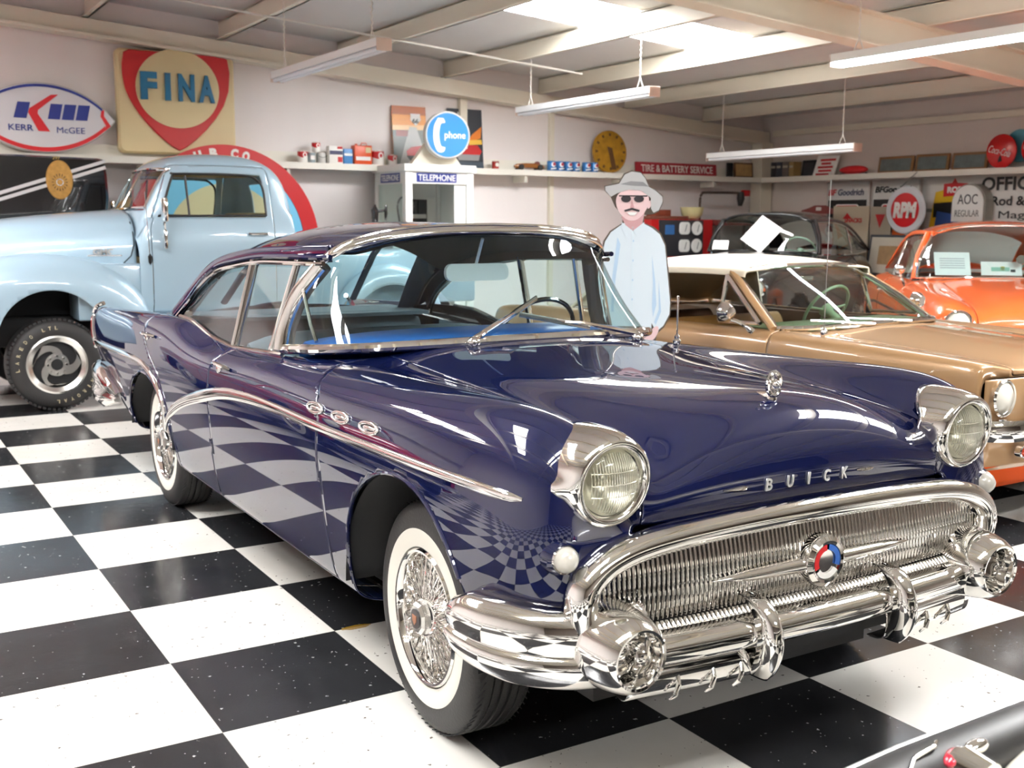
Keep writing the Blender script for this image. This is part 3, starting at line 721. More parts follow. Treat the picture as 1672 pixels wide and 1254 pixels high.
# ---- side glass, drip rail, posts
Dc = cat([(t, s, z) for s, t, z in D], 60)
for s_ in (-1, 1):
    mm = np.array([s_, 1, 1])
    MB().tube([tuple(p) for p in (Dc[4:] + np.array([.006, 0, .004])) * mm], .011, 8).build('drip_rail', M['navy'], car)
    MB().tube([tuple(p) for p in (Dc[6:] + np.array([.010, 0, -.020])) * mm], .010, 8).build('window_frame', M['chrome'], car)
    # glass: ruled between the rail and the belt
    top_s = np.linspace(1.30, 3.10, 40); Dt = np.array([[np.interp(s, Dc[:, 1], Dc[:, 0]) - .012, s, np.interp(s, Dc[:, 1], Dc[:, 2]) - .02] for s in top_s])
    bot = np.array([[.787, s, float(np.interp(s, [1.3, 1.6, 2.0, 2.35, 2.65, 3.1], [1.0, .985, .962, .98, 1.03, 1.04]))] for s in np.linspace(1.37, 3.06, 40)])
    P = np.array([[b_ + (d - b_) * v for v in np.linspace(0, 1, 6)] for b_, d in zip(bot, Dt)]) * mm
    vent, fg, rg = P[:5], P[4:15], P[15:]
    MB().grid(P[:5]).build('vent_window', M['glass'], car); MB().grid(P[4:16]).build('front_window', M['glass'], car); MB().grid(P[15:36]).build('rear_side_window', M['glass'], car)
    for nm, i, r in (('vent_post', 4, .011), ('window_post', 15, .015)):
        MB().tube([tuple(P[i][0] + np.array([s_ * .004, 0, -.02])), tuple(P[i][-1] + np.array([s_ * .004, 0, .015]))], r, 8, asp=1.4).build(nm, M['chrome'], car)
    MB().tube([tuple(p + np.array([s_ * .012, 0, .0])) for p in P[:36, 0]], .010, 8).build('belt_molding', M['chrome'], car)
    # inner A post seen through the screen
    MB().tube([tuple(p * mm + np.array([-s_ * .02, .03, 0])) for p in side_], .034, 8).build('pillar', M['headliner'], car)

# three-piece rear window: two raked dividers
for s_ in (-1, 1): MB().tube([tuple(Vector((s_ * t, s, RZ(s_ * t, s) + .002))) for t, s in ((.30, 2.80), (.335, 3.0), (.37, 3.2), (.40, 3.45))], .022, 8, asp=.7).build('rear_window_divider', M['navy'], car)
# ---- cabin: dash, wheel, seats, mirror
mb = MB()
da = [(t, cowl_t(abs(t)) + .02, basez(t) - .012) for t in np.linspace(-.74, .74, 31)]
db = [(t, 1.27, 1.075 - .03 * (t / .74) ** 4) for t in np.linspace(-.74, .74, 31)]; dc = [(t, 1.33, 1.04 - .03 * (t / .74) ** 4) for t in np.linspace(-.74, .74, 31)]; dd = [(t, 1.30, .70) for t in np.linspace(-.74, .74, 31)]
mb.grid(np.array([da, db, dc, dd])); mb.build('dashboard', M['dash_blue'], car, smooth=40, solid=.01)
mb = MB(); st = Vector((.46, 1.48, 1.00)); ax = Vector((0, -.86, -.50)).normalized(); x, y, z = frame_from(ax); mx = mxof(st, x, y, z)
mb.tube([mx @ Vector((.205 * math.cos(a), .205 * math.sin(a), 0)) for a in np.linspace(0, 2 * PI, 40, endpoint=False)], .011, 8, True)
mb.lathe([(0, -.02), (.05, -.015), (.055, .02), (.02, .06), (.02, .5)], mx, 20)
for a in (R(20), R(160), R(270)): mb.tube([mx @ Vector((0, 0, 0)), mx @ Vector((.2 * math.cos(a), .2 * math.sin(a), 0))], .009, 6)
mb.build('steering_wheel', M['blackgloss'], car)
def bench(name, s0, z0, h, tilt):
    mb = MB(); prof = [(s0, z0), (s0 - .45, z0 + .02), (s0 - .50, z0 + .08), (s0 - .46, z0 + .14), (s0 - .05, z0 + .15), (s0 + .02, z0 + .2), (s0 + .10 * tilt, z0 + h - .05), (s0 + .10 * tilt + .05, z0 + h), (s0 + .10 * tilt + .13, z0 + h - .03), (s0 + .17, z0 + .05)]
    pr = bsp(np.array(prof), 40)
    P = np.array([[(t, a, b_ - (.05 * (abs(t) / .68) ** 6 if b_ > z0 + h - .2 else 0)) for a, b_ in pr] for t in np.linspace(-.68, .68, 17)])
    mb.grid(P, False, True); o = len(mb.V)
    mb.F.append(tuple(range(40))); mb.MI.append(0); mb.F.append(tuple(range(16 * 40, 17 * 40))[::-1]); mb.MI.append(0)
    return mb.build(name, M['cloth_blue'], car, smooth=60)
bench('front_seat', 2.0, .42, .60, 1); bench('rear_seat', 2.98, .44, .58, 1)
mb = MB(); mb.box(-.70, 3.02, .98, .70, 3.56, 1.0); mb.build('parcel_shelf', M['cloth_blue'], car, smooth=0)
mb = MB(); mb.box(-.775, 1.45, .30, -.755, 3.0, .945); mb.box(.755, 1.45, .30, .775, 3.0, .945); mb.build('door_panel', M['cloth_blue'], car, smooth=0)
mb = MB(); mb.prism(rrect(.30, .072, .03), .02, Matrix.Translation((.0, 1.22, 1.315)) @ FRONT); mb.tube([(0, 1.225, 1.33), (.0, 1.20, 1.38), (-.015, 1.135, 1.455)], .007, 8); mb.build('rearview_mirror', plain('satin mirror shell', (.92, .91, .88), .35, .3), car)
mb = MB(); mb.tube([(-.72, 1.20, 1.06), (-.715, 1.27, 1.12), (-.73, 1.33, 1.30)], .008, 8); mb.build('window_guide', M['chrome'], car)

# ---- wipers, antenna, ornament
for t0, a1 in ((-.30, (.16, 1.00, 1.205)), (.46, (.02, .905, 1.15))):
    p, n = on_top(t0, .70)
    b0 = p + Vector((0, .0, .03)); b1 = Vector(a1)
    mb = MB(); mb.ball(tuple(p + Vector((0, 0, .015))), .026, 12, (1, 1, .9)); mb.tube([b0, b0 + (b1 - b0) * .5 + Vector((0, -.02, .012)), b0 + (b1 - b0) * .72], [.010, .008, .005], 8)
    mb.build('wiper_arm', M['chrome'], car)
    d = (b1 - b0).normalized(); MB().tube([b0 + (b1 - b0) * .42 + Vector((0, -.012, 0)), b1 + Vector((0, -.005, .01))], .006, 6, asp=2).build('wiper_blade', M['chrome_dull'], car)
p, n = on_top(.74, .79); mb = MB(); mb.lathe([(.016, 0), (.018, .012), (.010, .02), (.012, .03), (.004, .04), (.004, .19), (.006, .19), (.006, .2), (0, .202)], T(p.x, p.y, p.z), 12); mb.build('antenna', M['chrome'], car)
p, n = on_top(0, -.525)
mb = MB(); c = Vector((0, -.53, p.z + .042)); mb.tube([c + Vector((.024 * math.cos(a), -.004, .034 * math.sin(a))) for a in np.linspace(0, 2 * PI, 28, endpoint=False)], .0075, 8, True)
mb.ball(tuple(c), .017, 12, (1, 1.6, 1)); mb.tube([p - Vector((0, 0, .01)), c - Vector((0, 0, .03))], [.02, .010], 10); mb.tube([c + Vector((-.022, 0, 0)), c + Vector((.022, 0, 0))], .004, 6); mb.tube([c + Vector((0, 0, -.03)), c + Vector((0, 0, .03))], .004, 6)
mb.tube([p + Vector((0, .0, .004)), p + Vector((0, .13, .0))], [.014, .003], 8); mb.build('hood_ornament', M['chrome'], car)

M['letter'] = plain('satin bright letter', (.85, .84, .82), .28, .7)
# ---- BUICK letters on the nose
for chs, t in zip('BUICK', (-.148, -.068, .004, .076, .148)):
    p, n = on_front(t, .818, 0.0005); x = Vector((1, 0, 0)); y = n.cross(x).normalized(); x = y.cross(n)
    text(chs, 'letter', M['letter'], mxof(p, x, y, n), car, .05, .005, width=.023 if chs != 'I' else .008, height=.035, bold=.0008)
for t, w in ((-.27, .085), (.235, .07)):
    p, n = on_front(t, .818, 0); MB().tube([on_front(t + d, .818, .002)[0] for d in np.linspace(-w / 2, w / 2, 9)], [.002, .004, .005, .006, .006, .006, .005, .004, .002] if t > 0 else [.001, .002, .003, .004, .005, .006, .007, .007, .003], 8).build('nose_spear', M['chrome'], car)

# ---- headlamps
for s_ in (-1, 1):
    c = Vector((s_ * .682, -.645, .886)); n = 64; ringp = [(.086, -.028), (.090, -.040), (.100, -.050), (.112, -.046), (.121, -.026)]
    P = []
    for i in range(n):
        a = 2 * PI * i / n; outer = s_ * math.cos(a); upv = math.sin(a)
        back = .05 + .10 * max(0, .75 * upv + .45 * outer + .15) ** .8
        pt = .018 * math.exp(-((math.atan2(upv, outer) + .08) / .16) ** 2)
        row = [(r, h) for r, h in ringp]
        row += [(.128 + pt, .0), (.132 + pt * 1.2, .03), (.134 + pt * .8, back * .7), (.130, back), (.118, back + .004)]
        P.append([(c.x + r * math.cos(a), c.y + h - .012 * upv, c.z + r * math.sin(a) * 1.0) for r, h in row])
    MB().grid(np.array(P), True, False).build('headlight_bezel', M['chrome'], car, smooth=70)
    mxh = mxof(c, (1, 0, 0), (0, 0, 1), (0, -1, 0))
    hl_ = MB().lathe([(.0875, .028), (.080, .044), (.060, .056), (.03, .064), (0, .066)], mxh, 40).build('headlight_lens', M['lens'], car)
    mb = MB(); mb.lathe([(.087, .024), (.07, .0), (.045, -.025), (.02, -.035), (0, -.036)], mxh, 40); mb.ball(tuple(c + Vector((0, .01, 0))), .018, 12); mb.build('reflector', plain('lamp reflector', (.80, .78, .69), .28, .75), hl_)
    mb = MB()
    for k in range(-11, 12):
        x = k * .007; hh = math.sqrt(max(0, .078 ** 2 - x * x)); 
        if hh < .02: continue
        zs = np.linspace(-hh, hh, 9); mb.tube([mxh @ Vector((x, z, .030 + .036 * (1 - (x * x + z * z) / .0875 ** 2) ** .75)) for z in zs], .0014, 5)
    for zz in (-.03, .0, .03): 
        mb.tube([mxh @ Vector((x, zz, .030 + .036 * (1 - (x * x + zz * zz) / .0875 ** 2) ** .75)) for x in np.linspace(-.07, .07, 9)], .0016, 5)
    mb.build('lens_rib', plain('lens fluting', (.62, .60, .52), .15, .3), hl_)
    # parking lamp in its bullet pod
    q = Vector((s_ * .812, -.655, .705)); mxq = mxof(q, (1, 0, 0), (0, 0, 1), (0, -1, 0))
    MB().lathe([(.036, .01), (.046, -.005), (.052, -.05), (.056, -.12), (.05, -.20), (.03, -.27), (0, -.30)], mxq, 32).build('lamp_pod', M['navy'], car)
    MB().lathe([(.037, .006), (.037, .016), (.030, .016), (.033, .02)], mxq, 32).build('lamp_rim', M['chrome'], car)
    MB().lathe([(.034, .014), (.030, .030), (.018, .042), (0, .046)], mxq, 32).build('parking_lamp', plain('frosted white lamp lens', srgb(196, 192, 182), .15, coat=1.0), car)

# ---- grille, surround, medallion
def gy(t, z):       # face of the grille
    return -.640 - .050 * (1 - (t / .8) ** 2) - .028 * math.cos((z - .585) / .13 * PI / 2 * .9)
mb = MB(); nb = 104
for i in range(nb):
    t = -.765 + 1.53 * i / (nb - 1)
    zt = float(np.interp(abs(t), [0, .4, .6, .7, .765], [.705, .70, .68, .655, .60])); zl = float(np.interp(abs(t), [0, .6, .765], [.508, .512, .54]))
    zs = np.linspace(zl, zt, 7); P = []
    for z in zs:
        y0 = gy(t, z); P.append([(t + .0043 * math.cos(a), y0 - .015 * math.sin(a), z) for a in np.linspace(PI, 0, 6)])
    mb.grid(np.array(P), flip=True)
mb.build('grille', M['chrome'], car, smooth=60)
mb = MB()
for i in range(nb - 12):
    t = -.66 + 1.32 * i / (nb - 13); zs = np.linspace(.452, .507, 5); P = []
    for k, z in enumerate(zs):
        y0 = -.665 - .045 * (1 - (t / .8) ** 2) - .028 * math.sin(k / 4 * PI); P.append([(t + .0050 * math.cos(a), y0 - .014 * math.sin(a), z) for a in np.linspace(PI, 0, 6)])
    mb.grid(np.array(P), flip=True)
mb.build('lower_grille', M['chrome'], car, smooth=60)
mb = MB(); P = [[(t, gy(t, z) + .028, z) for z in np.linspace(.42, .72, 8)] for t in np.linspace(-.80, .80, 30)]; mb.grid(np.array(P)); mb.build('grille_back', M['dark'], car, solid=.004)
gpath = cat([(-.765, -.690, .525), (-.778, -.700, .59), (-.760, -.700, .645), (-.69, -.698, .690), (-.56, -.697, .716), (-.30, -.697, .729), (0, -.698, .732), (.30, -.697, .729), (.56, -.697, .716), (.69, -.698, .690), (.760, -.700, .645), (.778, -.700, .59), (.765, -.690, .525)], 80)
rowsg = []
for i, p in enumerate(gpath):
    d = gpath[min(i + 1, 79)] - gpath[max(i - 1, 0)]; d /= np.linalg.norm(d); o_ = np.array([0, -1, 0]); o_ = o_ - d * d.dot(o_); o_ /= np.linalg.norm(o_); w = np.cross(d, o_); w = -w if w[2] * np.sign(1) < 0 and abs(p[0]) < .7 else w
    rowsg.append((p, o_, w))
for i in range(1, 80):      # keep the cross direction continuous
    if rowsg[i][2].dot(rowsg[i - 1][2]) < 0: rowsg[i] = (rowsg[i][0], rowsg[i][1], -rowsg[i][2])
prof = [(.034, -.03), (.036, .004), (.030, .022), (.012, .036), (-.012, .036), (-.028, .022), (-.033, .0), (-.030, -.03)]
if rowsg[40][2][2] < 0: prof = [(-a, b_) for a, b_ in prof]
kk = np.interp(np.arange(80), [0, 6, 16, 40, 63, 73, 79], [1.1, 1.1, 1.05, 1, 1.05, 1.1, 1.1])
MB().grid(np.array([[p + w * a * k + o_ * b_ for a, b_ in prof] for (p, o_, w), k in zip(rowsg, kk)])).build('grille_surround', M['chrome'], car, smooth=60)
mb = MB()
for s_ in (-1, 1):
    xs_ = np.linspace(.03, .385, 14); mb.tube([(s_ * x, gy(x, .592) - .018, .592) for x in xs_], [.026, .025, .024, .023, .022, .021, .020, .019, .018, .016, .013, .010, .006, .001], 12, asp=.9)
mb.build('grille_bar', M['chrome'], car)
yc = gy(0, .596) - .040; mxm = mxof((0, yc, .598), (1, 0, 0), (0, 0, 1), (0, -1, 0))
md = MB().lathe([(.070, -.03), (.075, -.012), (.072, .004), (.060, .012), (.052, .010), (.050, .004), (0, .004)], mxm, 48).build('medallion', M['chrome'], car, smooth=40)
for a0, a1, m_ in ((R(95), R(205), M['red']), (R(-20), R(85), plain('blue enamel', srgb(46, 96, 176), .3)), (R(215), R(325), M['white'])):
    mb = MB(); A = np.linspace(a0, a1, 16); mb.ring(*[[(r * math.cos(a), r * math.sin(a)) for a in list(A)] for r in (.049, .034)], .002, mxm @ T(0, 0, .006)) if False else None
    P = np.array([[tuple(mxm @ Vector((r * math.cos(a), r * math.sin(a), h))) for r, h in ((.049, .005), (.049, .009), (.033, .009), (.033, .005))] for a in A]); mb.grid(P); mb.build('enamel', m_, md)

# ---- bumper: centre bar, lower lips, wings, bombs, guards
def sweep_sec(path, sec, name, up_=(0, 0, 1), scale=None, mat='chrome'):
    P = np.array(path); rows_ = []
    for i in range(len(P)):
        d = P[min(i + 1, len(P) - 1)] - P[max(i - 1, 0)]; d[2] = 0; d /= np.linalg.norm(d); o_ = np.array([d[1], -d[0], 0]); k = 1 if scale is None else scale[i]
        rows_.append([P[i] + o_ * a + np.array([0, 0, 1]) * b_ * k for a, b_ in sec])
    mb = MB(); mb.grid(np.array(rows_)); return mb.build(name, M[mat], car, smooth=55, solid=.004)
bx = np.linspace(-.66, .66, 40)
bar = [(t, -.705 - .050 * (1 - (t / .7) ** 2), .44) for t in bx]
sec = bsp(np.array([(-.05, .045), (-.01, .05), (.035, .046), (.055, .025), (.057, -.005), (.045, -.022), (.02, -.03), (.0, -.034)]), 20)
sweep_sec(bar, sec, 'bumper_bar')
for s_ in (-1, 1):
    lp = [(s_ * t, -.690 - .05 * (1 - (t / .7) ** 2), .375) for t in (np.linspace(.66, .24, 16))][::(1 if s_ < 0 else -1)]
    sec2 = bsp(np.array([(.01, .05), (.035, .046), (.044, .02), (.044, -.02), (.036, -.045), (.012, -.052), (-.02, -.05)]), 16)
    sweep_sec(lp, sec2, 'bumper_lip')
    for t in (.33, .42, .53):
        q = Vector((s_ * t, -.735 - .05 * (1 - (t / .7) ** 2), .345)); MB().tube([q + Vector((.012, .0, .03)), q + Vector((.006, -.012, .01)), q + Vector((-.006, -.016, -.012)), q + Vector((-.014, -.002, -.028))], [.006, .007, .007, .004], 8).build('drain_slot', M['chrome'], car)
    wing = cat([(.60, -.70, .475), (.70, -.70, .475), (.80, -.675, .478), (.885, -.615, .484), (.945, -.53, .492), (.970, -.45, .500), (.972, -.405, .503)], 34) * np.array([s_, 1, 1])
    if s_ < 0: wing = wing[::-1]
    sec3 = bsp(np.array([(-.06, .094), (-.01, .098), (.022, .080), (.036, .035), (.026, -.012), (.026, -.020), (.040, -.030), (.040, -.065), (.018, -.105), (-.03, -.115)]), 26)
    sc_ = np.interp(np.arange(34), [0, 6, 14, 33], [.62, .85, 1.0, 1.0]) if s_ < 0 else np.interp(np.arange(34), [0, 19, 27, 33], [1, 1, .85, .62])
    sweep_sec(wing, sec3, 'bumper_wing', scale=sc_)
    c = Vector((s_ * .697, -.66, .478)); d = Vector((s_ * -.02, -1, -.02)).normalized(); x, y, z = frame_from(d); mxb = mxof(c, x, y, z)
    MB().lathe([(.085, -.12), (.112, -.10), (.117, -.03), (.1175, .0), (.114, .004), (.1145, .008), (.112, .05), (.106, .10), (.096, .14), (.086, .160), (.078, .168), (.071, .166), (.066, .155), (.064, .10), (.055, .07), (.032, .068), (.030, .085), (.018, .10), (0, .104)], mxb, 56).build('bumper_bomb', M['chrome'], car, smooth=40)
    q = Vector((s_ * .83, -.66, .57)); MB().ball((s_ * .80, -.695, .572), .026, 12, (1.2, .4, .6)).build('bumper_bolt', M['chrome'], car)
    # guards
    gx = s_ * .262; gs = cat([(-.75, .54), (-.80, .54), (-.842, .505), (-.862, .45), (-.860, .40), (-.842, .355), (-.815, .325)], 20); wd = np.interp(np.linspace(0, 1, 20), [0, .2, .5, .8, 1], [.014, .026, .030, .026, .010])
    P = np.array([[(gx + w * math.cos(a), y_ + .055 * math.cos(a) ** 2 + .0, z_) for a in np.linspace(-PI, 0, 11)] for (y_, z_), w in zip(gs, wd)]); P[:, :, 1] = np.array([[y_ + .06 * (1 - math.sin(-a) ** .6) for a in np.linspace(-PI + 1e-6, -1e-6, 11)] for (y_, z_) in gs])
    MB().grid(P).build('bumper_guard', M['chrome'], car, smooth=70, solid=.004)
mb = MB(); mb.box(-.70, -.64, .30, .70, -.56, .42); mb.box(-.25, -.69, .33, .25, -.64, .40); mb.build('front_apron', M['dark'], car, smooth=0)
for t in (-.06, .30): MB().box(t - .03, -.70, .395, t + .03, -.69, .40).build('plate_clip', M['chrome_dull'], car)

# ---- wheels
def wire_wheel(parent, x, s, steer, side):
    mx = Matrix.Translation((x, s, .353)) @ Matrix.Rotation(steer, 4, 'Z') @ Matrix.Rotation(R(-90) if side < 0 else R(90), 4, 'Y')     # local +Z points outboard
    prof = [(.205, -.09), (.235, -.098), (.28, -.104), (.318, -.098), (.340, -.085), (.347, -.070)]
    for zz in (-.055, -.03, 0, .03, .055): prof += [(.352, zz - .010), (.353, zz), (.352, zz + .010), (.345, zz + .0125)]
    prof = prof[:-1] + [(.347, .070), (.340, .085), (.318, .098), (.28, .104), (.235, .098), (.205, .09)]
    tyre = MB().lathe(prof, mx, 72).build('wheel', M['rubber'], parent, smooth=50)
    tr = MB()
    for k in range(84):
        a = 2 * PI * k / 84; 
        for zz, sh in ((-.062, .04), (.062, -.04)): tr.tube([mx @ Vector((.3495 * math.cos(a + d * sh * 2), .3495 * math.sin(a + d * sh * 2), zz + d * .022)) for d in (-1, 1)], .0022, 4)
    tr.build('tread', M['dark'], tyre, smooth=0)
    MB().lathe([(.207, .088), (.212, .098), (.235, .1005), (.258, .1035), (.268, .1025), (.271, .0985)], mx, 72).build('whitewall', M['whitewall'], tyre)
    MB().lathe([(.207, .088), (.2085, .097), (.203, .104), (.196, .103), (.190, .095), (.187, .07), (.183, .03), (.17, .005), (.12, -.01), (.0, -.01)], mx, 72).build('rim', M['chrome'], tyre, smooth=40)
    sp_ = MB(); ns = 28
    for k in range(ns):
        a = 2 * PI * k / ns
        for (r0, z0, r1, z1, da) in ((.052, .088, .184, .060, .34), (.052, .088, .184, .060, -.34), (.058, .045, .180, .040, .26), (.058, .045, .180, .040, -.26)):
            a2 = a + (.5 * 2 * PI / ns if z0 < .06 else 0)
            sp_.tube([mx @ Vector((r0 * math.cos(a2), r0 * math.sin(a2), z0)), mx @ Vector((r1 * math.cos(a2 + da), r1 * math.sin(a2 + da), z1))], .0021, 5, caps=False)
    sp_.build('spokes', M['chrome'], tyre)
    hub = MB(); hub.lathe([(.075, .0), (.072, .03), (.064, .05), (.060, .085), (.056, .10), (.0, .10)], mx, 40).build('hub', M['chrome'], tyre, smooth=40)
    oc = [(.050 * math.cos(a + PI / 8), .050 * math.sin(a + PI / 8)) for a in np.linspace(0, 2 * PI, 8, endpoint=False)]
    cap = MB().prism(oc, .030, mx @ T(0, 0, .095), b=.008).build('hub_cap', M['chrome_dull'], tyre, smooth=0)
    mbx = MB().lathe([(.031, .124), (.030, .128), (.0, .130)], mx, 28).build('hub_emblem', plain('dark enamel emblem', (.05, .045, .045), .3), tyre)
    k_ = MB(); P = [(-.014, .012), (.014, .012), (.012, -.006), (0, -.018), (-.012, -.006)]
    k_.prism(P, .002, mx @ Matrix.Rotation(R(-90 if side < 0 else 90), 4, 'Z') @ T(0, 0, .129)).build('crest', plain('copper crest', (.55, .25, .14), .35, .6), tyre, smooth=0)
    return tyre
wire_wheel(car, -.765, 0.0, R(-2), -1); wire_wheel(car, .765, 0.0, R(-2), 1)
wire_wheel(car, -.755, 3.10, 0, -1); wire_wheel(car, .755, 3.10, 0, 1)
# ================================================================== SIGNS AND THINGS ALONG THE BACK WALL
def F(x, y, z, tilt=0.0): return Matrix.Translation((x, y, z)) @ Matrix.Rotation(-tilt, 4, 'X') @ FRONT
def S(x, y, z, tilt=0.0): return Matrix.Translation((x, y, z)) @ Matrix.Rotation(tilt, 4, 'Y') @ SIDE
def pr(pts, h, mx, name, mat, parent, b=0.0, smooth=0, **k): return MB().prism(pts, h, mx, b).build(name, mat, parent, smooth=smooth, **k)
M['cream'] = plain('cream moulded plastic', srgb(222, 204, 158), 0.35, vary=.05, bscale=3)
M['signred'] = plain('red moulded plastic', srgb(192, 34, 40), 0.3)
M['signblue'] = plain('blue moulded plastic', srgb(40, 112, 152), 0.3)
M['kmblue'] = plain('royal blue print', srgb(44, 58, 140), 0.3)
M['kmred'] = plain('bright red print', srgb(214, 40, 50), 0.3)
M['signwhite'] = plain('glossy white plastic', srgb(226, 226, 230), 0.12, coat=1.0, coatr=.03)
M['wood'] = plain('brown wood', (0.12, 0.055, 0.02), 0.45, vary=.3, bscale=20)

# FINA sign
t = thing('oil_sign', 'big square cream sign with red shield and raised blue letters high on the back wall', 'sign', (2.415, 4.50, 2.77))
pr(rrect(1.27, 1.09, .06), .10, F(0, 0.05, 0), 'face_panel', M['cream'], t, .03, 30)
sh_l = [(-.50, .53), (-.555, .50), (-.578, .36), (-.56, .16), (-.50, 0), (-.41, -.14), (-.30, -.27), (-.18, -.385), (-.07, -.47), (0, -.505)]
pr([tuple(p) for p in cat(sh_l[1:], 30)] + [(-x, y) for x, y in sh_l[1:-1][::-1]] + [(.50, .53), (-.50, .53)], .03, F(0, -.045, 0), 'shield', M['signred'], t, .010, 30)
pr(circ(.448, 64, 0, .15, ry=.415), .012, F(0, -.072, 0), 'disc', M['cream'], t)
for ch, x in zip('FINA', (-.315, -.115, .085, .305)):
    text(ch, 'letter', M['signblue'], F(x, -.083, .165), t, .3, .03, width=.175 if ch != 'I' else .06, height=.29, bold=.010, bev=.004)

# KM oval sign
t = thing('oil_sign', 'white lens-shaped sign with slanted blue and red initials left of the square cream sign', 'sign', (1.03, 4.46, 2.545))
def lens_out(w, h, n=24):
    R_ = (w * w + h * h) / (2 * h); a = math.asin(w / R_)
    P = [(R_ * math.sin(x), R_ * math.cos(x) - (R_ - h)) for x in np.linspace(-a, a, n)]
    return P + [(-x, -y) for x, y in P[1:-1]]
lo = lens_out(.72, .355)
pr(lo, .07, F(0, .05, 0), 'sign_body', plain('grey sign can', srgb(178, 176, 174), .4), t)
pr(lens_out(.705, .345), .02, F(0, -.02, 0), 'sign_face', M['signwhite'], t, .006)
def arc_band(w, h, w2, h2, up, x0, x1, mat, name):
    a = [p for p in lens_out(w, h, 60)[:60] if x0 <= p[0] <= x1]; b_ = [p for p in lens_out(w2, h2, 60)[:60] if x0 <= p[0] <= x1]
    P = a + b_[::-1]
    if not up: P = [(-x, -y) for x, y in P]
    pr(P, .004, F(0, -.041, 0), name, mat, t)
arc_band(.70, .338, .675, .31, True, -.68, .60, M['kmblue'], 'blue_arc'); arc_band(.70, .338, .66, .295, False, -.62, .68, M['kmred'], 'red_arc')
pr([(.575, .10), (.605, .11), (.60, .045), (.665, -.055), (.60, -.11), (.615, -.05), (.565, .04)], .004, F(0, -.041, 0), 'red_chevron', M['kmred'], t)
pr([(-.235, .15), (-.115, .15), (-.16, -.01), (-.28, -.01)], .004, F(-.0, -.041, 0), 'blue_bar', M['kmblue'], t)
pr([(.155, .24), (.085, .235), (-.125, .09), (-.14, .05), (-.05, -.135), (.06, -.135), (-.05, .04), (-.045, .075)], .004, F(0, -.041, 0), 'red_chevron', M['kmred'], t)
for x in (.06, .195, .33): pr([(x + .02, .145), (x + .135, .145), (x + .10, -.01), (x - .015, -.01)], .004, F(0, -.041, 0), 'blue_bar', M['kmblue'], t)
text('KERR', 'lettering', M['kmblue'], F(-.215, -.041, -.105), t, .1, .004, width=.235, height=.062, bold=.001); text('McGEE', 'lettering', M['kmblue'], F(.265, -.041, -.115), t, .1, .004, width=.275, height=.062)

# black panel with badge
t = thing('car_panel', 'glossy black car panel with white stripes and gold badge at the left edge', 'car panel', (0.80, 4.05, 1.62))
out = [(-.75, -.42), (.55, -.36), (.68, -.28), (.735, -.10), (.765, .12), (.755, .35), (.735, .50), (.66, .515), (-.1, .53), (-.75, .52)]
pr(out, .06, F(0, .03, 0), 'panel', M['blackgloss'], t, .03, 40)
sw = plain('white stripe paint', srgb(225, 222, 220), .3)
for o_ in (0.0, -.062): pr([(-.75, .005 + o_), (-.75, -.03 + o_), (.74, .47 + o_), (.74, .505 + o_)], .003, F(0, -.031, 0), 'stripe', sw, t)
bd = pr(circ(.128, 40, .29, .29, ry=.195), .012, F(0, -.033, 0), 'badge', plain('gold badge', (.55, .30, .08), .35, .5, vary=.3, bscale=30), t, .006)
MB().ring(circ(.036, 28, .29, .265), circ(.026, 28, .29, .265), .004, F(0, -.045, 0)).build('ring', M['chrome_dull'], bd, smooth=0)
for k in range(16):
    a = 2 * PI * k / 16; pr([(.29 + .075 * math.cos(a) + .006 * math.sin(a), .265 + .085 * math.sin(a) - .006 * math.cos(a)), (.29 + .045 * math.cos(a), .265 + .045 * math.sin(a)), (.29 + .075 * math.cos(a) - .006 * math.sin(a), .265 + .085 * math.sin(a) + .006 * math.cos(a))], .003, F(0, -.045, 0), 'ray', M['wood'], bd)
text('297', 'number', plain('gold print', srgb(206, 170, 80), .4), F(.27, -.031, .505), t, .05, .003, width=.07, height=.03)
for x in (-.55, -.2, .08, .36): MB().ball((x, -.035, -.31 + .03 * x), .008, 8).build('rivet', M['chrome_dull'], t)

# round red disc behind the pickup
t = thing('round_sign', 'huge round red-rimmed sign with white lettering standing behind the pickup cab', 'sign', (2.83, 4.20, 1.255))
MB().ring(circ(1.08, 96), circ(.90, 96), .03, F(0, .015, 0)).build('rim', M['red'], t, smooth=30)
pr(circ(.905, 96), .02, F(0, .012, 0), 'disc', plain('sky blue sign enamel', srgb(118, 196, 232), .35), t)
pr(circ(.66, 72), .006, F(0, -.008, 0), 'cream_centre', M['cream'], t); MB().box(-.35, -.02, -1.255, .35, .06, -1.0).build('stand', M['wood'], t, smooth=0)
for ch, a in zip('UBCO', (107, 97, 83.5, 76)):
    a = R(a); text(ch, 'letter', M['white'], F(.99 * math.cos(a), -.016, .99 * math.sin(a)) @ Matrix.Rotation(a - PI / 2, 4, 'Z'), t, .12, .004, width=.085, height=.11, bold=.008)
text('.', 'letter', M['white'], F(.99 * math.cos(R(115)), -.016, .99 * math.sin(R(115))), t, .15, .004, bold=.01)

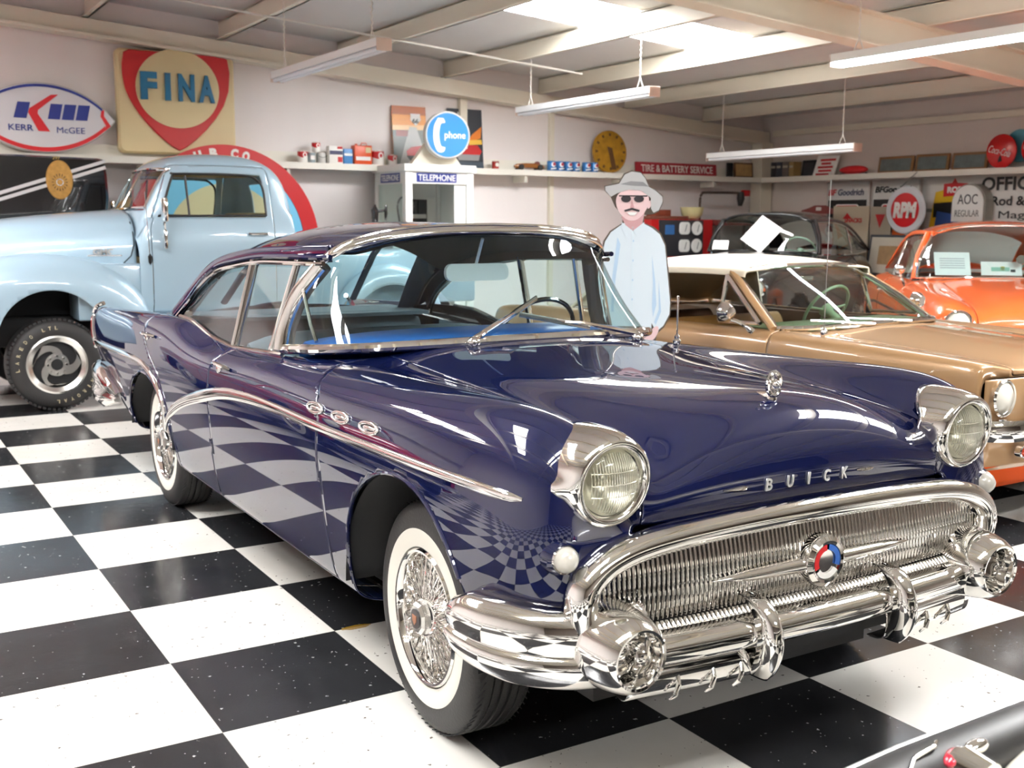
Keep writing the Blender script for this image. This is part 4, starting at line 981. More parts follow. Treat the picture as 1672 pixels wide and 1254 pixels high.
# ---------------- cans on the shelf
def canister(x, r, h, label, base=2.178, y=4.42, kind='shield', group=None):
    t = thing('paint_can', label, 'can', (x, y, base), 0, group)
    white, red = M['white'], M['red']
    body = {'shield': white, 'grey': plain('blue grey tin', srgb(150, 164, 168), .4), 'pail': plain('pale grey tin', srgb(205, 203, 198), .35), 'redcan': plain('dull red tin', srgb(160, 48, 40), .4)}[kind]
    MB().lathe([(0, 0), (r * .98, 0), (r, .006), (r, h - .008), (r * .97, h - .002), (r * .9, h - .002), (r * .88, h - .008), (0, h - .008)], n=32).build('body', body, t)
    MB().lathe([(r * 1.02, h - .008), (r * 1.02, h), (r * .9, h)], n=32).build('lid_rim', M['chrome_dull'], t)
    if kind == 'shield':
        A = np.linspace(0, 2 * PI, 48, endpoint=False); P = []
        for a in A:
            zl = h * (.42 + .22 * abs(math.cos((a + PI / 2) / 2)) ** 2 * math.sin(a * 1.0) * 0 + .30 * abs(math.sin((a + PI / 2) / 2 + .2)))
            P.append([(1.004 * r * math.cos(a), 1.004 * r * math.sin(a), z) for z in (zl, h - .01)])
        MB().grid(np.array(P), True).build('label_band', red, t)
        pr([(r * .42 * math.cos(a), r * .5 * math.sin(a)) for a in np.linspace(0, 2 * PI, 20, endpoint=False)], .003, F(r * .12, -r * .985, h * .66), 'emblem', white, t)
        pr([(r * .22 * math.cos(a), r * .28 * math.sin(a)) for a in np.linspace(0, 2 * PI, 12, endpoint=False)], .003, F(r * .12, -r * 1.02, h * .66), 'emblem_mark', red, t)
    elif kind == 'grey': pr(rrect(r * 1.1, h * .4, .008), .003, F(0, -r * .99, h * .5), 'label_patch', M['paper'], t)
    elif kind == 'pail': MB().tube([(r * math.cos(a), -r * 1.03, h * .75 - .5 * r * math.sin(a)) for a in np.linspace(0, PI, 14)], .003, 6).build('bail_handle', M['black'], t)
    else: pr(circ(r * .55, 20), .003, F(0, -r * .99, h * .55), 'emblem', white, t)
    return t
canister(3.81, .058, .135, 'small red and white can at the left end of the shelf row', y=4.40)
canister(3.925, .047, .125, 'dull blue grey can under the stacked red and white can', kind='grey')
canister(3.985, .050, .115, 'red and white can stacked on top of two other cans', base=2.304)
canister(4.045, .052, .125, 'pale grey pail with a wire handle right of the blue grey can', kind='pail')
canister(4.765, .078, .170, 'largest red and white can, right of the orange jug')
canister(4.96, .058, .130, 'small red and white can beside the desert road poster')
canister(6.41, .045, .105, 'little red can alone right of the dark car poster', kind='redcan')
def tin(x, w, d, h, label, top, mats, y=4.42):
    t = thing('oil_tin', label, 'tin', (x, y, 2.178)); MB().box(-w / 2, -d / 2, 0, w / 2, d / 2, h, .008).build('body', mats[0], t)
    for (m_, x0, z0, x1, z1) in mats[1:]: pr([(x0 * w, z0 * h), (x1 * w, z0 * h), (x1 * w, z1 * h), (x0 * w, z1 * h)], .002, F(0, -d / 2, 0), 'print_patch', m_, t)
    if top: MB().lathe([(.016, 0), (.016, .02), (0, .02)], T(-w * .3, 0, h), 14).build('cap', M['white'] if top == 1 else mats[0], t)
    if top == 2: MB().tube([(-.01, 0, h), (0, 0, h + .03), (.06, 0, h + .03), (.07, 0, h)], .006, 8).build('handle', mats[0], t)
    return t
navyp = plain('navy label print', srgb(40, 44, 84), .4); bluep = plain('mid blue tin', srgb(70, 136, 196), .35); orng = plain('orange tin', srgb(222, 84, 34), .35)
tin(4.215, .175, .09, .205, 'white tin with navy band and red corner, left of the blue tin', 0, [M['white'], (navyp, -.46, .52, .46, .74), (M['red'], .10, .84, .46, .98), (M['red'], .12, .10, .46, .40)])
tin(4.372, .115, .08, .180, 'plain blue tin between the white tin and the orange jug', 0, [bluep, (M['paper'], -.46, .55, .46, .70)])
tin(4.557, .225, .11, .225, 'tall orange jug with handle and white round mark', 2, [orng, (M['paper'], -.42, .22, .42, .42), (M['cream'], .14, .62, .44, .90)])
# row of small blue cans
bc = [plain('blue drink can', srgb(70, 130, 190), .25, .4), plain('red print', srgb(170, 50, 60), .35)]
xs_ = (7.25, 7.38, 7.51, 7.64, 7.81, 7.94)
for i, x in enumerate(xs_):
    t = thing('oil_can', ['blue can at the left end of the row before the yellow clock face', 'second blue can from the left in the row', 'third blue can from the left in the row', 'fourth blue can from the left in the row, before the gap', 'blue can just right of the gap in the row', 'blue can at the right end of the row, touching the yellow clock face'][i], 'can', (x, 4.40, 2.178), 0, 'small blue cans on the shelf')
    MB().lathe([(0, 0), (.054, 0), (.057, .008), (.057, .122), (.05, .132), (0, .132)], n=24).build('body', bc[0], t)
    pr(circ(.032, 20, 0, .085), .003, F(0, -.056, 0), 'emblem', M['paper'], t); pr(circ(.022, 16, 0.01, .09), .003, F(0, -.058, 0), 'emblem_mark', bc[1], t); pr([(-.04, .02), (.04, .03), (.04, .045), (-.04, .035)], .002, F(0, -.056, 0), 'white_band', M['paper'], t)

# posters
def poster(x, w, h, label, dark, y=4.50):
    t = thing('poster', label, 'poster', (x, y, 2.178))
    sky = plain('printed dusk sky', (0.02, 0.025, 0.035) if dark else srgb(226, 146, 46), .3); 
    pr([(-w / 2, 0), (w / 2, 0), (w / 2, h), (-w / 2, h)], .006, F(0, .0, 0, R(5)), 'sheet', sky, t)
    mx = F(0, -.007, 0, R(5)); q = lambda P, nm, m_, k=1: pr([(a * w, b_ * h) for a, b_ in P], .0015 * k, mx, nm, m_, t)
    redp = plain('printed red', srgb(190, 26, 30), .3)
    if not dark:
        q([(-.5, .86), (.5, .86), (.5, 1), (-.5, 1)], 'sky_print', plain('printed rust cloud', srgb(176, 92, 34), .3)); q([(-.5, 0), (.5, 0), (.5, .66), (-.5, .66)], 'ground_print', plain('printed grey green', srgb(92, 100, 96), .3)); q([(-.5, .60), (.5, .62), (.5, .70), (-.5, .68)], 'horizon_print', plain('printed pale orange', srgb(236, 196, 140), .3), 1.5)
        q([(.0, .66), (.2, .66), (.5, .1), (.5, 0), (-.35, 0)], 'road_print', plain('printed pale road', srgb(170, 172, 170), .3), 2); q([(-.4, .5), (-.05, .5), (-.05, .6), (-.4, .6)], 'barn_print', plain('printed maroon', srgb(128, 44, 40), .3), 2)
        q([(-.12, .26), (.02, .33), (.38, .36), (.48, .30), (.46, .2), (-.1, .18)], 'car_print', redp, 3); q([(-.12, .18), (.46, .2), (.40, .12), (-.02, .1)], 'car_grille_print', M['black'], 3.5)
        q([(.05, .88), (.32, .88), (.34, .78), (.19, .68), (.03, .78)], 'shield_print', M['paper'], 3); text('66', 'route_number', M['black'], mx @ T(.18 * w, .76 * h, .005), t, .05, .001, width=.09, height=.06, bold=.002)
    else:
        q([(-.5, 0), (.5, 0), (.5, .12), (-.5, .12)], 'ground_print', plain('printed blue grey', srgb(60, 72, 84), .3)); q([(.02, .42), (.44, .52), (.48, .72), (.2, .58)], 'fire_print', plain('printed orange flame', srgb(226, 128, 40), .3), 2); q([(.1, .40), (.48, .42), (.46, .5), (.1, .48)], 'fire_print', plain('printed yellow flame', srgb(236, 190, 70), .3), 2.5)
        q([(-.3, .3), (-.16, .40), (.34, .40), (.46, .3), (.4, .24), (-.3, .24)], 'car_print', redp, 3); q([(-.28, .24), (.4, .24), (.36, .14), (-.22, .14)], 'car_grille_print', plain('printed silver', srgb(150, 150, 150), .3), 3); q([(-.2, .90), (-.1, .90), (-.1, .95), (-.2, .95)], 'moon_print', M['paper'], 2)
poster(5.25, .46, .735, 'tall poster of a red car on a desert highway under orange sky', False); poster(6.03, .50, .745, 'dark tall poster of a red car at night behind the phone disc', True)
# toy car
t = thing('model_car', 'long brown model racing car lying on the shelf', 'toy', (6.91, 4.40, 2.178))
MB().tube([(-.23, 0, .045), (-.2, 0, .05), (-.05, 0, .06), (.1, 0, .06), (.2, 0, .045), (.23, 0, .04)], [.015, .03, .034, .036, .03, .01], 12).build('body', plain('glossy brown wood', (.28, .10, .02), .25, coat=.6), t)
for x in (-.15, .14):
    for y in (-.05, .05): MB().lathe([(0, -.012), (.036, -.012), (.038, 0), (.036, .012), (0, .012)], Matrix.Translation((x, y, .038)) @ Matrix.Rotation(PI / 2, 4, 'X'), 18).build('wheel', M['rubber'], t)
MB().ball((.12, 0, .085), .035, 12, (1.3, .8, 1)).build('driver', plain('dark red', (.15, .03, .02), .4), t)
# yellow disc
t = thing('round_sign', 'worn yellow oval clock-like sign leaning on the shelf beside the blue cans', 'sign', (8.25, 4.44, 2.178))
yl = plain('weathered ochre enamel', srgb(176, 130, 34), .45, vary=.55, bscale=9); pr(circ(.285, 56, 0, .29, ry=.285), .03, F(0, .03, 0, R(4)), 'disc', yl, t, .01, 30)
for k in range(12):
    a = 2 * PI * k / 12; c_, s_ = math.cos(a), math.sin(a); pr([(.25 * c_ - .018 * s_, .29 + .25 * s_ + .018 * c_), (.21 * c_ - .014 * s_, .29 + .21 * s_ + .014 * c_), (.21 * c_ + .014 * s_, .29 + .21 * s_ - .014 * c_), (.25 * c_ + .018 * s_, .29 + .25 * s_ - .018 * c_)], .003, F(0, -.002, 0, R(4)), 'rim_mark', M['wood'], t)
pr([(-.05, .36), (.03, .34), (.10, .05), (.02, .05), (-.02, .25)], .003, F(0, -.002, 0, R(4)), 'figure_mark', M['wood'], t)
# tire & battery service
t = thing('shop_sign', 'long red sign with white capital letters about tires and batteries', 'sign', (9.41, 4.44, 2.178))
pr(rrect(1.47, .17, .008, 3, 0, .085), .025, F(0, .01, 0, R(6)), 'board', plain('barn red board', srgb(158, 40, 50), .4), t); text('TIRE & BATTERY SERVICE', 'lettering', M['white'], F(0, -.016, .087, R(6)), t, .1, .004, width=1.30, height=.10, bold=.001)
# boxes / picture at the right end
t = tag(MB().box(-.05, -.02, 0, .05, .02, .21, .003).build('picture_frame', M['dark'], smooth=0), 'small dark framed picture right of the red service sign', 'picture'); t.location = (10.42, 4.46, 2.178)
t = thing('framed_print', 'tan framed print with brown figures in the corner end of the back shelf', 'picture', (10.69, 4.45, 2.178)); pr(rrect(.36, .22, .005, 3, 0, .11), .02, F(0, .01, 0, R(5)), 'frame', M['wood'], t); pr(rrect(.31, .17, .003, 3, 0, .11), .003, F(0, -.011, 0, R(5)), 'print', plain('tan print', srgb(186, 150, 100), .5, vary=.4, bscale=12), t)

# ---------------- telephone booth
bt = thing('telephone_booth', 'white metal telephone booth with blue signs against the back wall', 'telephone booth', (5.16, 3.98, 0))
bw = plain('white booth enamel', srgb(232, 232, 226), .3); W_, D_ = .80, .76
mb = MB()
for sx in (-1, 1):
    for sy in (-1, 1): mb = MB(); mb.box(sx * W_ / 2 - .045, sy * D_ / 2 - .045, 0, sx * W_ / 2 + .045, sy * D_ / 2 + .045, 2.08, .006); mb.build('corner_post', bw, bt)
MB().box(-W_ / 2 + .03, -D_ / 2 - .035, 0, W_ / 2 - .03, -D_ / 2 + .0, .35).build('kick_panel', bw, bt, smooth=0)
MB().box(-W_ / 2 - .03, -D_ / 2 + .03, 0, -W_ / 2 + .0, D_ / 2 - .03, .75).build('side_panel', bw, bt, smooth=0)
MB().box(W_ / 2 - .0, -D_ / 2 + .03, 0, W_ / 2 + .03, D_ / 2 - .03, 2.0).build('side_panel', bw, bt, smooth=0)
MB().box(-W_ / 2, D_ / 2 - .01, 0, W_ / 2, D_ / 2 + .03, 2.0).build('back_panel', bw, bt, smooth=0)
MB().box(-W_ / 2 + .03, -D_ / 2 - .035, 1.945, W_ / 2 - .03, -D_ / 2 + .02, 2.08).build('header', bw, bt, smooth=0); MB().box(-W_ / 2 - .035, -D_ / 2 + .03, 1.945, -W_ / 2 + .02, D_ / 2 - .03, 2.08).build('header', bw, bt, smooth=0)
MB().box(-W_ / 2 - .07, -D_ / 2 - .07, 2.08, W_ / 2 + .07, D_ / 2 + .07, 2.165, .008).build('roof', bw, bt)
MB().box(-W_ / 2 - .028, -D_ / 2 + .045, .75, -W_ / 2 - .022, D_ / 2 - .045, 1.945).build('side_glass', M['glass'], bt, smooth=0)
MB().box(.20, -D_ / 2 - .02, .35, .235, -D_ / 2 + .02, 1.945).build('door_stile', bw, bt, smooth=0)
MB().box(.235, -D_ / 2 - .01, .35, .36, -D_ / 2 - .0, 1.945).build('door_leaf', bw, bt, smooth=0)
bp_ = plain('navy booth sign', srgb(40, 52, 128), .3)
pr(rrect(.52, .105, .004, 3), .004, F(-.04, -D_ / 2 - .036, 2.015), 'sign_plate', bp_, bt); text('TELEPHONE', 'lettering', M['white'], F(-.04, -D_ / 2 - .041, 2.015), bt, .1, .003, width=.48, height=.072, bold=.001)
pr(rrect(.52, .105, .004, 3), .004, S(-W_ / 2 - .036, 0, 2.015), 'sign_plate', bp_, bt); text('TELEPHONE', 'lettering', M['white'], S(-W_ / 2 - .041, 0, 2.015), bt, .1, .003, width=.48, height=.072, bold=.001)
ph = MB().box(-.09, .24, 1.45, .17, .36, 1.78, .01).build('payphone', M['blackgloss'], bt); MB().box(-.07, .225, 1.55, .15, .24, 1.60).build('coin_plate', M['chrome_dull'], ph, smooth=0); MB().tube(cat([(-.2, .25, 1.50), (-.25, .2, 1.7), (-.18, .22, 1.80), (-.08, .25, 1.70)], 16), .012, 8).build('handset_cord', M['rubber'], ph)
# pedestal and disc sign
t = thing('phone_disc_sign', 'round blue telephone disc sign with white handset on a cream pedestal atop the booth', 'sign', (5.22, 3.75, 2.166), R(-12))
ped = [(-.30, 0), (.30, 0), (.12, .27), (-.10, .27)]; pr(ped, .16, F(-.03, .08, 0), 'pedestal', M['beam'], t)
mxd = F(.07, -.21, .335); MB().lathe([(0, -.12), (.25, -.12), (.27, -.10), (.27, .0), (.262, .012), (.245, .012)], mxd, 56).build('disc_case', plain('grey white case', srgb(216, 214, 208), .4), t); MB().lathe([(.248, .008), (.248, .016), (0, .016)], mxd, 56).build('disc_face', plain('bright blue disc face', srgb(40, 134, 214), .25), t)
hs = cat([(-.055, .19), (-.035, .14), (-.085, .12), (-.105, 0), (-.085, -.12), (-.035, -.14), (-.055, -.19), (-.12, -.19), (-.165, -.10), (-.175, 0), (-.165, .10), (-.12, .19)], 60)
pr([tuple(p) for p in hs], .004, mxd @ T(0, 0, .016), 'handset_mark', M['paper'], t); text('phone', 'lettering', M['paper'], mxd @ T(.085, -.01, .016), t, .1, .004, width=.25, height=.105, bold=.001)
# black lamp / vice at the left of the booth
t = thing('beer_tap', 'black tap column with side spout standing left of the telephone booth', 'tap', (4.44, 3.80, 0)); 
MB().box(-.30, -.15, 0, .16, .15, 1.44, .01).build('cabinet', plain('dark cabinet', (.05, .04, .035), .5), t); MB().lathe([(.05, 0), (.035, .05), (.045, .20), (.03, .22), (.012, .26), (0, .27)], T(0, 0, 1.44), 16).build('column', M['blackgloss'], t); MB().tube([(0, 0, 1.62), (.14, -.01, 1.64)], .015, 8).build('arm', M['blackgloss'], t); MB().tube([(.13, -.01, 1.52), (.135, -.01, 1.60), (.14, -.01, 1.70)], [.008, .02, .012], 8).build('spout', M['blackgloss'], t)

# ---------------- red engine analyser and things beside it
t = thing('engine_analyser', 'red workshop test cabinet with four white dials near the corner', 'test machine', (9.12, 4.15, 0))
rd = plain('workshop red enamel', srgb(178, 22, 26), .3); MB().box(-.55, -.22, .06, .55, .22, 1.56, .02).build('cabinet', rd, t); MB().box(-.42, -.235, 1.06, .36, -.215, 1.55, .004).build('dial_panel', plain('dark panel', (.03, .03, .035), .4), t)
for x in (.02, .24):
    for z in (1.20, 1.44):
        pr(circ(.095, 28) if x > .1 else rrect(.19, .17, .05), .012, F(x, -.235, z), 'dial', M['paper'], t, .004); MB().tube([(x, -.25, z - .05), (x + .03, -.25, z + .05)], .004, 6).build('needle', M['black'], t)
pr(rrect(.16, .13, .01, 3), .004, F(-.24, -.235, 1.42), 'meter_window', plain('blue meter', srgb(60, 110, 170), .3), t)
for x in (-.45, .45): MB().lathe([(0, -.02), (.06, -.02), (.06, .02), (0, .02)], Matrix.Translation((x, 0, .06)) @ Matrix.Rotation(PI / 2, 4, 'X'), 16).build('caster', M['rubber'], t)
def cbox(x0, y0, z0, x1, y1, z1, mat, name, label, cat_): return tag(MB().box(x0, y0, z0, x1, y1, z1, .004).build(name, mat, smooth=30), label, cat_)
cbox(8.60, 3.98, 1.56, 9.26, 4.28, 1.605, plain('brown carton', srgb(120, 70, 54), .6, vary=.3, bscale=20), 'flat_carton', 'long flat reddish brown carton lying on the red test cabinet', 'box')
cbox(8.72, 4.02, 1.605, 8.98, 4.24, 1.69, plain('red brown carton', srgb(134, 62, 40), .6, vary=.3, bscale=20), 'small_carton', 'short red brown carton on top of the long flat carton', 'box')
t = thing('plastic_lampshade', 'cream and yellow curved plastic shade on the red test cabinet', 'lamp', (9.42, 4.10, 1.56)); MB().lathe([(.02, 0), (.10, .015), (.145, .07), (.165, .17), (.157, .17), (.135, .075), (.09, .022), (.0, .012)], n=32, a0=R(20), a1=R(340)).build('shade', plain('cream plastic', srgb(226, 216, 160), .4), t)
t = thing('workbench', 'dark red topped bench with an arched iron bracket in the corner', 'bench', (10.22, 4.20, 0))
MB().box(-.50, -.30, 1.48, .62, .30, 1.56, .01).build('top', plain('maroon bench top', srgb(110, 40, 38), .5), t)
for x in (-.42, .52):
    for y in (-.22, .22): MB().box(x - .03, y - .03, 0, x + .03, y + .03, 1.48).build('leg', M['steel'], t, smooth=0)
t = thing('pump_arm', 'arched iron bracket with a hanging black spout and red tip above the corner bench', 'bracket', (10.15, 4.2, 1.56))
MB().tube(cat([(-.50, 0, 0), (-.50, 0, .28), (-.47, 0, .36), (-.40, 0, .38), (.1, 0, .385), (.26, 0, .38)], 30), .018, 10).build('pipe', plain('rusty iron', (.13, .09, .07), .6, .5), t); MB().tube([(.26, 0, .40), (.27, 0, .30), (.26, 0, .20)], [.05, .06, .03], 12).build('spout', M['black'], t); MB().box(.30, -.04, .34, .42, .04, .43, .01).build('red_tip', rd, t)

# ================================================================== RIGHT WALL
def leanpic(y, w, h, label, mats, x=11.08, base=2.178, name='framed_picture', cat_='picture'):
    t = thing(name, label, cat_, (x, y, base)); pr(rrect(w, h, .006, 3, 0, h / 2), .022, S(.02, 0, 0, R(8)), 'frame', mats[0], t); pr(rrect(w - .07, h - .06, .004, 3, 0, h / 2), .004, S(-.004, 0, 0, R(8)), 'print', mats[1], t); return t
wf = plain('golden brown frame', srgb(132, 92, 52), .4); ph_ = plain('dim photograph', srgb(96, 104, 104), .4, vary=.5, bscale=14)
leanpic(2.02, .56, .215, 'brown framed racing photograph nearest the corner of the three on the right shelf', (wf, ph_)); leanpic(1.45, .50, .22, 'middle brown framed photograph of the three on the right shelf', (wf, ph_)); leanpic(.90, .50, .215, 'brown framed photograph beside the red soda discs', (wf, ph_))
for i, (y, w, h, c_, lb) in enumerate(((4.12, .10, .22, (.02, .02, .03), 'black book leaning at the corner end of the right shelf'), (4.01, .10, .22, (.03, .035, .05), 'dark blue black book second from the corner'), (3.88, .12, .22, (.12, .10, .09), 'brown grey book third from the corner'), (3.76, .09, .215, (.30, .20, .08), 'tan book between two dark ones'))):
    t = thing('book', lb, 'book', (11.04, y, 2.178), 0, 'books on the right hand shelf'); MB().box(-.08, -w / 2, 0, .08, w / 2, h, .004).build('cover', plain('book cover', c_, .5), t, smooth=30); MB().box(-.083, -w / 2 + .012, h * .6, -.079, w / 2 - .012, h * .75).build('title_band', plain('pale band', (.4, .36, .28), .5), t, smooth=0)
leanpic(3.55, .26, .23, 'black framed certificate left of the white notice board', (M['dark'], plain('dark print', (.02, .02, .025), .3)), name='framed_certificate', cat_='picture')
t = thing('notice_sign', 'leaning white notice board with lines of red lettering on the right shelf', 'sign', (11.06, 3.19, 2.178)); pr([(-.24, 0), (.16, 0), (.22, .27), (-.18, .29)], .012, S(.0, 0, 0, R(8)), 'board', M['paper'], t)
for k, (a, b_) in enumerate(((-.12, .16), (-.10, .08), (-.16, .12), (-.14, .10), (-.18, .06))): pr([(a, .235 - .05 * k), (b_, .235 - .05 * k), (b_, .205 - .05 * k), (a, .205 - .05 * k)], .001, S(-.013, 0, 0, R(8)), 'red_line', M['red'], t)
t = thing('toy_boat', 'low rounded red toy on the right hand shelf', 'toy', (11.0, 2.64, 2.178)); MB().ball((0, 0, .06), .1, 20, (.7, 2.5, .6)).build('hull', M['red'], t); MB().box(-.02, -.22, .0, .02, .22, .02).build('keel', M['dark'], t, smooth=0)
coke = plain('soda red enamel', srgb(200, 30, 32), .25)
for i, (y, z, lb) in enumerate(((.42, 2.178 + .20, 'red round soda disc beside the framed photographs'), (-.04, 2.178 + .215, 'red round soda disc at the right edge of the picture'))):
    t = thing('round_sign', lb, 'sign', (11.02, y, z), 0, 'red soda disc signs'); MB().lathe([(0, -.02), (.19, -.02), (.20, -.01), (.20, .0), (.17, .015), (0, .035)], S(0, 0, 0), 44).build('disc', coke, t); text('Coca-Cola', 'script', M['paper'], S(-.033, 0, 0) @ Matrix.Rotation(R(-14), 4, 'Z'), t, .1, .003, width=.30, height=.085, shear=.35)
    pr([(-.02, -.13), (.03, -.12), (.02, -.06), (.0, -.05)], .003, S(-.027, 0, 0), 'bottle_mark', M['dark'], t)
t = tag(MB().lathe([(0, -.01), (.19, -.01), (.19, .01), (0, .012)], S(11.12, .25, 2.178 + .26), 40).build('round_sign', plain('teal disc', srgb(70, 140, 160), .35)), 'teal round sign half hidden behind the two red soda discs', 'sign')
# banners
def banner(y0, y1, z0, z1, label, x=11.16): 
    t = thing('hanging_banner', label, 'banner', (x, (y0 + y1) / 2, 0)); w = abs(y1 - y0); P = np.array([[(.006 * math.sin(7 * u + 3 * v), u * w / 2, z1 - (z1 - z0) * v) for v in np.linspace(0, 1, 9)] for u in np.linspace(1, -1, 25)])
    MB().grid(P).build('cloth', plain('white vinyl', srgb(222, 220, 216), .45), t, solid=.003); return t
gr1 = plain('grey blue print', srgb(84, 86, 108), .4)
for (y0, y1, lb, k) in ((3.24, 2.48, 'white tire banner with red and grey heading nearest the corner', 0), (2.44, 1.66, 'white tire banner with black heading right of the first', 1)):
    t = banner(y0, y1, 1.0, 2.09, lb); w = y0 - y1
    if k == 0: text('BF', 'lettering', M['red'], S(-.012, .27, 1.945), t, .1, .002, width=.15, height=.085, bold=.003, shear=.15); text('Goodrich', 'lettering', gr1, S(-.012, -.06, 1.945), t, .1, .002, width=.46, height=.09, bold=.003, shear=.15)
    else: text('BFGoodrich', 'lettering', M['black'], S(-.012, .02, 1.97), t, .1, .002, width=.62, height=.085, bold=.004, shear=.2)
    pr([(-w / 2 + .04, 1.40), (w / 2 - .04, 1.40), (w / 2 - .04, 1.84), (-w / 2 + .04, 1.84)], .002, S(-.010, 0, 0), 'black_panel', M['black'], t)
    pr(rrect(.42, .20, .04, 4, .0, 1.68), .002, S(-.012, 0, 0), 'red_plate', M['paper'], t); pr(rrect(.39, .17, .03, 4, .0, 1.68), .002, S(-.014, 0, 0), 'red_plate', M['red'], t); text('ROD', 'lettering', M['paper'], S(-.016, 0, 1.68), t, .1, .002, width=.28, height=.11, bold=.008)
t = banner(1.62, -1.6, 1.0, 2.14, 'long white magazine banner with big black words at the right edge of the picture')
text('OFFICIAL', 'lettering', M['black'], S(-.012, .245, 2.005), t, .1, .002, width=.98, height=.165, bold=.003); text('Rod & Custom', 'lettering', M['black'], S(-.012, .06, 1.80), t, .1, .002, width=1.05, height=.115, bold=.002); text('Magazine', 'lettering', M['black'], S(-.012, .08, 1.62), t, .1, .002, width=.80, height=.115)
yel = plain('yellow print', srgb(226, 186, 40), .4); orp = plain('orange print', srgb(220, 96, 34), .4); blp = plain('blue print', srgb(58, 92, 166), .4)
pr([(-1.48, 1.45), (-1.40, 1.92), (-1.12, 1.98), (-.98, 1.80), (-.98, 1.5)], .002, S(-.010, 0, 0), 'yellow_print', yel, t); pr([(-1.42, 1.60), (-1.0, 1.62), (-1.02, 1.80), (-1.42, 1.78)], .002, S(-.012, 0, 0), 'black_print', M['black'], t)
pr([(-1.28, 1.86), (-.93, 1.88), (-.93, 2.02), (-1.08, 2.03), (-1.12, 2.09), (-1.16, 2.03), (-1.28, 2.02)], .002, S(-.014, 0, 0), 'red_plate', M['red'], t); text('ROD', 'lettering', M['paper'], S(-.016, 1.105, 1.945), t, .1, .002, width=.24, height=.08, bold=.006)
pr([(-1.40, 1.42), (-1.0, 1.45), (-.98, 1.62), (-1.36, 1.68)], .002, S(-.014, 0, 0), 'blue_print', blp, t)
# leaning signs
t = thing('notice_sign', 'pale cardboard sign with faint red words behind the black sedan roof', 'sign', (10.9, 2.56, 0)); MB().box(0, -.31, .6, .012, .31, 1.75).build('board', plain('tan card', srgb(196, 182, 158), .6), t, smooth=0); text('SNACKS', 'lettering', M['red'], S(-.003, -.05, 1.56), t, .1, .002, width=.30, height=.06, bold=.004); pr([(.16, 1.58), (.32, 1.58), (.24, 1.66)], .002, S(-.002, .30, 0), 'red_triangle', M['red'], t); MB().box(0.02, -.3, 0, .2, .3, .62).build('plinth', M['wood'], t, smooth=0)
t = thing('notice_sign', 'second pale cardboard sign with a red triangle left of the round motor oil sign', 'sign', (10.9, 2.05, 0)); MB().box(0, -.17, .6, .012, .17, 1.74).build('board', plain('tan card', srgb(176, 164, 146), .6), t, smooth=0); pr([(-.09, 1.64), (.07, 1.64), (-.01, 1.46)], .002, S(-.002, 0, 0), 'red_triangle', M['red'], t); MB().box(0.02, -.12, 0, .2, .12, .62).build('plinth', M['wood'], t, smooth=0)
t = thing('round_sign', 'round white-rimmed red motor oil sign on the right wall', 'sign', (10.68, 1.48, 1.69)); MB().lathe([(0, -.03), (.29, -.03), (.30, -.015), (.30, 0), (.285, .012), (0, .012)], S(0, 0, 0), 52).build('disc', plain('silver white disc', srgb(206, 208, 212), .35), t); pr(circ(.215, 48), .003, S(-.012, 0, 0), 'red_centre', M['red'], t); text('RPM', 'lettering', M['paper'], S(-.016, 0, -.0), t, .1, .003, width=.36, height=.20, bold=.006, shear=.15)
MB().box(0.0, -.02, -.02, .48, .02, .02).build('wall_bracket', M['steel'], t, smooth=0); MB().tube([(0, .1, .28), (.2, 0, .49)], .006, 6).build('hanging_wire', M['steel'], t)
t = thing('arched_sign', 'arch-topped white club sign with thin black capitals left of the big black words', 'sign', (10.98, .80, 1.55)); P = [(-.22, 0), (.22, 0), (.22, .22)] + [(.22 * math.cos(a), .22 + .22 * math.sin(a)) for a in np.linspace(0, PI, 20)][1:-1] + [(-.22, .22)]
MB().prism([(x * 1.08, z * 1.04) for x, z in P], .150, S(.16, 0, 0)).build('back_board', plain('grey board', srgb(150, 146, 138), .5), t, smooth=0); pr(P, .012, S(0, 0, 0), 'board', M['paper'], t); text('AOC', 'lettering', M['black'], S(-.013, 0, .27), t, .1, .003, width=.28, height=.12)
text('REGULAR', 'lettering', plain('grey print', srgb(110, 110, 104), .5), S(-.013, 0, .10), t, .1, .003, width=.34, height=.08)
t = thing('orange_sign', 'narrow orange sign with white letter between the card sign and round oil sign', 'sign', (10.95, 1.80, 1.2)); MB().box(0, -.10, 0, .012, .10, .60).build('board', orp, t, smooth=0); pr(rrect(.16, .12, .01, 3, 0, .30), .002, S(-.001, 0, 0), 'pale_patch', M['paper'], t); MB().box(.015, -.1, -1.2, .2, .1, 0.0).build('stand', M['wood'], t, smooth=0)
t = leanpic(1.58, .84, .52, 'large grey framed picture with wide pale mount below the round oil sign', (plain('grey blue frame', srgb(62, 66, 74), .4), plain('pale mount', srgb(206, 198, 182), .5)), x=10.60, base=.86); pr(rrect(.50, .24, .01, 3, 0, .26), .003, S(-.008, 0, 0, R(8)), 'picture', plain('tan print', srgb(160, 128, 92), .5, vary=.3, bscale=20), t); MB().box(.02, -.36, -.86, .26, .36, .0, .01).build('cabinet', plain('brown cabinet', (.10, .07, .05), .5), t)
t = thing('wall_plaque', 'dull red car-silhouette plaque on the right wall above the black sedan', 'plaque', (11.1, 3.36, 1.70)); pr([(-.34, -.05), (-.33, .0), (-.2, .03), (-.08, .07), (.12, .07), (.22, .03), (.34, .0), (.34, -.05)], .02, S(.05, 0, 0), 'plate', plain('faded red', srgb(140, 70, 66), .5), t); pr(rrect(.10, .05, .01, 3, 0, .02), .003, S(.03, 0, 0), 'label_patch', M['paper'], t)
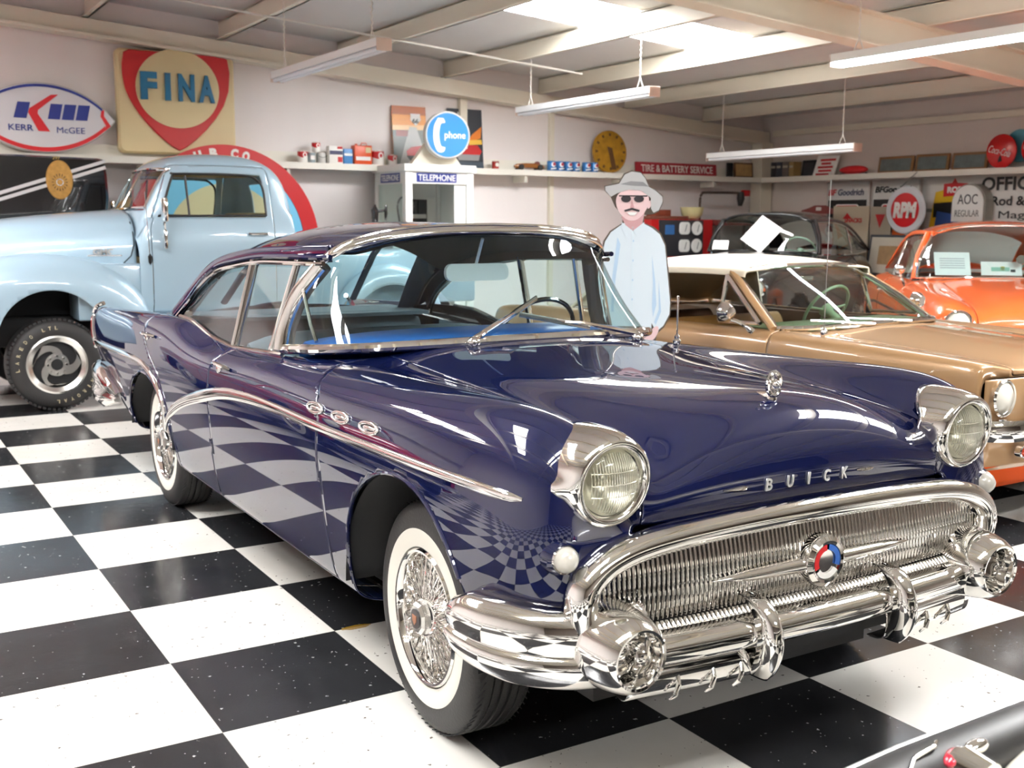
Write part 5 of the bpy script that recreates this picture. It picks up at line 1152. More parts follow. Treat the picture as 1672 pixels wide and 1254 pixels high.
# ================================================================== THE OTHER CARS
def half_net(rows):
    half = np.array(rows); return np.concatenate([half[:, :0:-1] * np.array([-1, 1, 1]), half], axis=1)
def flip_of(P, i, j, axis=0, sign=1):
    a, b_, c = Vector(P[i, j]), Vector(P[i + 1, j]), Vector(P[i, j + 1]); return ((b_ - a).cross(c - a))[axis] * sign < 0
class Shell:
    def __init__(s, rows, nu=120, nv=81):
        s.P = surf(half_net(rows), nu, nv); s.flip = flip_of(s.P, nu // 2, int(nv * .82), 0, 1)
        s.V, s.F = weld(*grid_mesh(s.P), 1e-6); s.tree = BVHTree.FromPolygons([Vector(v) for v in s.V], s.F)
        s.cur = (s.V, s.F)
    def cut(s, f): s.cur = clip(s.cur[0], s.cur[1], f(s.cur[0]))
    def take(s, f, gap=.003):
        i, o = split(s.cur[0], s.cur[1], f, gap); s.cur = o; return i
    def put(s, name, VF, mat, parent, side=None, solid=.006, **k):
        V, F = VF
        if side: V, F = clip(V, F, V[:, 0] * side - .01)
        mb = MB(); mb.add(V, F, flip=s.flip); return mb.build(name, mat, parent, smooth=50, solid=solid, **k)
    def side(s, y, z, sd, off=0.0):
        h = s.tree.ray_cast(Vector((sd * 2, y, z)), Vector((-sd, 0, 0)))
        if h[0] is None: return Vector((sd * .8, y, z)), Vector((sd, 0, 0))
        n = h[1] if h[1].x * sd > 0 else -h[1]; return h[0] + n * off, n
    def top(s, x, y, off=0.0):
        h = s.tree.ray_cast(Vector((x, y, 3)), Vector((0, 0, -1))); n = h[1] if h[1].z > 0 else -h[1]; return h[0] + n * off, n
    def front(s, x, z, off=0.0):
        h = s.tree.ray_cast(Vector((x, -3, z)), Vector((0, 1, 0))); n = h[1] if h[1].y < 0 else -h[1]; return h[0] + n * off, n
def arch_fn(s0, z0, a, b_, tmin=.5):
    def f(V):
        e = ((V[:, 1] - s0) / a) ** 2 + (np.maximum(V[:, 2], z0) - z0) ** 2 / b_ ** 2
        return np.where(np.abs(V[:, 0]) > tmin, (np.sqrt(e) - 1) * min(a, b_), 1.0)
    return f
def well(parent, s0, z0, a, b_, x0, x1):
    for sd in (-1, 1):
        mb = MB(); A = np.linspace(0, PI, 24); P = np.array([[(sd * x, s0 + a * math.cos(t_), z0 + b_ * math.sin(t_)) for x in (x0, (x0 + x1) / 2, x1)] for t_ in A]); mb.grid(P)
        o_ = len(mb.V); mb.V += [Vector((sd * x1, s0 + a * math.cos(t_), z0 + b_ * math.sin(t_))) for t_ in A]; mb.F.append(tuple(range(o_, o_ + 24))); mb.MI.append(0)
        mb.build('wheel_well', M['dark'], parent, solid=.004)
def road_wheel(parent, x, s, r, w, side, rim_r, hubmat, white=False, steer=0.0):
    mx = Matrix.Translation((x, s, r)) @ Matrix.Rotation(steer, 4, 'Z') @ Matrix.Rotation(R(-90) if side < 0 else R(90), 4, 'Y'); h = w / 2
    ty = MB().lathe([(rim_r, -h * .9), (rim_r + .03, -h), (r - .05, -h), (r - .012, -h * .8), (r, -h * .6), (r, h * .6), (r - .012, h * .8), (r - .05, h), (rim_r + .03, h), (rim_r, h * .9)], mx, 48).build('wheel', M['rubber'], parent, smooth=50)
    if white: MB().lathe([(rim_r + .01, h * .98), (rim_r + .015, h + .003), (r - .065, h + .003), (r - .06, h * .98)], mx, 48).build('whitewall', M['whitewall'], ty)
    MB().lathe([(rim_r, h * .9), (rim_r - .01, h * .9), (rim_r - .02, h * .6), (rim_r * .6, h * .45), (rim_r * .45, h * .75), (0, h * .82)], mx, 40).build('hub_cap', hubmat, ty)
    return ty
def cab_glass(root, sh, ws_b, ws_t, side_pts, glass, frame_r=.014, framemat='chrome'):
    wb_, wt_ = mir(cat(ws_b, 30)), mir(cat(ws_t, 30)); sd = cat(side_pts, 16); sl = sd * np.array([-1, 1, 1])
    MB().grid(coons(wb_, wt_, sl, sd)).build('windshield', glass, root)
    lp = np.concatenate([wt_[::-1][:-1], sl[::-1][:-1], wb_[:-1], sd[:-1]])
    MB().tube([tuple(p) for p in lp], frame_r, 8, True).build('windshield_frame', M[framemat], root)
def side_glass(root, top, bot, n, cuts, glass, post_r=.012, frame='chrome'):
    """top, bot: lists of (t, s, z); cuts: names and index ranges"""
    Tp, Bt = cat(top, n), cat(bot, n)
    for sd in (-1, 1):
        mm = np.array([sd, 1, 1]); P = np.array([[b_ + (a - b_) * v for v in np.linspace(0, 1, 5)] for b_, a in zip(Bt, Tp)]) * mm
        for k, (nm, i0, i1) in enumerate(cuts):
            MB().grid(P[i0:i1 + 1]).build(nm, glass, root)
            if k: MB().tube([tuple(P[i0][0]), tuple(P[i0][-1])], post_r, 8).build('window_post', M[frame], root)
        MB().tube([tuple(p) for p in Tp * mm], .010, 8).build('window_frame', M[frame], root)
        MB().tube([tuple(p) for p in Bt * mm], .010, 8).build('belt_molding', M[frame], root)
def seat(root, s0, z0, w, mat, h=.5, name='seat'):
    pr_ = bsp(np.array([(s0, z0), (s0 - .42, z0 + .02), (s0 - .46, z0 + .1), (s0 - .05, z0 + .13), (s0 + .06, z0 + h - .04), (s0 + .12, z0 + h), (s0 + .2, z0 + h - .04), (s0 + .16, z0)]), 28)
    mb = MB(); P = np.array([[(t, a, b_) for a, b_ in pr_] for t in np.linspace(-w, w, 9)]); mb.grid(P, False, True); mb.F += [tuple(range(28)), tuple(range(8 * 28, 9 * 28))[::-1]]; mb.MI += [0, 0]
    return mb.build(name, mat, root, smooth=60)
def steering(root, c, r, mat, tilt=(.0, -.86, -.5)):
    x, y, z = frame_from(tilt); mx = mxof(c, x, y, z); mb = MB(); mb.tube([mx @ Vector((r * math.cos(a), r * math.sin(a), 0)) for a in np.linspace(0, 2 * PI, 32, endpoint=False)], .011, 8, True); mb.lathe([(0, -.02), (.05, -.01), (.03, .05), (.02, .4)], mx, 14)
    for a in (R(10), R(170), R(270)): mb.tube([mx @ Vector((0, 0, 0)), mx @ Vector((r * math.cos(a), r * math.sin(a), 0))], .008, 6)
    return mb.build('steering_wheel', mat, root)

# ------------------------------------------------------------------ pale blue pickup
M['truckblue'] = plain('pale metallic blue', srgb(170, 197, 213), .34, .12, coat=1.0, coatr=.04)
tk = thing('pickup_truck', 'pale blue rounded 1950s pickup raised on big tyres, parked sideways along the back wall', 'pickup truck', (0.56, 2.27, 0), R(-90))
def crow(ss, zz, tt, low): return [(t, s, z) for t, s, z in zip(tt, ss, zz)]
cab = []
for (s, zt, sl, k) in ((.70, 1.42, .70, .97), (.715, 1.57, .76, .985), (.84, 1.79, .87, 1), (.97, 2.02, 1.01, 1), (1.14, 2.092, 1.17, 1), (1.52, 2.115, 1.52, 1), (1.86, 2.085, 1.84, 1), (2.04, 1.96, 2.0, 1), (2.10, 1.70, 2.06, .985), (2.11, 1.30, 2.08, .975), (2.11, .80, 2.08, .97)):
    q = []
    zs = [zt, zt - .004, zt - .03, zt - .12, max(min(zt - .26, 1.86), 1.40), 1.60 if zt > 1.6 else min(1.5, zt - .05), 1.50 if zt > 1.5 else zt - .1, 1.36, 1.10, .88, .74, .70]
    if zt < 1.5: zs = [zt, zt, zt - .01, zt - .03, zt - .06, zt - .10, zt - .14, 1.2, 1.05, .88, .74, .70]
    ts = [0, .28, .50, .645, .700, .765, .805, .835, .842, .836, .82, .70]
    for i, (t, z) in enumerate(zip(ts, zs)): q.append((t * k, s + (sl - s) * min(1, max(0, (i - 2) / 3)), z))
    cab.append(q)
tc_ = Shell(cab, 110, 81)
def win_side(V): t = np.abs(V[:, 0]); s = V[:, 1]; z = V[:, 2]; return np.minimum.reduce([t - .55, np.minimum(s - (.90 + (z - 1.55) * .40), 1.80 - s), z - 1.545, 1.915 - z, .06 + np.minimum(1.80 - s, 2) * .9 - (z - 1.80) * .6])
def win_front(V): t = np.abs(V[:, 0]); s = V[:, 1]; z = V[:, 2]; return np.minimum.reduce([.60 - t - .08 * (z - 1.6), z - 1.60, 1.945 - z, 1.05 - s])
def win_rear(V): t = np.abs(V[:, 0]); s = V[:, 1]; z = V[:, 2]; return np.minimum.reduce([.42 - t, z - 1.58, 1.86 - z, s - 1.9])
gl_s = tc_.take(win_side, 0); gl_f = tc_.take(win_front, 0); gl_r = tc_.take(win_rear, 0)
def tdoor(V): t = np.abs(V[:, 0]); s = V[:, 1]; z = V[:, 2]; return np.minimum.reduce([t - .5, s - np.where(z < 1.45, .80, .80 + (z - 1.45) * .40), 1.86 - s, z - .74, 1.985 - z, 1.0 - .0 * s])
td = tc_.take(tdoor, .003)
tc_.put('cab', tc_.cur, M['truckblue'], tk); 
M['truckint'] = plain('tan cab lining', srgb(186, 160, 116), .6)
for sd in (-1, 1):
    tc_.put('door', td, M['truckblue'], tk, sd, solid=.02); tc_.put('door_window', gl_s, M['glass'], tk, sd, solid=0)
    MB().tube([tc_.side(s, z, sd, .002)[0] for s, z in cat([(1.80, 1.56), (.95, 1.555), (.915, 1.58), (1.03, 1.88), (1.08, 1.905), (1.62, 1.905), (1.75, 1.87), (1.80, 1.78), (1.80, 1.56)], 50)], .010, 8).build('window_seal', M['rubber'], tk)
    MB().tube([tc_.side(1.13, 1.56, sd, 0)[0], tc_.side(1.135, 1.89, sd, 0)[0]], .010, 8).build('vent_post', M['rubber'], tk)
    p, n = tc_.side(1.72, 1.40, sd, .02); MB().tube([p + Vector((0, -.10, 0)), p + Vector((sd * .02, -.05, 0)), p + Vector((sd * .02, .06, 0)), p + Vector((0, .08, 0))], .012, 8).build('door_handle', M['chrome'], tk)
    p, n = tc_.side(.90, 1.50, sd, 0); mb = MB(); mb.tube([p + Vector((sd * .02, .02, -.12)), p + Vector((sd * .14, -.02, -.02)), p + Vector((sd * .17, -.02, .10))], .012, 8)
    mb.box(p.x + sd * .17 - .06, p.y - .04, p.z + .0, p.x + sd * .17 + .06, p.y - .005, p.z + .20, .014); mb.build('side_mirror', M['chrome'], tk); mb = MB(); mb.box(p.x + sd * .08 - .04, p.y - .02, p.z - .22, p.x + sd * .08 + .04, p.y + .01, p.z - .06, .012); mb.build('mirror_bracket', M['chrome'], tk)
tc_.put('windshield', gl_f, M['glass_green'], tk, solid=0); tc_.put('rear_window', gl_r, M['glass'], tk, solid=0)
MB().tube([tuple(p) for p in [tc_.front(t, z, .004)[0] for t, z in cat([(.60, 1.62), (.575, 1.90), (.54, 1.94), (0, 1.95), (-.54, 1.94), (-.575, 1.90), (-.60, 1.62), (0, 1.605), (.60, 1.62)], 60)]], .014, 8).build('windshield_frame', M['chrome'], tk); MB().tube([tc_.front(0, z, .0)[0] for z in np.linspace(1.61, 1.94, 6)], .012, 8).build('windshield_divider', M['chrome'], tk)
lv, lf = clip(tc_.V, tc_.F, tc_.V[:, 2] - 1.93); mb = MB(); mb.add((lv - np.array([0, 1.5, 1.9])) * np.array([.95, .93, .85]) + np.array([0, 1.5, 1.9]), lf, flip=tc_.flip); mb.build('roof_lining', M['truckint'], tk)
MB().box(-.74, 2.02, .9, .74, 2.05, 1.57).build('cab_lining', M['truckint'], tk, smooth=0); MB().box(-.80, .9, .8, -.78, 1.9, 1.545).build('door_lining', M['truckint'], tk, smooth=0)
seat(tk, 1.78, .98, .68, M['truckint'], .62); steering(tk, Vector((.36, 1.12, 1.50)), .2, M['black'], (0, -.5, -.86)); MB().box(-.72, .78, 1.2, .72, 1.0, 1.54, .03).build('dashboard', M['truckblue'], tk)
# hood
hd = []
for s, z, w, low in ((-.80, 1.20, .30, .95), (-.72, 1.40, .36, 1.0), (-.45, 1.50, .44, 1.05), (0, 1.555, .53, 1.08), (.40, 1.59, .60, 1.1), (.70, 1.615, .66, 1.1)):
    hd.append([(0, s, z), (w * .4, s, z - .012), (w * .72, s, z - .05), (w * .95, s, z - .14), (w * 1.02, s, z - .26), (w * 1.04, s, z - .36), (w * 1.05, s, low)])
hs_ = Shell(hd, 60, 61); hs_.put('hood', hs_.cur, M['truckblue'], tk)
for sd in (-1, 1): MB().tube([hs_.side(s, z, sd, .002)[0] for s, z in ((.685, 1.5), (.69, 1.40), (.69, 1.32), (.66, 1.22), (.60, 1.16))], .005, 6).build('hood_seam', M['dark'], tk)
for sd in (-1, 1):
    p, n = hs_.side(.45, 1.255, sd, .004); mxe = mxof(p, (0, sd * 1.0, 0), (n.y * 0, 0, 1), (sd, 0, 0))
    text('GMC', 'emblem', M['letter'], mxe, tk, .1, .01, width=.17, height=.05, bold=.004); ribbon('emblem_bar', [hs_.side(.33 + .26 * k / 8, 1.222, sd, .001) for k in range(9)], .014, .008, parent=tk)
# fenders
for sd in (-1, 1): MB().box(min(sd * .40, sd * .80), .20, .70, max(sd * .40, sd * .80), .74, 1.16, .02).build('inner_fender', M['truckblue'], tk)
for sd in (-1, 1):
    fd = []
    for s, zc, tin, tout, zb, dz in ((-.86, .86, .40, .80, .66, .0), (-.80, 1.04, .38, .88, .62, 0), (-.55, 1.20, .38, .925, .60, 0), (-.2, 1.255, .42, .935, .60, 0), (.15, 1.24, .48, .935, .60, 0), (.42, 1.17, .55, .93, .60, 0), (.62, 1.04, .62, .915, .60, 0), (.74, .90, .68, .90, .60, 0), (.79, .74, .70, .89, .60, 0)):
        fd.append([(sd * t, s, z) for t, z in ((tin, zc - .10), (tin + .10, zc - .03), ((tin + tout) / 2, zc + .012), (tout - .12, zc - .012), (tout - .035, zc - .09), (tout, zc - .22), (tout, (zc - .22 + zb) / 2 if zc - .22 > zb else zb + .0), (tout - .01, min(zb, zc - .24)))])
    P = surf(np.array(fd), 70, 36); V, F_ = grid_mesh(P); fa = arch_fn(-.02, .56, .405, .405, .2)(V); V, F_ = clip(V, F_, fa)
    mb = MB(); mb.add(V, F_, flip=flip_of(P, 35, 28, 0, sd)); mb.build('front_fender', M['truckblue'], tk, smooth=60, solid=.008)
    mb = MB(); A = np.linspace(0, PI, 24); mb.grid(np.array([[(sd * x, -.02 + .42 * math.cos(a), .56 + .42 * math.sin(a)) for x in (.90, .5, .3)] for a in A])); o_ = len(mb.V); mb.V += [Vector((sd * .3, -.02 + .42 * math.cos(a), .56 + .42 * math.sin(a))) for a in A]; mb.F.append(tuple(range(o_, o_ + 24))); mb.MI.append(0); mb.build('wheel_well', M['dark'], tk, solid=.004)
    MB().box(min(sd * .62, sd * .9), .80, .60, max(sd * .62, sd * .9), 2.05, .66, .01).build('running_board', M['truckblue'], tk)
    # rear fender of the bed
    fd = []
    for s, zc in ((2.45, .74), (2.52, .95), (2.75, 1.12), (2.95, 1.16), (3.2, 1.10), (3.42, .92), (3.48, .74)): fd.append([(sd * t, s, z) for t, z in ((.70, zc - .04), (.80, zc), (.90, zc - .04), (.93, zc - .14), (.93, max(.6, zc - .3)), (.92, .6))])
    P = surf(np.array(fd), 50, 24); V, F_ = grid_mesh(P); V, F_ = clip(V, F_, arch_fn(2.95, .56, .38, .38, .2)(V)); mb = MB(); mb.add(V, F_, flip=flip_of(P, 25, 18, 0, sd)); mb.build('rear_fender', M['truckblue'], tk, smooth=60, solid=.008)
MB().box(-.70, 2.12, .74, .70, 3.95, 1.25, .02).build('bed', M['truckblue'], tk); MB().box(-.45, -.75, .48, .45, 3.8, .72, .02).build('chassis', M['dark'], tk); MB().box(-.36, -.78, .72, .36, .72, 1.15, .02).build('engine_bay', M['dark'], tk)
p, n = tc_.side(.775, 1.33, 1, 0); MB().tube([p + Vector((.03, 0, -.12)), p + Vector((.02, -.02, .42))], .003, 6).build('antenna', M['chrome'], tk); MB().lathe([(0, -.05), (.014, -.03), (.018, .02), (0, .045)], T(p.x + .03, p.y, p.z - .13), 12).build('antenna_base', M['black'], tk)
al = plain('brushed alloy', (.78, .77, .74), .25, 1.0)
def alloy(parent, x, s, side, lettered):
    r, h = .372, .125; mx = Matrix.Translation((x, s, r)) @ Matrix.Rotation(R(-90) if side < 0 else R(90), 4, 'Y')
    ty = MB().lathe([(.232, -h), (.27, -h - .01), (.33, -h), (.352, -h * .85), (.368, -h * .62), (.372, -h * .3), (.372, h * .3), (.368, h * .62), (.352, h * .85), (.33, h), (.27, h + .01), (.232, h)], mx, 64).build('wheel', M['rubber'], parent, smooth=50)
    tr = MB()
    for k in range(60):
        a = 2 * PI * k / 60
        for zz in (h * .72,): tr.box(-.008, -.012, -.02, .008, .012, .02, 0, mx @ Matrix.Rotation(a, 4, 'Z') @ T(.362, 0, zz))
    tr.build('tread', M['rubber'], ty, smooth=0)
    MB().lathe([(.228, h - .01), (.233, h + .004), (.218, h + .008), (.185, h - .01), (.178, h - .03), (.178, -.05), (0, -.05)], mx, 56).build('rim', al, ty, smooth=40)
    MB().lathe([(.177, h - .045), (0, h - .045)], mx, 40).build('rim_back', M['dark'], ty)
    disc = MB(); disc.lathe([(.045, h - .045), (.045, h - .012), (.092, h - .014), (.092, h - .045)], mx, 40).build('hub', al, ty, smooth=40); MB().lathe([(.044, h - .02), (0, h - .02)], mx, 24).build('hub_hole', M['dark'], ty)
    for k in range(3):
        a0 = 2 * PI * k / 3 + .5; A = np.linspace(0, 1, 12); inner = [((.085 + .098 * u ** .8) * math.cos(a0 + 1.15 * u), (.085 + .098 * u ** .8) * math.sin(a0 + 1.15 * u)) for u in A]; outer = [((.088 + .096 * u ** .45) * math.cos(a0 + .95 + 1.25 * u), (.088 + .096 * u ** .45) * math.sin(a0 + .75 + 1.25 * u)) for u in A]
        MB().prism(inner + outer[::-1], .03, mx @ T(0, 0, h - .043)).build('rim_blade', al, ty, smooth=0)
    nuts = MB()
    for k in range(8): a = 2 * PI * k / 8; MB().prism(circ(.0085, 6), .02, mx @ T(.07 * math.cos(a), .07 * math.sin(a), h - .014)).build('lug_nut', M['chrome'], ty, smooth=0)
    if lettered:
        wl = plain('cream raised letters', srgb(196, 184, 150), .6); base = mx @ Matrix.Rotation(R(90), 4, 'Z')
        for word, a0, da in (('LAREDO', 186, -11.5), ('LTL', 108, -9.5), ('UNIROYAL', -18, -10.5)):
            for i, ch in enumerate(word):
                a = R(a0 + da * i + 0); text(ch, 'sidewall_letter', wl, base @ Matrix.Rotation(a - PI / 2, 4, 'Z') @ T(0, .296, h + .007), ty, .04, .003, height=.028, width=.008 if ch == 'I' else .021, bold=.0005)
    return ty
alloy(tk, .80, 0, 1, True); alloy(tk, -.80, 0, -1, False); alloy(tk, .80, 2.95, 1, False); alloy(tk, -.80, 2.95, -1, False)
MB().lathe([(.025, 0), (.03, .25), (.02, .3)], Matrix.Translation((.62, .36, .52)) @ Matrix.Rotation(R(12), 4, 'Y'), 14).build('shock_absorber', plain('blue damper', srgb(30, 110, 170), .4), tk)

# ------------------------------------------------------------------ tan convertible
M['tan'] = plain('metallic tan', srgb(178, 140, 98), .35, .25, coat=1.0, coatr=.02)
mu = thing('convertible_car', 'metallic tan 1960s convertible with cream soft top beside the navy car', 'car', (4.479, -4.023, 0), R(4.3))
S2 = [(.855, .80), (.866, .66), (.856, .48), (.83, .30), (.78, .23), (.6, .22)]
def r2(s, top, sh=S2): return [(t, s, z) for t, z in top + sh]
mrow = [
 [(0, -.70, .80), (.25, -.70, .80), (.45, -.69, .795), (.60, -.66, .79), (.70, -.64, .79), (.76, -.63, .78), (.78, -.63, .77), (.79, -.63, .72), (.79, -.63, .62), (.78, -.63, .50), (.76, -.62, .38), (.74, -.58, .30), (.6, -.5, .28)],
 [(0, -.70, .83), (.25, -.70, .828), (.45, -.695, .82), (.60, -.68, .83), (.70, -.67, .85), (.775, -.66, .855), (.805, -.65, .84), (.815, -.645, .77), (.825, -.64, .65), (.82, -.64, .50), (.80, -.62, .37), (.76, -.58, .28), (.6, -.5, .27)],
 r2(-.62, [(0, .865), (.25, .862), (.45, .85), (.60, .845), (.70, .868), (.785, .875), (.83, .86)], [(.84, .79), (.85, .66), (.84, .48), (.815, .34), (.77, .26), (.6, .25)]),
 r2(-.3, [(0, .893), (.25, .889), (.45, .875), (.60, .868), (.70, .885), (.79, .892), (.838, .87)]),
 r2(.1, [(0, .915), (.25, .91), (.45, .896), (.60, .888), (.70, .898), (.79, .904), (.838, .88)]),
 r2(.5, [(0, .94), (.25, .935), (.45, .92), (.60, .91), (.70, .912), (.79, .915), (.838, .885)]),
 r2(.9, [(0, .95), (.25, .945), (.45, .935), (.60, .925), (.70, .922), (.79, .918), (.838, .886)]),
 r2(1.4, [(0, .92), (.25, .92), (.45, .92), (.60, .92), (.70, .915), (.79, .908), (.838, .88)]),
 r2(2.0, [(0, .92), (.25, .92), (.45, .92), (.60, .92), (.70, .92), (.79, .915), (.838, .885)]),
 r2(2.6, [(0, .93), (.25, .93), (.45, .925), (.60, .92), (.70, .925), (.79, .935), (.838, .90)]),
 r2(3.2, [(0, .90), (.25, .90), (.45, .895), (.60, .89), (.70, .895), (.78, .915), (.82, .885)]),
 r2(3.52, [(0, .86), (.25, .86), (.45, .86), (.60, .86), (.70, .87), (.76, .89), (.79, .86)], [(.80, .78), (.80, .62), (.78, .48), (.75, .36), (.72, .30), (.55, .28)]),
 r2(3.58, [(0, .60), (.2, .60), (.4, .60), (.5, .60), (.55, .62), (.58, .66), (.6, .65)], [(.6, .62), (.6, .58), (.58, .5), (.55, .42), (.5, .38), (.4, .36)])]
ms = Shell(mrow, 140, 91); ms.cut(arch_fn(0, .33, .385, .37)); ms.cut(arch_fn(2.74, .33, .385, .35))
mwb = [(0, .46), (.3, .475), (.5, .52), (.65, .60), (.725, .70)]
mct = curve_np(mwb + [(.80, .95)])
ms.cut(lambda V: -np.minimum.reduce([V[:, 1] - mct(np.abs(V[:, 0])), 2.45 - V[:, 1], .745 - np.abs(V[:, 0]), V[:, 2] - .6]))
mh = ms.take(lambda V: np.minimum.reduce([.60 - np.abs(V[:, 0]), .37 - V[:, 1], V[:, 2] - .80]), .003); md_ = ms.take(lambda V: np.minimum.reduce([V[:, 1] - .66, 1.95 - V[:, 1], V[:, 2] - .28, np.abs(V[:, 0]) - .72]), .003)
ms.put('body', ms.cur, M['tan'], mu); ms.put('hood', mh, M['tan'], mu)
for sd in (-1, 1): ms.put('door', md_, M['tan'], mu, sd)
well(mu, 0, .32, .40, .385, .83, .35); well(mu, 2.74, .32, .40, .365, .83, .35); MB().box(-.6, -.5, .2, .6, 3.3, .40).build('chassis', M['dark'], mu, smooth=0); MB().box(-.36, -.55, .4, .36, .6, .78).build('engine_bay', M['dark'], mu, smooth=0)
wsb = [(t, s, .945 - .02 * (t / .7) ** 2) for t, s in mwb]; wst = [(0, 1.06, 1.262), (.25, 1.066, 1.260), (.42, 1.085, 1.250), (.53, 1.12, 1.235), (.575, 1.16, 1.215)]
cab_glass(mu, ms, wsb, wst, [(.725, .70, .925), (.66, .92, 1.08), (.575, 1.16, 1.215)], M['glass_green'], .016)
for sd in (-1, 1): MB().tube([(sd * .748, .70, .92), (sd * .683, .94, 1.085), (sd * .595, 1.175, 1.225)], .026, 10, asp=.8).build('windshield_pillar', M['tan'], mu)
# soft top
tp = []
for s, w, zc, ze in ((1.06, .60, 1.275, 1.232), (1.18, .625, 1.300, 1.245), (1.45, .645, 1.318, 1.245), (1.85, .65, 1.318, 1.235), (2.15, .655, 1.29, 1.20), (2.38, .67, 1.20, 1.12), (2.62, .70, .95, .93)):
    tp.append([(0, s, zc), (w * .4, s, zc - .006), (w * .75, s, zc - .03), (w * .95, s, ze + .012), (w, s + .01, ze), (w + .005, s + .01, ze - .035)])
tps = Shell(tp, 50, 49); tps.put('soft_top', tps.cur, plain('cream vinyl top', srgb(238, 228, 206), .55, bump=.1, bscale=150), mu, solid=.012)
for sd in (-1, 1):
    pr([(2.05, .92), (2.62, .94), (2.40, 1.14), (2.12, 1.21)], .012, mxof((sd * .66, 0, 0), (0, 1, 0), (0, 0, 1), (1, 0, 0)), 'top_quarter', plain('cream vinyl quarter', srgb(232, 222, 200), .55), mu)
    P = [(sd * .755, .80, .945), (sd * .645, 1.17, 1.205), (sd * .735, 1.14, .935)]; MB().add(P, [(0, 1, 2)]).build('vent_window', M['glass'], mu, smooth=0)
    MB().tube([P[1], P[2]], .014, 8).build('vent_post', M['chrome'], mu); MB().tube([P[0], P[1]], .016, 8).build('vent_frame', M['chrome'], mu); MB().tube([P[0], P[2]], .012, 8).build('belt_molding', M['chrome'], mu)
    p, n = ms.side(.80, .90, sd, 0); mb = MB(); mb.tube(cat([tuple(p + Vector((0, .0, 0))), tuple(p + Vector((sd * .05, .05, .05))), tuple(p + Vector((sd * .10, .10, .075)))], 8), [.022] * 2 + [.013] * 6, 10); c = p + Vector((sd * .11, .11, .11)); mb.lathe([(0, -.045), (.035, -.04), (.058, -.01), (.062, .02), (.056, .024), (0, .024)], mxof(c, (1, 0, 0), (0, 0, 1), (0, 1, 0)), 24); mb.build('side_mirror', M['chrome'], mu)
    # headlamp, turn lamp
    mxh = mxof((sd * .690, -.682, .700), (1, 0, 0), (0, 0, 1), (0, -1, 0)); MB().lathe([(.088, -.02), (.094, .012), (.086, .02), (.082, .008)], mxh, 36).build('headlight_rim', M['chrome'], mu); MB().lathe([(.083, .004), (.06, .024), (0, .032)], mxh, 32).build('headlight_lens', plain('pale glass lens', srgb(226, 222, 210), .12, coat=1.0), mu)
    mxh = mxof((sd * .56, -.735, .435), (1, 0, 0), (0, 0, 1), (0, -1, 0)); MB().lathe([(.052, -.02), (.052, .01), (.044, .014)], mxh, 28, asp=.62).build('turn_lamp_rim', M['chrome'], mu); MB().lathe([(.044, .006), (.02, .018), (0, .02)], mxh, 24, asp=.62).build('turn_lamp', plain('amber red lens', srgb(196, 62, 30), .2, coat=1.0), mu)
mb = MB(); bpth = cat([(-.84, -.45, .555), (-.845, -.60, .555), (-.80, -.72, .555), (-.6, -.785, .555), (0, -.83, .555), (.6, -.785, .555), (.80, -.72, .555), (.845, -.60, .555), (.84, -.45, .555)], 60)
sweep_ = [(-.02, .05), (.012, .048), (.024, .02), (.024, -.02), (.012, -.048), (-.02, -.05)]
rw_ = []
for i in range(60):
    d = bpth[min(i + 1, 59)] - bpth[max(i - 1, 0)]; d /= np.linalg.norm(d); o_ = np.array([d[1], -d[0], 0]); rw_.append([bpth[i] + o_ * a + np.array([0, 0, b_]) for a, b_ in sweep_])
mb.grid(np.array(rw_)); mb.build('front_bumper', M['chrome'], mu, smooth=50, solid=.004)
mb = MB(); 
for i in range(13): mb.box(-.42 + .07 * i - .002, -.752, .62, -.42 + .07 * i + .002, -.742, .78)
for i in range(5): mb.box(-.45, -.752, .63 + .035 * i, .45, -.742, .634 + .035 * i)
mb.build('grille', M['chrome_dull'], mu, smooth=0); MB().ring(rrect(1.0, .20, .05, 6, 0, .70), rrect(.94, .15, .04, 6, 0, .70), .03, F(0, -.73, 0)).build('grille_surround', M['chrome'], mu, smooth=30); MB().box(-.48, -.742, .61, .48, -.735, .79).build('grille_back', M['dark'], mu, smooth=0)
vl = [[(t, -.635 - .09 * (1 - (t / .8) ** 2) * .6 + .10 * v, .36 - .14 * v) for v in np.linspace(0, 1, 5)] for t in np.linspace(-.80, .80, 25)]; MB().grid(np.array(vl)).build('lower_valance', plain('valance with orange light painted in', srgb(212, 78, 8), .7, spec=.15), mu, solid=.006)  # orange light under the nose is put into the valance's colour
for (x, s, sd) in ((-.71, 0, -1), (.71, 0, 1), (-.71, 2.74, -1), (.71, 2.74, 1)): road_wheel(mu, x, s, .315, .18, sd, .185, M['chrome'])
tint = plain('brown vinyl trim', srgb(92, 62, 40), .5); seat(mu, 1.75, .40, .62, plain('palomino seat vinyl', srgb(150, 112, 62), .45), .50); seat(mu, 2.42, .42, .60, tint, .46, 'rear_seat'); MB().box(-.70, .70, .70, .70, 1.0, .925, .03).build('dashboard', plain('olive dash pad', srgb(112, 118, 84), .5), mu); steering(mu, Vector((.36, 1.22, .95)), .19, plain('green white wheel rim', srgb(140, 160, 120), .4))
MB().box(-.69, 1.1, .5, -.66, 2.4, .90).build('door_lining', tint, mu, smooth=0); MB().box(.66, 1.1, .5, .69, 2.4, .90).build('door_lining', tint, mu, smooth=0); MB().box(-.06, 1.09, 1.16, .06, 1.11, 1.19, .004).build('rearview_mirror', M['chrome'], mu)
for t0, t1 in ((-.15, .30), (.20, .60)): MB().tube([ms.top(-t0, .42, .02)[0], Vector((-t1, .56, .975))][:2], .006, 6).build('wiper_arm', M['chrome'], mu)
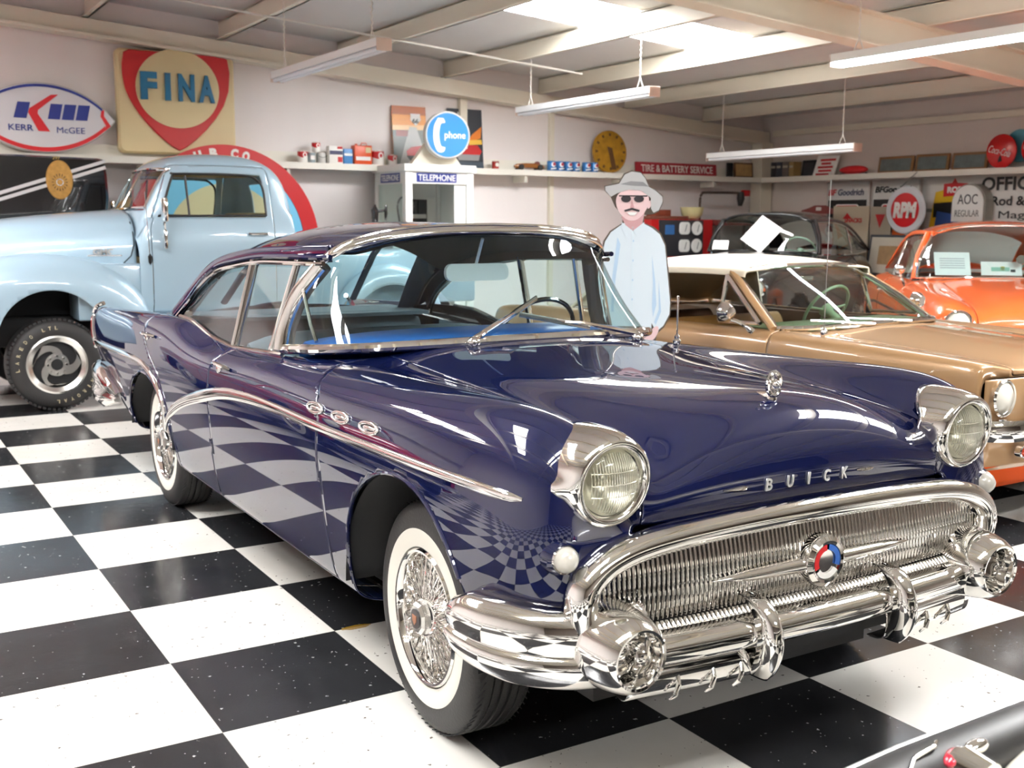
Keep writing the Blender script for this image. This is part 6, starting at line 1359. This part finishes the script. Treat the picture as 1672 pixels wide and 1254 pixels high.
p, n = ms.top(-.74, .35); MB().tube([p, p + Vector((0, 0, .85))], .0025, 6).build('antenna', M['steel'], mu); MB().ball(tuple(p + Vector((0, 0, .02))), .022, 12, (1, 1, 1.4)).build('antenna_base', M['chrome'], mu)
fp = [[(t, -.655 - .075 * (1 - (t / .81) ** 2) + (.03 if z < .38 else 0), z) for z in (.792, .78, .70, .60, .52, .42, .37, .34)] for t in np.linspace(-.805, .805, 31)]; MB().grid(np.array(fp)).build('front_panel', M['tan'], mu, solid=.006)
ribbon('hood_edge', [ms.top(t, -.66 + .0, .003) for t in np.linspace(-.40, .40, 9)], .014, .005, parent=mu)

# ------------------------------------------------------------------ 1950s coupe body used for two cars, and the black 1940s coupe
def coupe(root, pm, W=.93, wb=2.92, zf=.98, zh=1.03, zb=1.06, zr=1.56, ws=(.72, 1.02, 1.14), rear=3.7, trim=True, glass=None, round_=0.0, lampz=.80, lampt=.72):
    k = W / .93; sd_ = [(.925 * k, zf - .13), (.93 * k, .70), (.915 * k, .48), (.89 * k, .33), (.86 * k, .28), (.7 * k, .26)]
    def rw(s, top, q=1.0): return [(t * k * q, s, z) for t, z in top] + [(t * q, s, z) for t, z in sd_]
    F0_ = [(0, -.80, .70), (.25, -.80, .70), (.42, -.79, .70), (.55, -.77, .71), (.62, -.76, .73), (.68, -.755, .73), (.72, -.75, .72), (.74, -.75, .68), (.75, -.75, .62), (.75, -.75, .54), (.74, -.74, .46), (.72, -.70, .42), (.6, -.6, .42)]
    F1_ = [(0, -.82, .84), (.25, -.82, .84), (.42, -.80, .82), (.55, -.77, .80), (.64, -.77, .84), (.72, -.78, .90), (.80, -.78, .90), (.85, -.76, .82), (.86, -.76, .68), (.85, -.76, .52), (.83, -.74, .42), (.80, -.70, .36), (.65, -.6, .36)]
    rows_ = [[(t * k, s, z * (zf / .98 if z > .6 else 1)) for t, s, z in F0_], [(t * k, s, z * (zf / .98 if z > .6 else 1)) for t, s, z in F1_],
      rw(-.62, [(0, zh - .06), (.25, zh - .07), (.43, zh - .10), (.56, zf - .10), (.65, zf - .04), (.75, zf - .005), (.86, zf - .05)], .985), rw(-.2, [(0, zh - .01), (.25, zh - .02), (.43, zh - .045), (.56, zf - .06), (.66, zf - .01), (.76, zf + .015), (.87, zf - .035)]),
      rw(.3, [(0, zh + .02), (.25, zh + .01), (.43, zh - .01), (.56, zf + .0), (.67, zf + .02), (.77, zf + .03), (.875, zf - .02)]), rw(.7, [(0, zb + .02), (.25, zb + .015), (.45, zb), (.58, zb - .02), (.69, zb - .03), (.785, zb - .035), (.88, zf - .01)]),
      rw(1.1, [(0, zb), (.25, zb), (.45, zb), (.6, zb - .01), (.70, zb - .03), (.79, zb - .04), (.885, zf - .01)]), rw(2.0, [(0, zb), (.25, zb), (.45, zb), (.6, zb - .01), (.70, zb - .03), (.79, zb - .045), (.885, zf - .02)]), rw(2.8, [(0, zb), (.25, zb), (.45, zb - .01), (.6, zb - .02), (.70, zb - .03), (.79, zb - .04), (.885, zf - .02)]),
      rw(rear - .3, [(0, zb - .06 - .1 * round_), (.25, zb - .065 - .1 * round_), (.45, zb - .08 - .1 * round_), (.6, zb - .08 - .1 * round_), (.70, zb - .06 - .1 * round_), (.79, zb - .05 - .1 * round_), (.88, zf - .05)]), rw(rear, [(0, zb - .2), (.25, zb - .2), (.42, zb - .2), (.55, zb - .2), (.64, zb - .17), (.72, zb - .14), (.80, zf - .12)], .95), rw(rear + .05, [(0, .7), (.2, .7), (.3, .7), (.4, .7), (.45, .7), (.5, .72), (.6, .7)], .75)]
    sh = Shell(rows_, 110, 81); sh.cut(arch_fn(0, .36, .40, .40)); sh.cut(arch_fn(wb, .36, .40, .36))
    wb_pts = [(0, ws[0]), (.3 * k, ws[0] + .015), (.52 * k, ws[0] + .07), (.66 * k, ws[0] + .17), (.74 * k, ws[1])]; ct = curve_np(wb_pts + [(.85 * k, ws[1] + .2)])
    sh.cut(lambda V: -np.minimum.reduce([V[:, 1] - ct(np.abs(V[:, 0])), 2.95 - V[:, 1], .765 * k - np.abs(V[:, 0]), V[:, 2] - .75]))
    hm = sh.take(lambda V: np.minimum.reduce([.58 * k - np.abs(V[:, 0]), ws[0] - .06 - V[:, 1], V[:, 2] - .72]), .003); dm = sh.take(lambda V: np.minimum.reduce([V[:, 1] - .85, 2.1 - V[:, 1], V[:, 2] - .32, np.abs(V[:, 0]) - .74 * k]), .003)
    sh.put('body', sh.cur, pm, root); sh.put('hood', hm, pm, root)
    for sd in (-1, 1): sh.put('door', dm, pm, root, sd)
    well(root, 0, .35, .41, .41, .90 * k, .4); well(root, wb, .35, .41, .37, .90 * k, .4); MB().box(-.6 * k, -.6, .22, .6 * k, rear - .2, .40).build('chassis', M['dark'], root, smooth=0); MB().box(-.4, -.6, .4, .4, .6, .66).build('engine_bay', M['dark'], root, smooth=0)
    te = ws[2] + .02; Dq = [(.60 * k, te - .02, zr - .14), (.635 * k, te + .15, zr - .135), (.655 * k, 1.7, zr - .13), (.66 * k, 2.1, zr - .16), (.67 * k, 2.45, zr - .25), (.69 * k, 2.72, zr - .37), (.74 * k, 2.95, zb)]
    rr2 = []
    for (t, s, z), cs, c in zip(Dq, (te - .02, te + .15, 1.7, 2.15, 2.55, 2.9, 3.2), (zr - .035, zr - .01, zr, zr - .01, zr - .06, zr - .2, zb)):
        rr2.append([(t * f, cs + (s - cs) * f ** 2, c - (c - z) * f ** 3) for f in (0, .3, .6, .8, .93)] + [(t + .008, s, z + .05 if z > zb + .02 else z), (t, s, z)])
    rs = Shell(rr2, 60, 61); rwn = rs.take(lambda V: np.minimum.reduce([.52 * k - np.abs(V[:, 0]), V[:, 1] - 2.62, 3.12 - V[:, 1]]), 0)
    fl_ = flip_of(rs.P, 30, 30, 2, 1); mb = MB(); mb.add(*rs.cur, flip=fl_); mb.build('roof', pm, root, smooth=60, solid=.012); mb = MB(); mb.add(*rwn); mb.build('rear_window', M['glass'], root)
    wbz = [(t, s, zb + .012 - .02 * (t / (.74 * k)) ** 2) for t, s in wb_pts]; wtz = [(0, te - .04, zr - .045), (.25 * k, te - .035, zr - .05), (.42 * k, te - .02, zr - .07), (.53 * k, te, zr - .10), (.60 * k, te + .03, zr - .145)]
    cab_glass(root, sh, wbz, wtz, [(.74 * k, ws[1], zb - .01), (.70 * k, ws[1] + .05, zb + (zr - zb) * .35), (.60 * k, te + .03, zr - .145)], glass or M['glass'], .013, 'chrome' if trim else 'black')
    for sd in (-1, 1): MB().tube([(sd * .755 * k, ws[1] + .03, zb - .02), (sd * .72 * k, ws[1] + .09, zb + (zr - zb) * .35), (sd * .625 * k, te + .06, zr - .12)], .028, 8).build('windshield_pillar', pm, root)
    side_glass(root, [(t - .012, s, z - .012) for t, s, z in Dq[1:6]], [(.765 * k, ws[1] + .12, zb - .03), (.775 * k, 1.5, zb - .035), (.775 * k, 2.0, zb - .04), (.77 * k, 2.4, zb - .03), (.76 * k, 2.75, zb - .01)], 30, (('front_window', 0, 17), ('rear_side_window', 17, 29)), M['glass'])
    for sd in (-1, 1):
        q, n = sh.front(sd * lampt * k, lampz, 0); mxh = mxof(q, (1, 0, 0), (0, 0, 1), (0, -1, 0)); MB().lathe([(.095, -.03), (.102, .02), (.09, .035), (.085, .02)], mxh, 32).build('headlight_rim', M['chrome'], root); MB().lathe([(.087, .02), (.05, .045), (0, .052)], mxh, 28).build('headlight_lens', plain('pale glass lens', srgb(226, 222, 210), .12, coat=1.0), root)
        if trim: ribbon('side_molding', [sh.side(s, .76 if s < 2.2 else .76 - .06 * (s - 2.2), sd, .001) for s in np.linspace(-.55, rear - .2, 24)], .028, .01, parent=root)
        q, n = sh.side(1.95, .90, sd, 0); MB().tube([q + Vector((0, -.08, 0)), q + Vector((sd * .03, -.05, 0)), q + Vector((sd * .03, .05, 0)), q + Vector((0, .08, 0))], .011, 8).build('door_handle', M['chrome'], root)
    for y0, sg in ((-.84, -1), (rear + .04, 1)):
        P = cat([(-.90 * k, y0 - sg * .35, .46), (-.91 * k, y0 - sg * .15, .46), (-.75 * k, y0 + sg * .02, .46), (0, y0 + sg * .06, .46), (.75 * k, y0 + sg * .02, .46), (.91 * k, y0 - sg * .15, .46), (.90 * k, y0 - sg * .35, .46)], 50); MB().tube([tuple(p) for p in P], .035, 10, asp=2.0).build('bumper', M['chrome'], root)
    gm = MB()
    for i in range(9): gm.box(-.55 * k, -.80 + .0, .52 + .018 * i, .55 * k, -.79, .526 + .018 * i)
    gm.build('grille', M['chrome_dull'], root, smooth=0)
    for (x, s, sd) in ((-.755 * k, 0, -1), (.755 * k, 0, 1), (-.745 * k, wb, -1), (.745 * k, wb, 1)): road_wheel(root, x, s, .335, .19, sd, .19, M['chrome'], trim)
    cl_ = plain('dark seat cloth', (.03, .03, .032), .7); seat(root, 1.95, .45, .66 * k, cl_, .55); seat(root, 2.75, .45, .62 * k, cl_, .52, 'rear_seat'); MB().box(-.70 * k, ws[0] + .14, .80, .70 * k, ws[1] + .12, zb - .02, .03).build('dashboard', pm, root); steering(root, Vector((.37, ws[1] + .30, zb)), .2, plain('pale wheel', srgb(150, 170, 150), .4))
    return sh
orange = plain('bright orange paint', srgb(240, 106, 44), .3, coat=1.0, coatr=.03)
oc_ = thing('coupe_car', 'bright orange 1950s coupe with papers behind its windscreen at the right edge', 'car', (7.17, -2.70, 0), R(-42))
osh = coupe(oc_, orange, rear=3.42, wb=2.75, glass=M['glass_green'])
p, n = osh.side(.90, .98, -1, 0); MB().tube([p, p + Vector((-.04, -.0, .10)), p + Vector((-.05, -.01, .12))], .01, 8).ball(tuple(p + Vector((-.05, .0, .15))), .055, 14, (.9, .5, .8)).build('side_mirror', M['chrome'], oc_)
for x in (.12, .30): MB().lathe([(0, -.012), (.04, -.012), (.04, .012), (0, .012)], mxof((x, 1.02, 1.22), (1, 0, 0), (0, 0, 1), (0, -1, 0)), 18).build('hanging_gauge', M['chrome'], oc_)
p, n = osh.top(0, -.2); MB().tube([p, p + Vector((0, -.12, .015)), p + Vector((0, -.22, .0))], [.004, .012, .004], 8).build('hood_ornament', M['chrome'], oc_)
blackp = plain('dull black lacquer', (.012, .011, .012), .25, coat=.8, coatr=.06)
bk = thing('old_coupe', 'black rounded 1940s car with white cards on its windscreen near the far corner', 'car', (7.71, 1.45, 0), R(-66))
bsh = coupe(bk, blackp, W=.86, wb=2.25, zf=1.02, zh=1.16, zb=1.18, zr=1.67, ws=(.80, .98, 1.06), rear=2.62, trim=False, round_=1.0, lampz=.84)
rc = thing('coupe_car', 'red 1950s car left of the picture, seen mirrored in the navy doors', 'car', (-1.95, -.30, 0), R(0))
coupe(rc, plain('deep red paint', srgb(176, 22, 30), .3, coat=1.0, coatr=.03))
# cards behind windscreens
def card(x, y, z, w, h, rz, tilt, label, marks=(), name='display_card', lean=0.0):
    t = thing(name, label, 'card', (x, y, z), rz); mx = T(0, 0, 0) @ Matrix.Rotation(-tilt, 4, 'X') @ FRONT @ Matrix.Rotation(lean, 4, 'Z')
    pr([(-w / 2, 0), (w / 2, 0), (w / 2, h), (-w / 2, h)], .004, mx, 'sheet', M['paper'], t)
    for (m_, a, b_, c, d) in marks: pr([(a * w, b_ * h), (c * w, b_ * h), (c * w, d * h), (a * w, d * h)], .001, mx @ T(0, 0, .004), 'print_mark', m_, t)
    return t
def on_car(root, t, s, z): return root.matrix_world @ Vector((t, s, z))
bpy.context.view_layer.update()
q = on_car(oc_, -.44, .98, 1.075); card(q.x, q.y, q.z, .30, .24, R(-42), R(35), 'white sheet standing behind the orange car windscreen', [(plain('grey print', srgb(190, 190, 194), .6), -.35, .3 + .1 * k, .35, .34 + .1 * k) for k in range(5)])
q = on_car(oc_, -.02, 1.06, 1.075); card(q.x, q.y, q.z, .34, .13, R(-42), R(25), 'low white card with green and yellow print behind the orange car windscreen', [(plain('green print', srgb(150, 196, 176), .6), -.25, .3, .2, .6), (plain('yellow print', srgb(220, 200, 90), .6), -.02, .35, .08, .65), (M['black'], .22, .25, .34, .45)])
q = on_car(bk, -.46, .80, 1.20); card(q.x, q.y, q.z, .19, .12, R(-58), R(27), 'small white card leaning on the left end of the black car windscreen')
q = on_car(bk, -.02, .67, 1.25); card(q.x, q.y, q.z, .34, .38, R(-66), R(30), 'large tilted white poster board leaning on the black car windscreen', lean=R(-32))

# ------------------------------------------------------------------ corner of a cream roadster, bottom right
cr = thing('roadster', 'cream car corner with black apron and red lamp at the lower right of the picture', 'car', (1.60, -7.60, 0))
M['creampaint'] = plain('cream lacquer', srgb(246, 240, 222), .3, coat=1.0, coatr=.03)
def cr_row(y, w, z): return [(0, y, z), (w * .4, y, z - .004), (w * .75, y, z - .02), (w * .92, y, z - .06), (w, y, z - .14), (w * 1.02, y, z - .25), (w, y, .30), (w * .9, y, .26)]
cs = Shell([cr_row(.755, .66, .54), cr_row(.75, .80, .605), cr_row(.71, .90, .64), cr_row(.55, .93, .67), cr_row(.1, .92, .70), cr_row(-.5, .92, .74), cr_row(-1.0, .90, .74)], 50, 61)
cs.put('body', cs.cur, M['creampaint'], cr)
e_ = [(x, .815 + .02 * math.sin((x + 1.05) * 1.4) - .06 * max(0, -.95 - x), .60) for x in np.linspace(-1.15, .9, 40)]
MB().tube(e_, .008, 8).build('apron_bead', M['letter'], cr)
mb = MB(); mb.grid(np.array([[(x, y + .0, z), (x, y - .02, z + .002), (x, y - .05, z - .006), (x, y - .09, z - .03), (x, y - .10, z - .18)] for x, y, z in e_])); mb.build('rear_apron', M['black'], cr, smooth=60, solid=.006)
lc = Vector((-.89, .72, .60)); 
MB().lathe([(0, -.06), (.030, -.05), (.036, .0), (.030, .012), (.026, .005)], mxof(lc, (1, 0, 0), (0, 0, 1), (-.5, .8, .3)), 28).build('lamp_shell', M['chrome'], cr)
MB().ball((0, 0, 0), .026, 16, (1.25, .6, .6), T(lc.x - .01, lc.y + .012, lc.z + .012) @ Matrix.Rotation(R(20), 4, 'Z')).build('tail_lamp', plain('red lamp glass', srgb(190, 40, 60), .15, coat=1.0), cr)
MB().tube([lc + Vector((-.12, -.04, -.02)), lc + Vector((-.12, .02, 0)), lc + Vector((-.06, .055, .005)), lc + Vector((.0, .06, .01)), lc + Vector((.05, .09, .0))], .004, 8).build('lamp_bracket', M['chrome'], cr)
mb = MB(); mb.ball(tuple(lc + Vector((.055, .015, .015))), .020, 14, (1.6, .7, .7)); mb.build('hinge', M['chrome'], cr)
for (x, s_, sd) in ((-.70, -.2, -1), (.70, -.2, 1), (-.70, -.95, -1), (.70, -.95, 1)): road_wheel(cr, x, s_, .31, .16, sd, .18, M['chrome'])
# ================================================================== CARDBOARD FIGURE (a flat printed board that stands in the room)
sd_t = thing('person_cutout', 'flat cardboard cutout of a smiling man in grey cowboy hat and pale blue shirt', 'cardboard cutout', (2.965, -2.975, 0), R(-28))
def px_(P, cx=(728, 0), k=None):
    """outline drawn on a sheet 900 units tall, 0 at the soles"""
    return [((x) / 500.0, z / 500.0) for x, z in P]
def slim(P): return [(x * (1 - .29 * min(1, max(0, (1.55 - z) / .07))), z) for x, z in P]
def blob(P, n=80): return [tuple(p) for p in bsp(np.array(P, float), n, True)]
card_edge = plain('brown cardboard edge', srgb(96, 84, 74), .7)
hat_o = [(-.130, 1.665), (-.165, 1.70), (-.168, 1.725), (-.120, 1.735), (-.085, 1.745), (-.058, 1.795), (-.015, 1.812), (.035, 1.805), (.062, 1.775), (.085, 1.73), (.125, 1.705), (.165, 1.672), (.168, 1.635), (.145, 1.585), (.115, 1.570), (.06, 1.565)]
body_o = [(.062, 1.560), (.070, 1.52), (.15, 1.50), (.225, 1.465), (.268, 1.40), (.300, 1.22), (.322, 1.07), (.318, 1.0), (.270, .93), (.215, .895), (.19, .80), (.19, .50), (.18, .06), (.20, 0), (.02, 0), (.01, .40), (.0, .62), (-.02, .40), (-.05, .0), (-.22, 0), (-.19, .10), (-.18, .55), (-.20, .86), (-.27, .98), (-.305, 1.10), (-.285, 1.24), (-.235, 1.42), (-.185, 1.475), (-.07, 1.52), (-.062, 1.56), (-.105, 1.61)]
outl = slim(hat_o + body_o)
MB().prism(outl, .006, Matrix.Translation((0, .004, 0)) @ FRONT).build('board', card_edge, sd_t, smooth=0)
def lay(P, name, mat, h, n=0):
    P = slim(P)
    pr(blob(P, n) if n else P, .0012, Matrix.Translation((0, -.002 - .0012 * h, 0)) @ FRONT, name, mat, sd_t)
shirt = plain('printed pale blue shirt', srgb(222, 234, 242), .5); shirt2 = plain('printed shirt fold', srgb(186, 212, 234), .5); skin = plain('printed skin', srgb(236, 204, 204), .5); jean = plain('printed denim', srgb(64, 80, 120), .5); hatm = plain('printed grey hat', srgb(186, 186, 186), .5); hat2 = plain('printed hat shade', srgb(140, 140, 142), .5); dk = plain('printed dark', srgb(44, 40, 44), .5)
ins = lambda P, k=.985: [tuple(np.array((0, 1.25)) + (np.array(p) - np.array((0, 1.25))) * k) for p in P]
lay([(-.175, .845), (.185, .86), (.175, .50), (.165, .07), (.185, .012), (.03, .012), (.018, .40), (.0, .64), (-.03, .40), (-.06, .012), (-.205, .012), (-.178, .10), (-.168, .55)], 'jeans', jean, 1)
lay([(.062, 1.52), (.14, 1.493), (.215, 1.458), (.258, 1.395), (.288, 1.22), (.312, 1.07), (.308, 1.005), (.262, .94), (.205, .905), (.165, .955), (.165, .86), (-.165, .86), (-.19, .955), (-.25, .985), (-.292, 1.10), (-.272, 1.24), (-.224, 1.415), (-.178, 1.468), (-.062, 1.52)], 'shirt', shirt, 2)
lay([(.155, 1.34), (.185, 1.20), (.20, 1.06), (.175, .99), (.165, 1.05), (.168, 1.18)], 'shirt_fold', shirt2, 3); lay([(-.125, 1.44), (-.10, 1.40), (-.135, 1.20), (-.145, 1.02), (-.165, 1.02), (-.16, 1.22)], 'shirt_fold', shirt2, 3); lay([(.215, 1.20), (.24, 1.02), (.20, .945), (.185, .96), (.22, 1.03)], 'shirt_fold', shirt2, 3)
lay([(-.012, 1.50), (.004, 1.50), (.012, .88), (-.006, .88)], 'button_placket', plain('printed placket', srgb(220, 234, 242), .5), 3)
for z in (1.42, 1.31, 1.20, 1.09, .98): lay(circ(.006, 10, .003, z), 'button', shirt2, 4)
lay([(-.165, .905), (.165, .905), (.165, .86), (-.165, .86)], 'belt', dk, 3); lay(circ(.038, 20, .0, .882, ry=.028), 'belt_buckle', plain('printed silver blue', srgb(120, 150, 200), .4), 4)
lay([(-.070, 1.555), (-.05, 1.50), (.0, 1.475), (.06, 1.51), (.062, 1.58)], 'neck', plain('printed neck', srgb(206, 160, 162), .5), 3); lay([(-.075, 1.525), (-.005, 1.478), (-.05, 1.43), (-.085, 1.49)], 'collar', shirt, 4); lay([(.068, 1.525), (.0, 1.478), (.045, 1.43), (.085, 1.49)], 'collar', shirt, 4)
lay([(-.098, 1.69), (-.105, 1.63), (-.088, 1.585), (-.055, 1.545), (-.01, 1.525), (.035, 1.545), (.068, 1.585), (.088, 1.63), (.085, 1.69), (.0, 1.72)], 'face', skin, 5, 60); lay([(.08, 1.645), (.10, 1.65), (.10, 1.61), (.075, 1.59)], 'ear', skin, 4, 20)
lay([(-.130, 1.665), (-.163, 1.70), (-.163, 1.722), (-.118, 1.73), (-.085, 1.738), (-.055, 1.788), (-.015, 1.805), (.035, 1.798), (.060, 1.77), (.082, 1.722), (.122, 1.70), (.16, 1.668), (.163, 1.638), (.142, 1.592), (.112, 1.578), (.098, 1.60), (.095, 1.66), (.04, 1.70), (-.03, 1.705), (-.095, 1.685)], 'hat', hatm, 6); lay([(-.080, 1.735), (-.02, 1.752), (.05, 1.748), (.082, 1.722), (.05, 1.725), (-.02, 1.728)], 'hat_band', hat2, 7)
for x in (-.045, .028): lay([(x - .032, 1.672), (x + .032, 1.672), (x + .028, 1.640), (x, 1.632), (x - .028, 1.640)], 'sunglasses_lens', dk, 7, 24)
lay([(-.085, 1.674), (.075, 1.674), (.075, 1.667), (-.085, 1.667)], 'sunglasses_bridge', dk, 7); lay([(-.012, 1.65), (.002, 1.605), (-.022, 1.600)], 'nose', plain('printed nose shade', srgb(208, 158, 158), .5), 7)
lay([(-.055, 1.592), (-.01, 1.605), (.035, 1.592), (.03, 1.582), (-.01, 1.592), (-.05, 1.582)], 'moustache', dk, 8); lay([(-.038, 1.580), (.02, 1.580), (.005, 1.562), (-.022, 1.562)], 'smile', M['paper'], 8)
for sx in (-1, 1):      # hands resting on the belt, five fingers each
    lay([(sx * .235, .93), (sx * .20, .945), (sx * .14, .90), (sx * .12, .865), (sx * .15, .845), (sx * .20, .865)], 'hand', skin, 6, 40)
    for k in range(4): a = (sx * (.145 - .008 * k), .89 - .016 * k); b_ = (sx * (.075 + .006 * k), .872 - .020 * k); d = np.array(b_) - np.array(a); n_ = np.array((-d[1], d[0])) / np.linalg.norm(d) * .0075; lay([tuple(np.array(a) + n_), tuple(np.array(b_) + n_ * .7), tuple(np.array(b_) - n_ * .7), tuple(np.array(a) - n_)], 'finger', skin, 7)
    lay([(sx * .16, .925), (sx * .115, .925), (sx * .10, .912), (sx * .15, .905)], 'thumb', skin, 7)
MB().add([(-.02, .01, 0), (-.02, .01, .9), (-.02, .34, 0), (-.014, .01, 0), (-.014, .01, .9), (-.014, .34, 0)], [(0, 1, 2), (5, 4, 3), (0, 3, 4, 1), (1, 4, 5, 2), (2, 5, 3, 0)]).build('easel_strut', card_edge, sd_t, smooth=0)
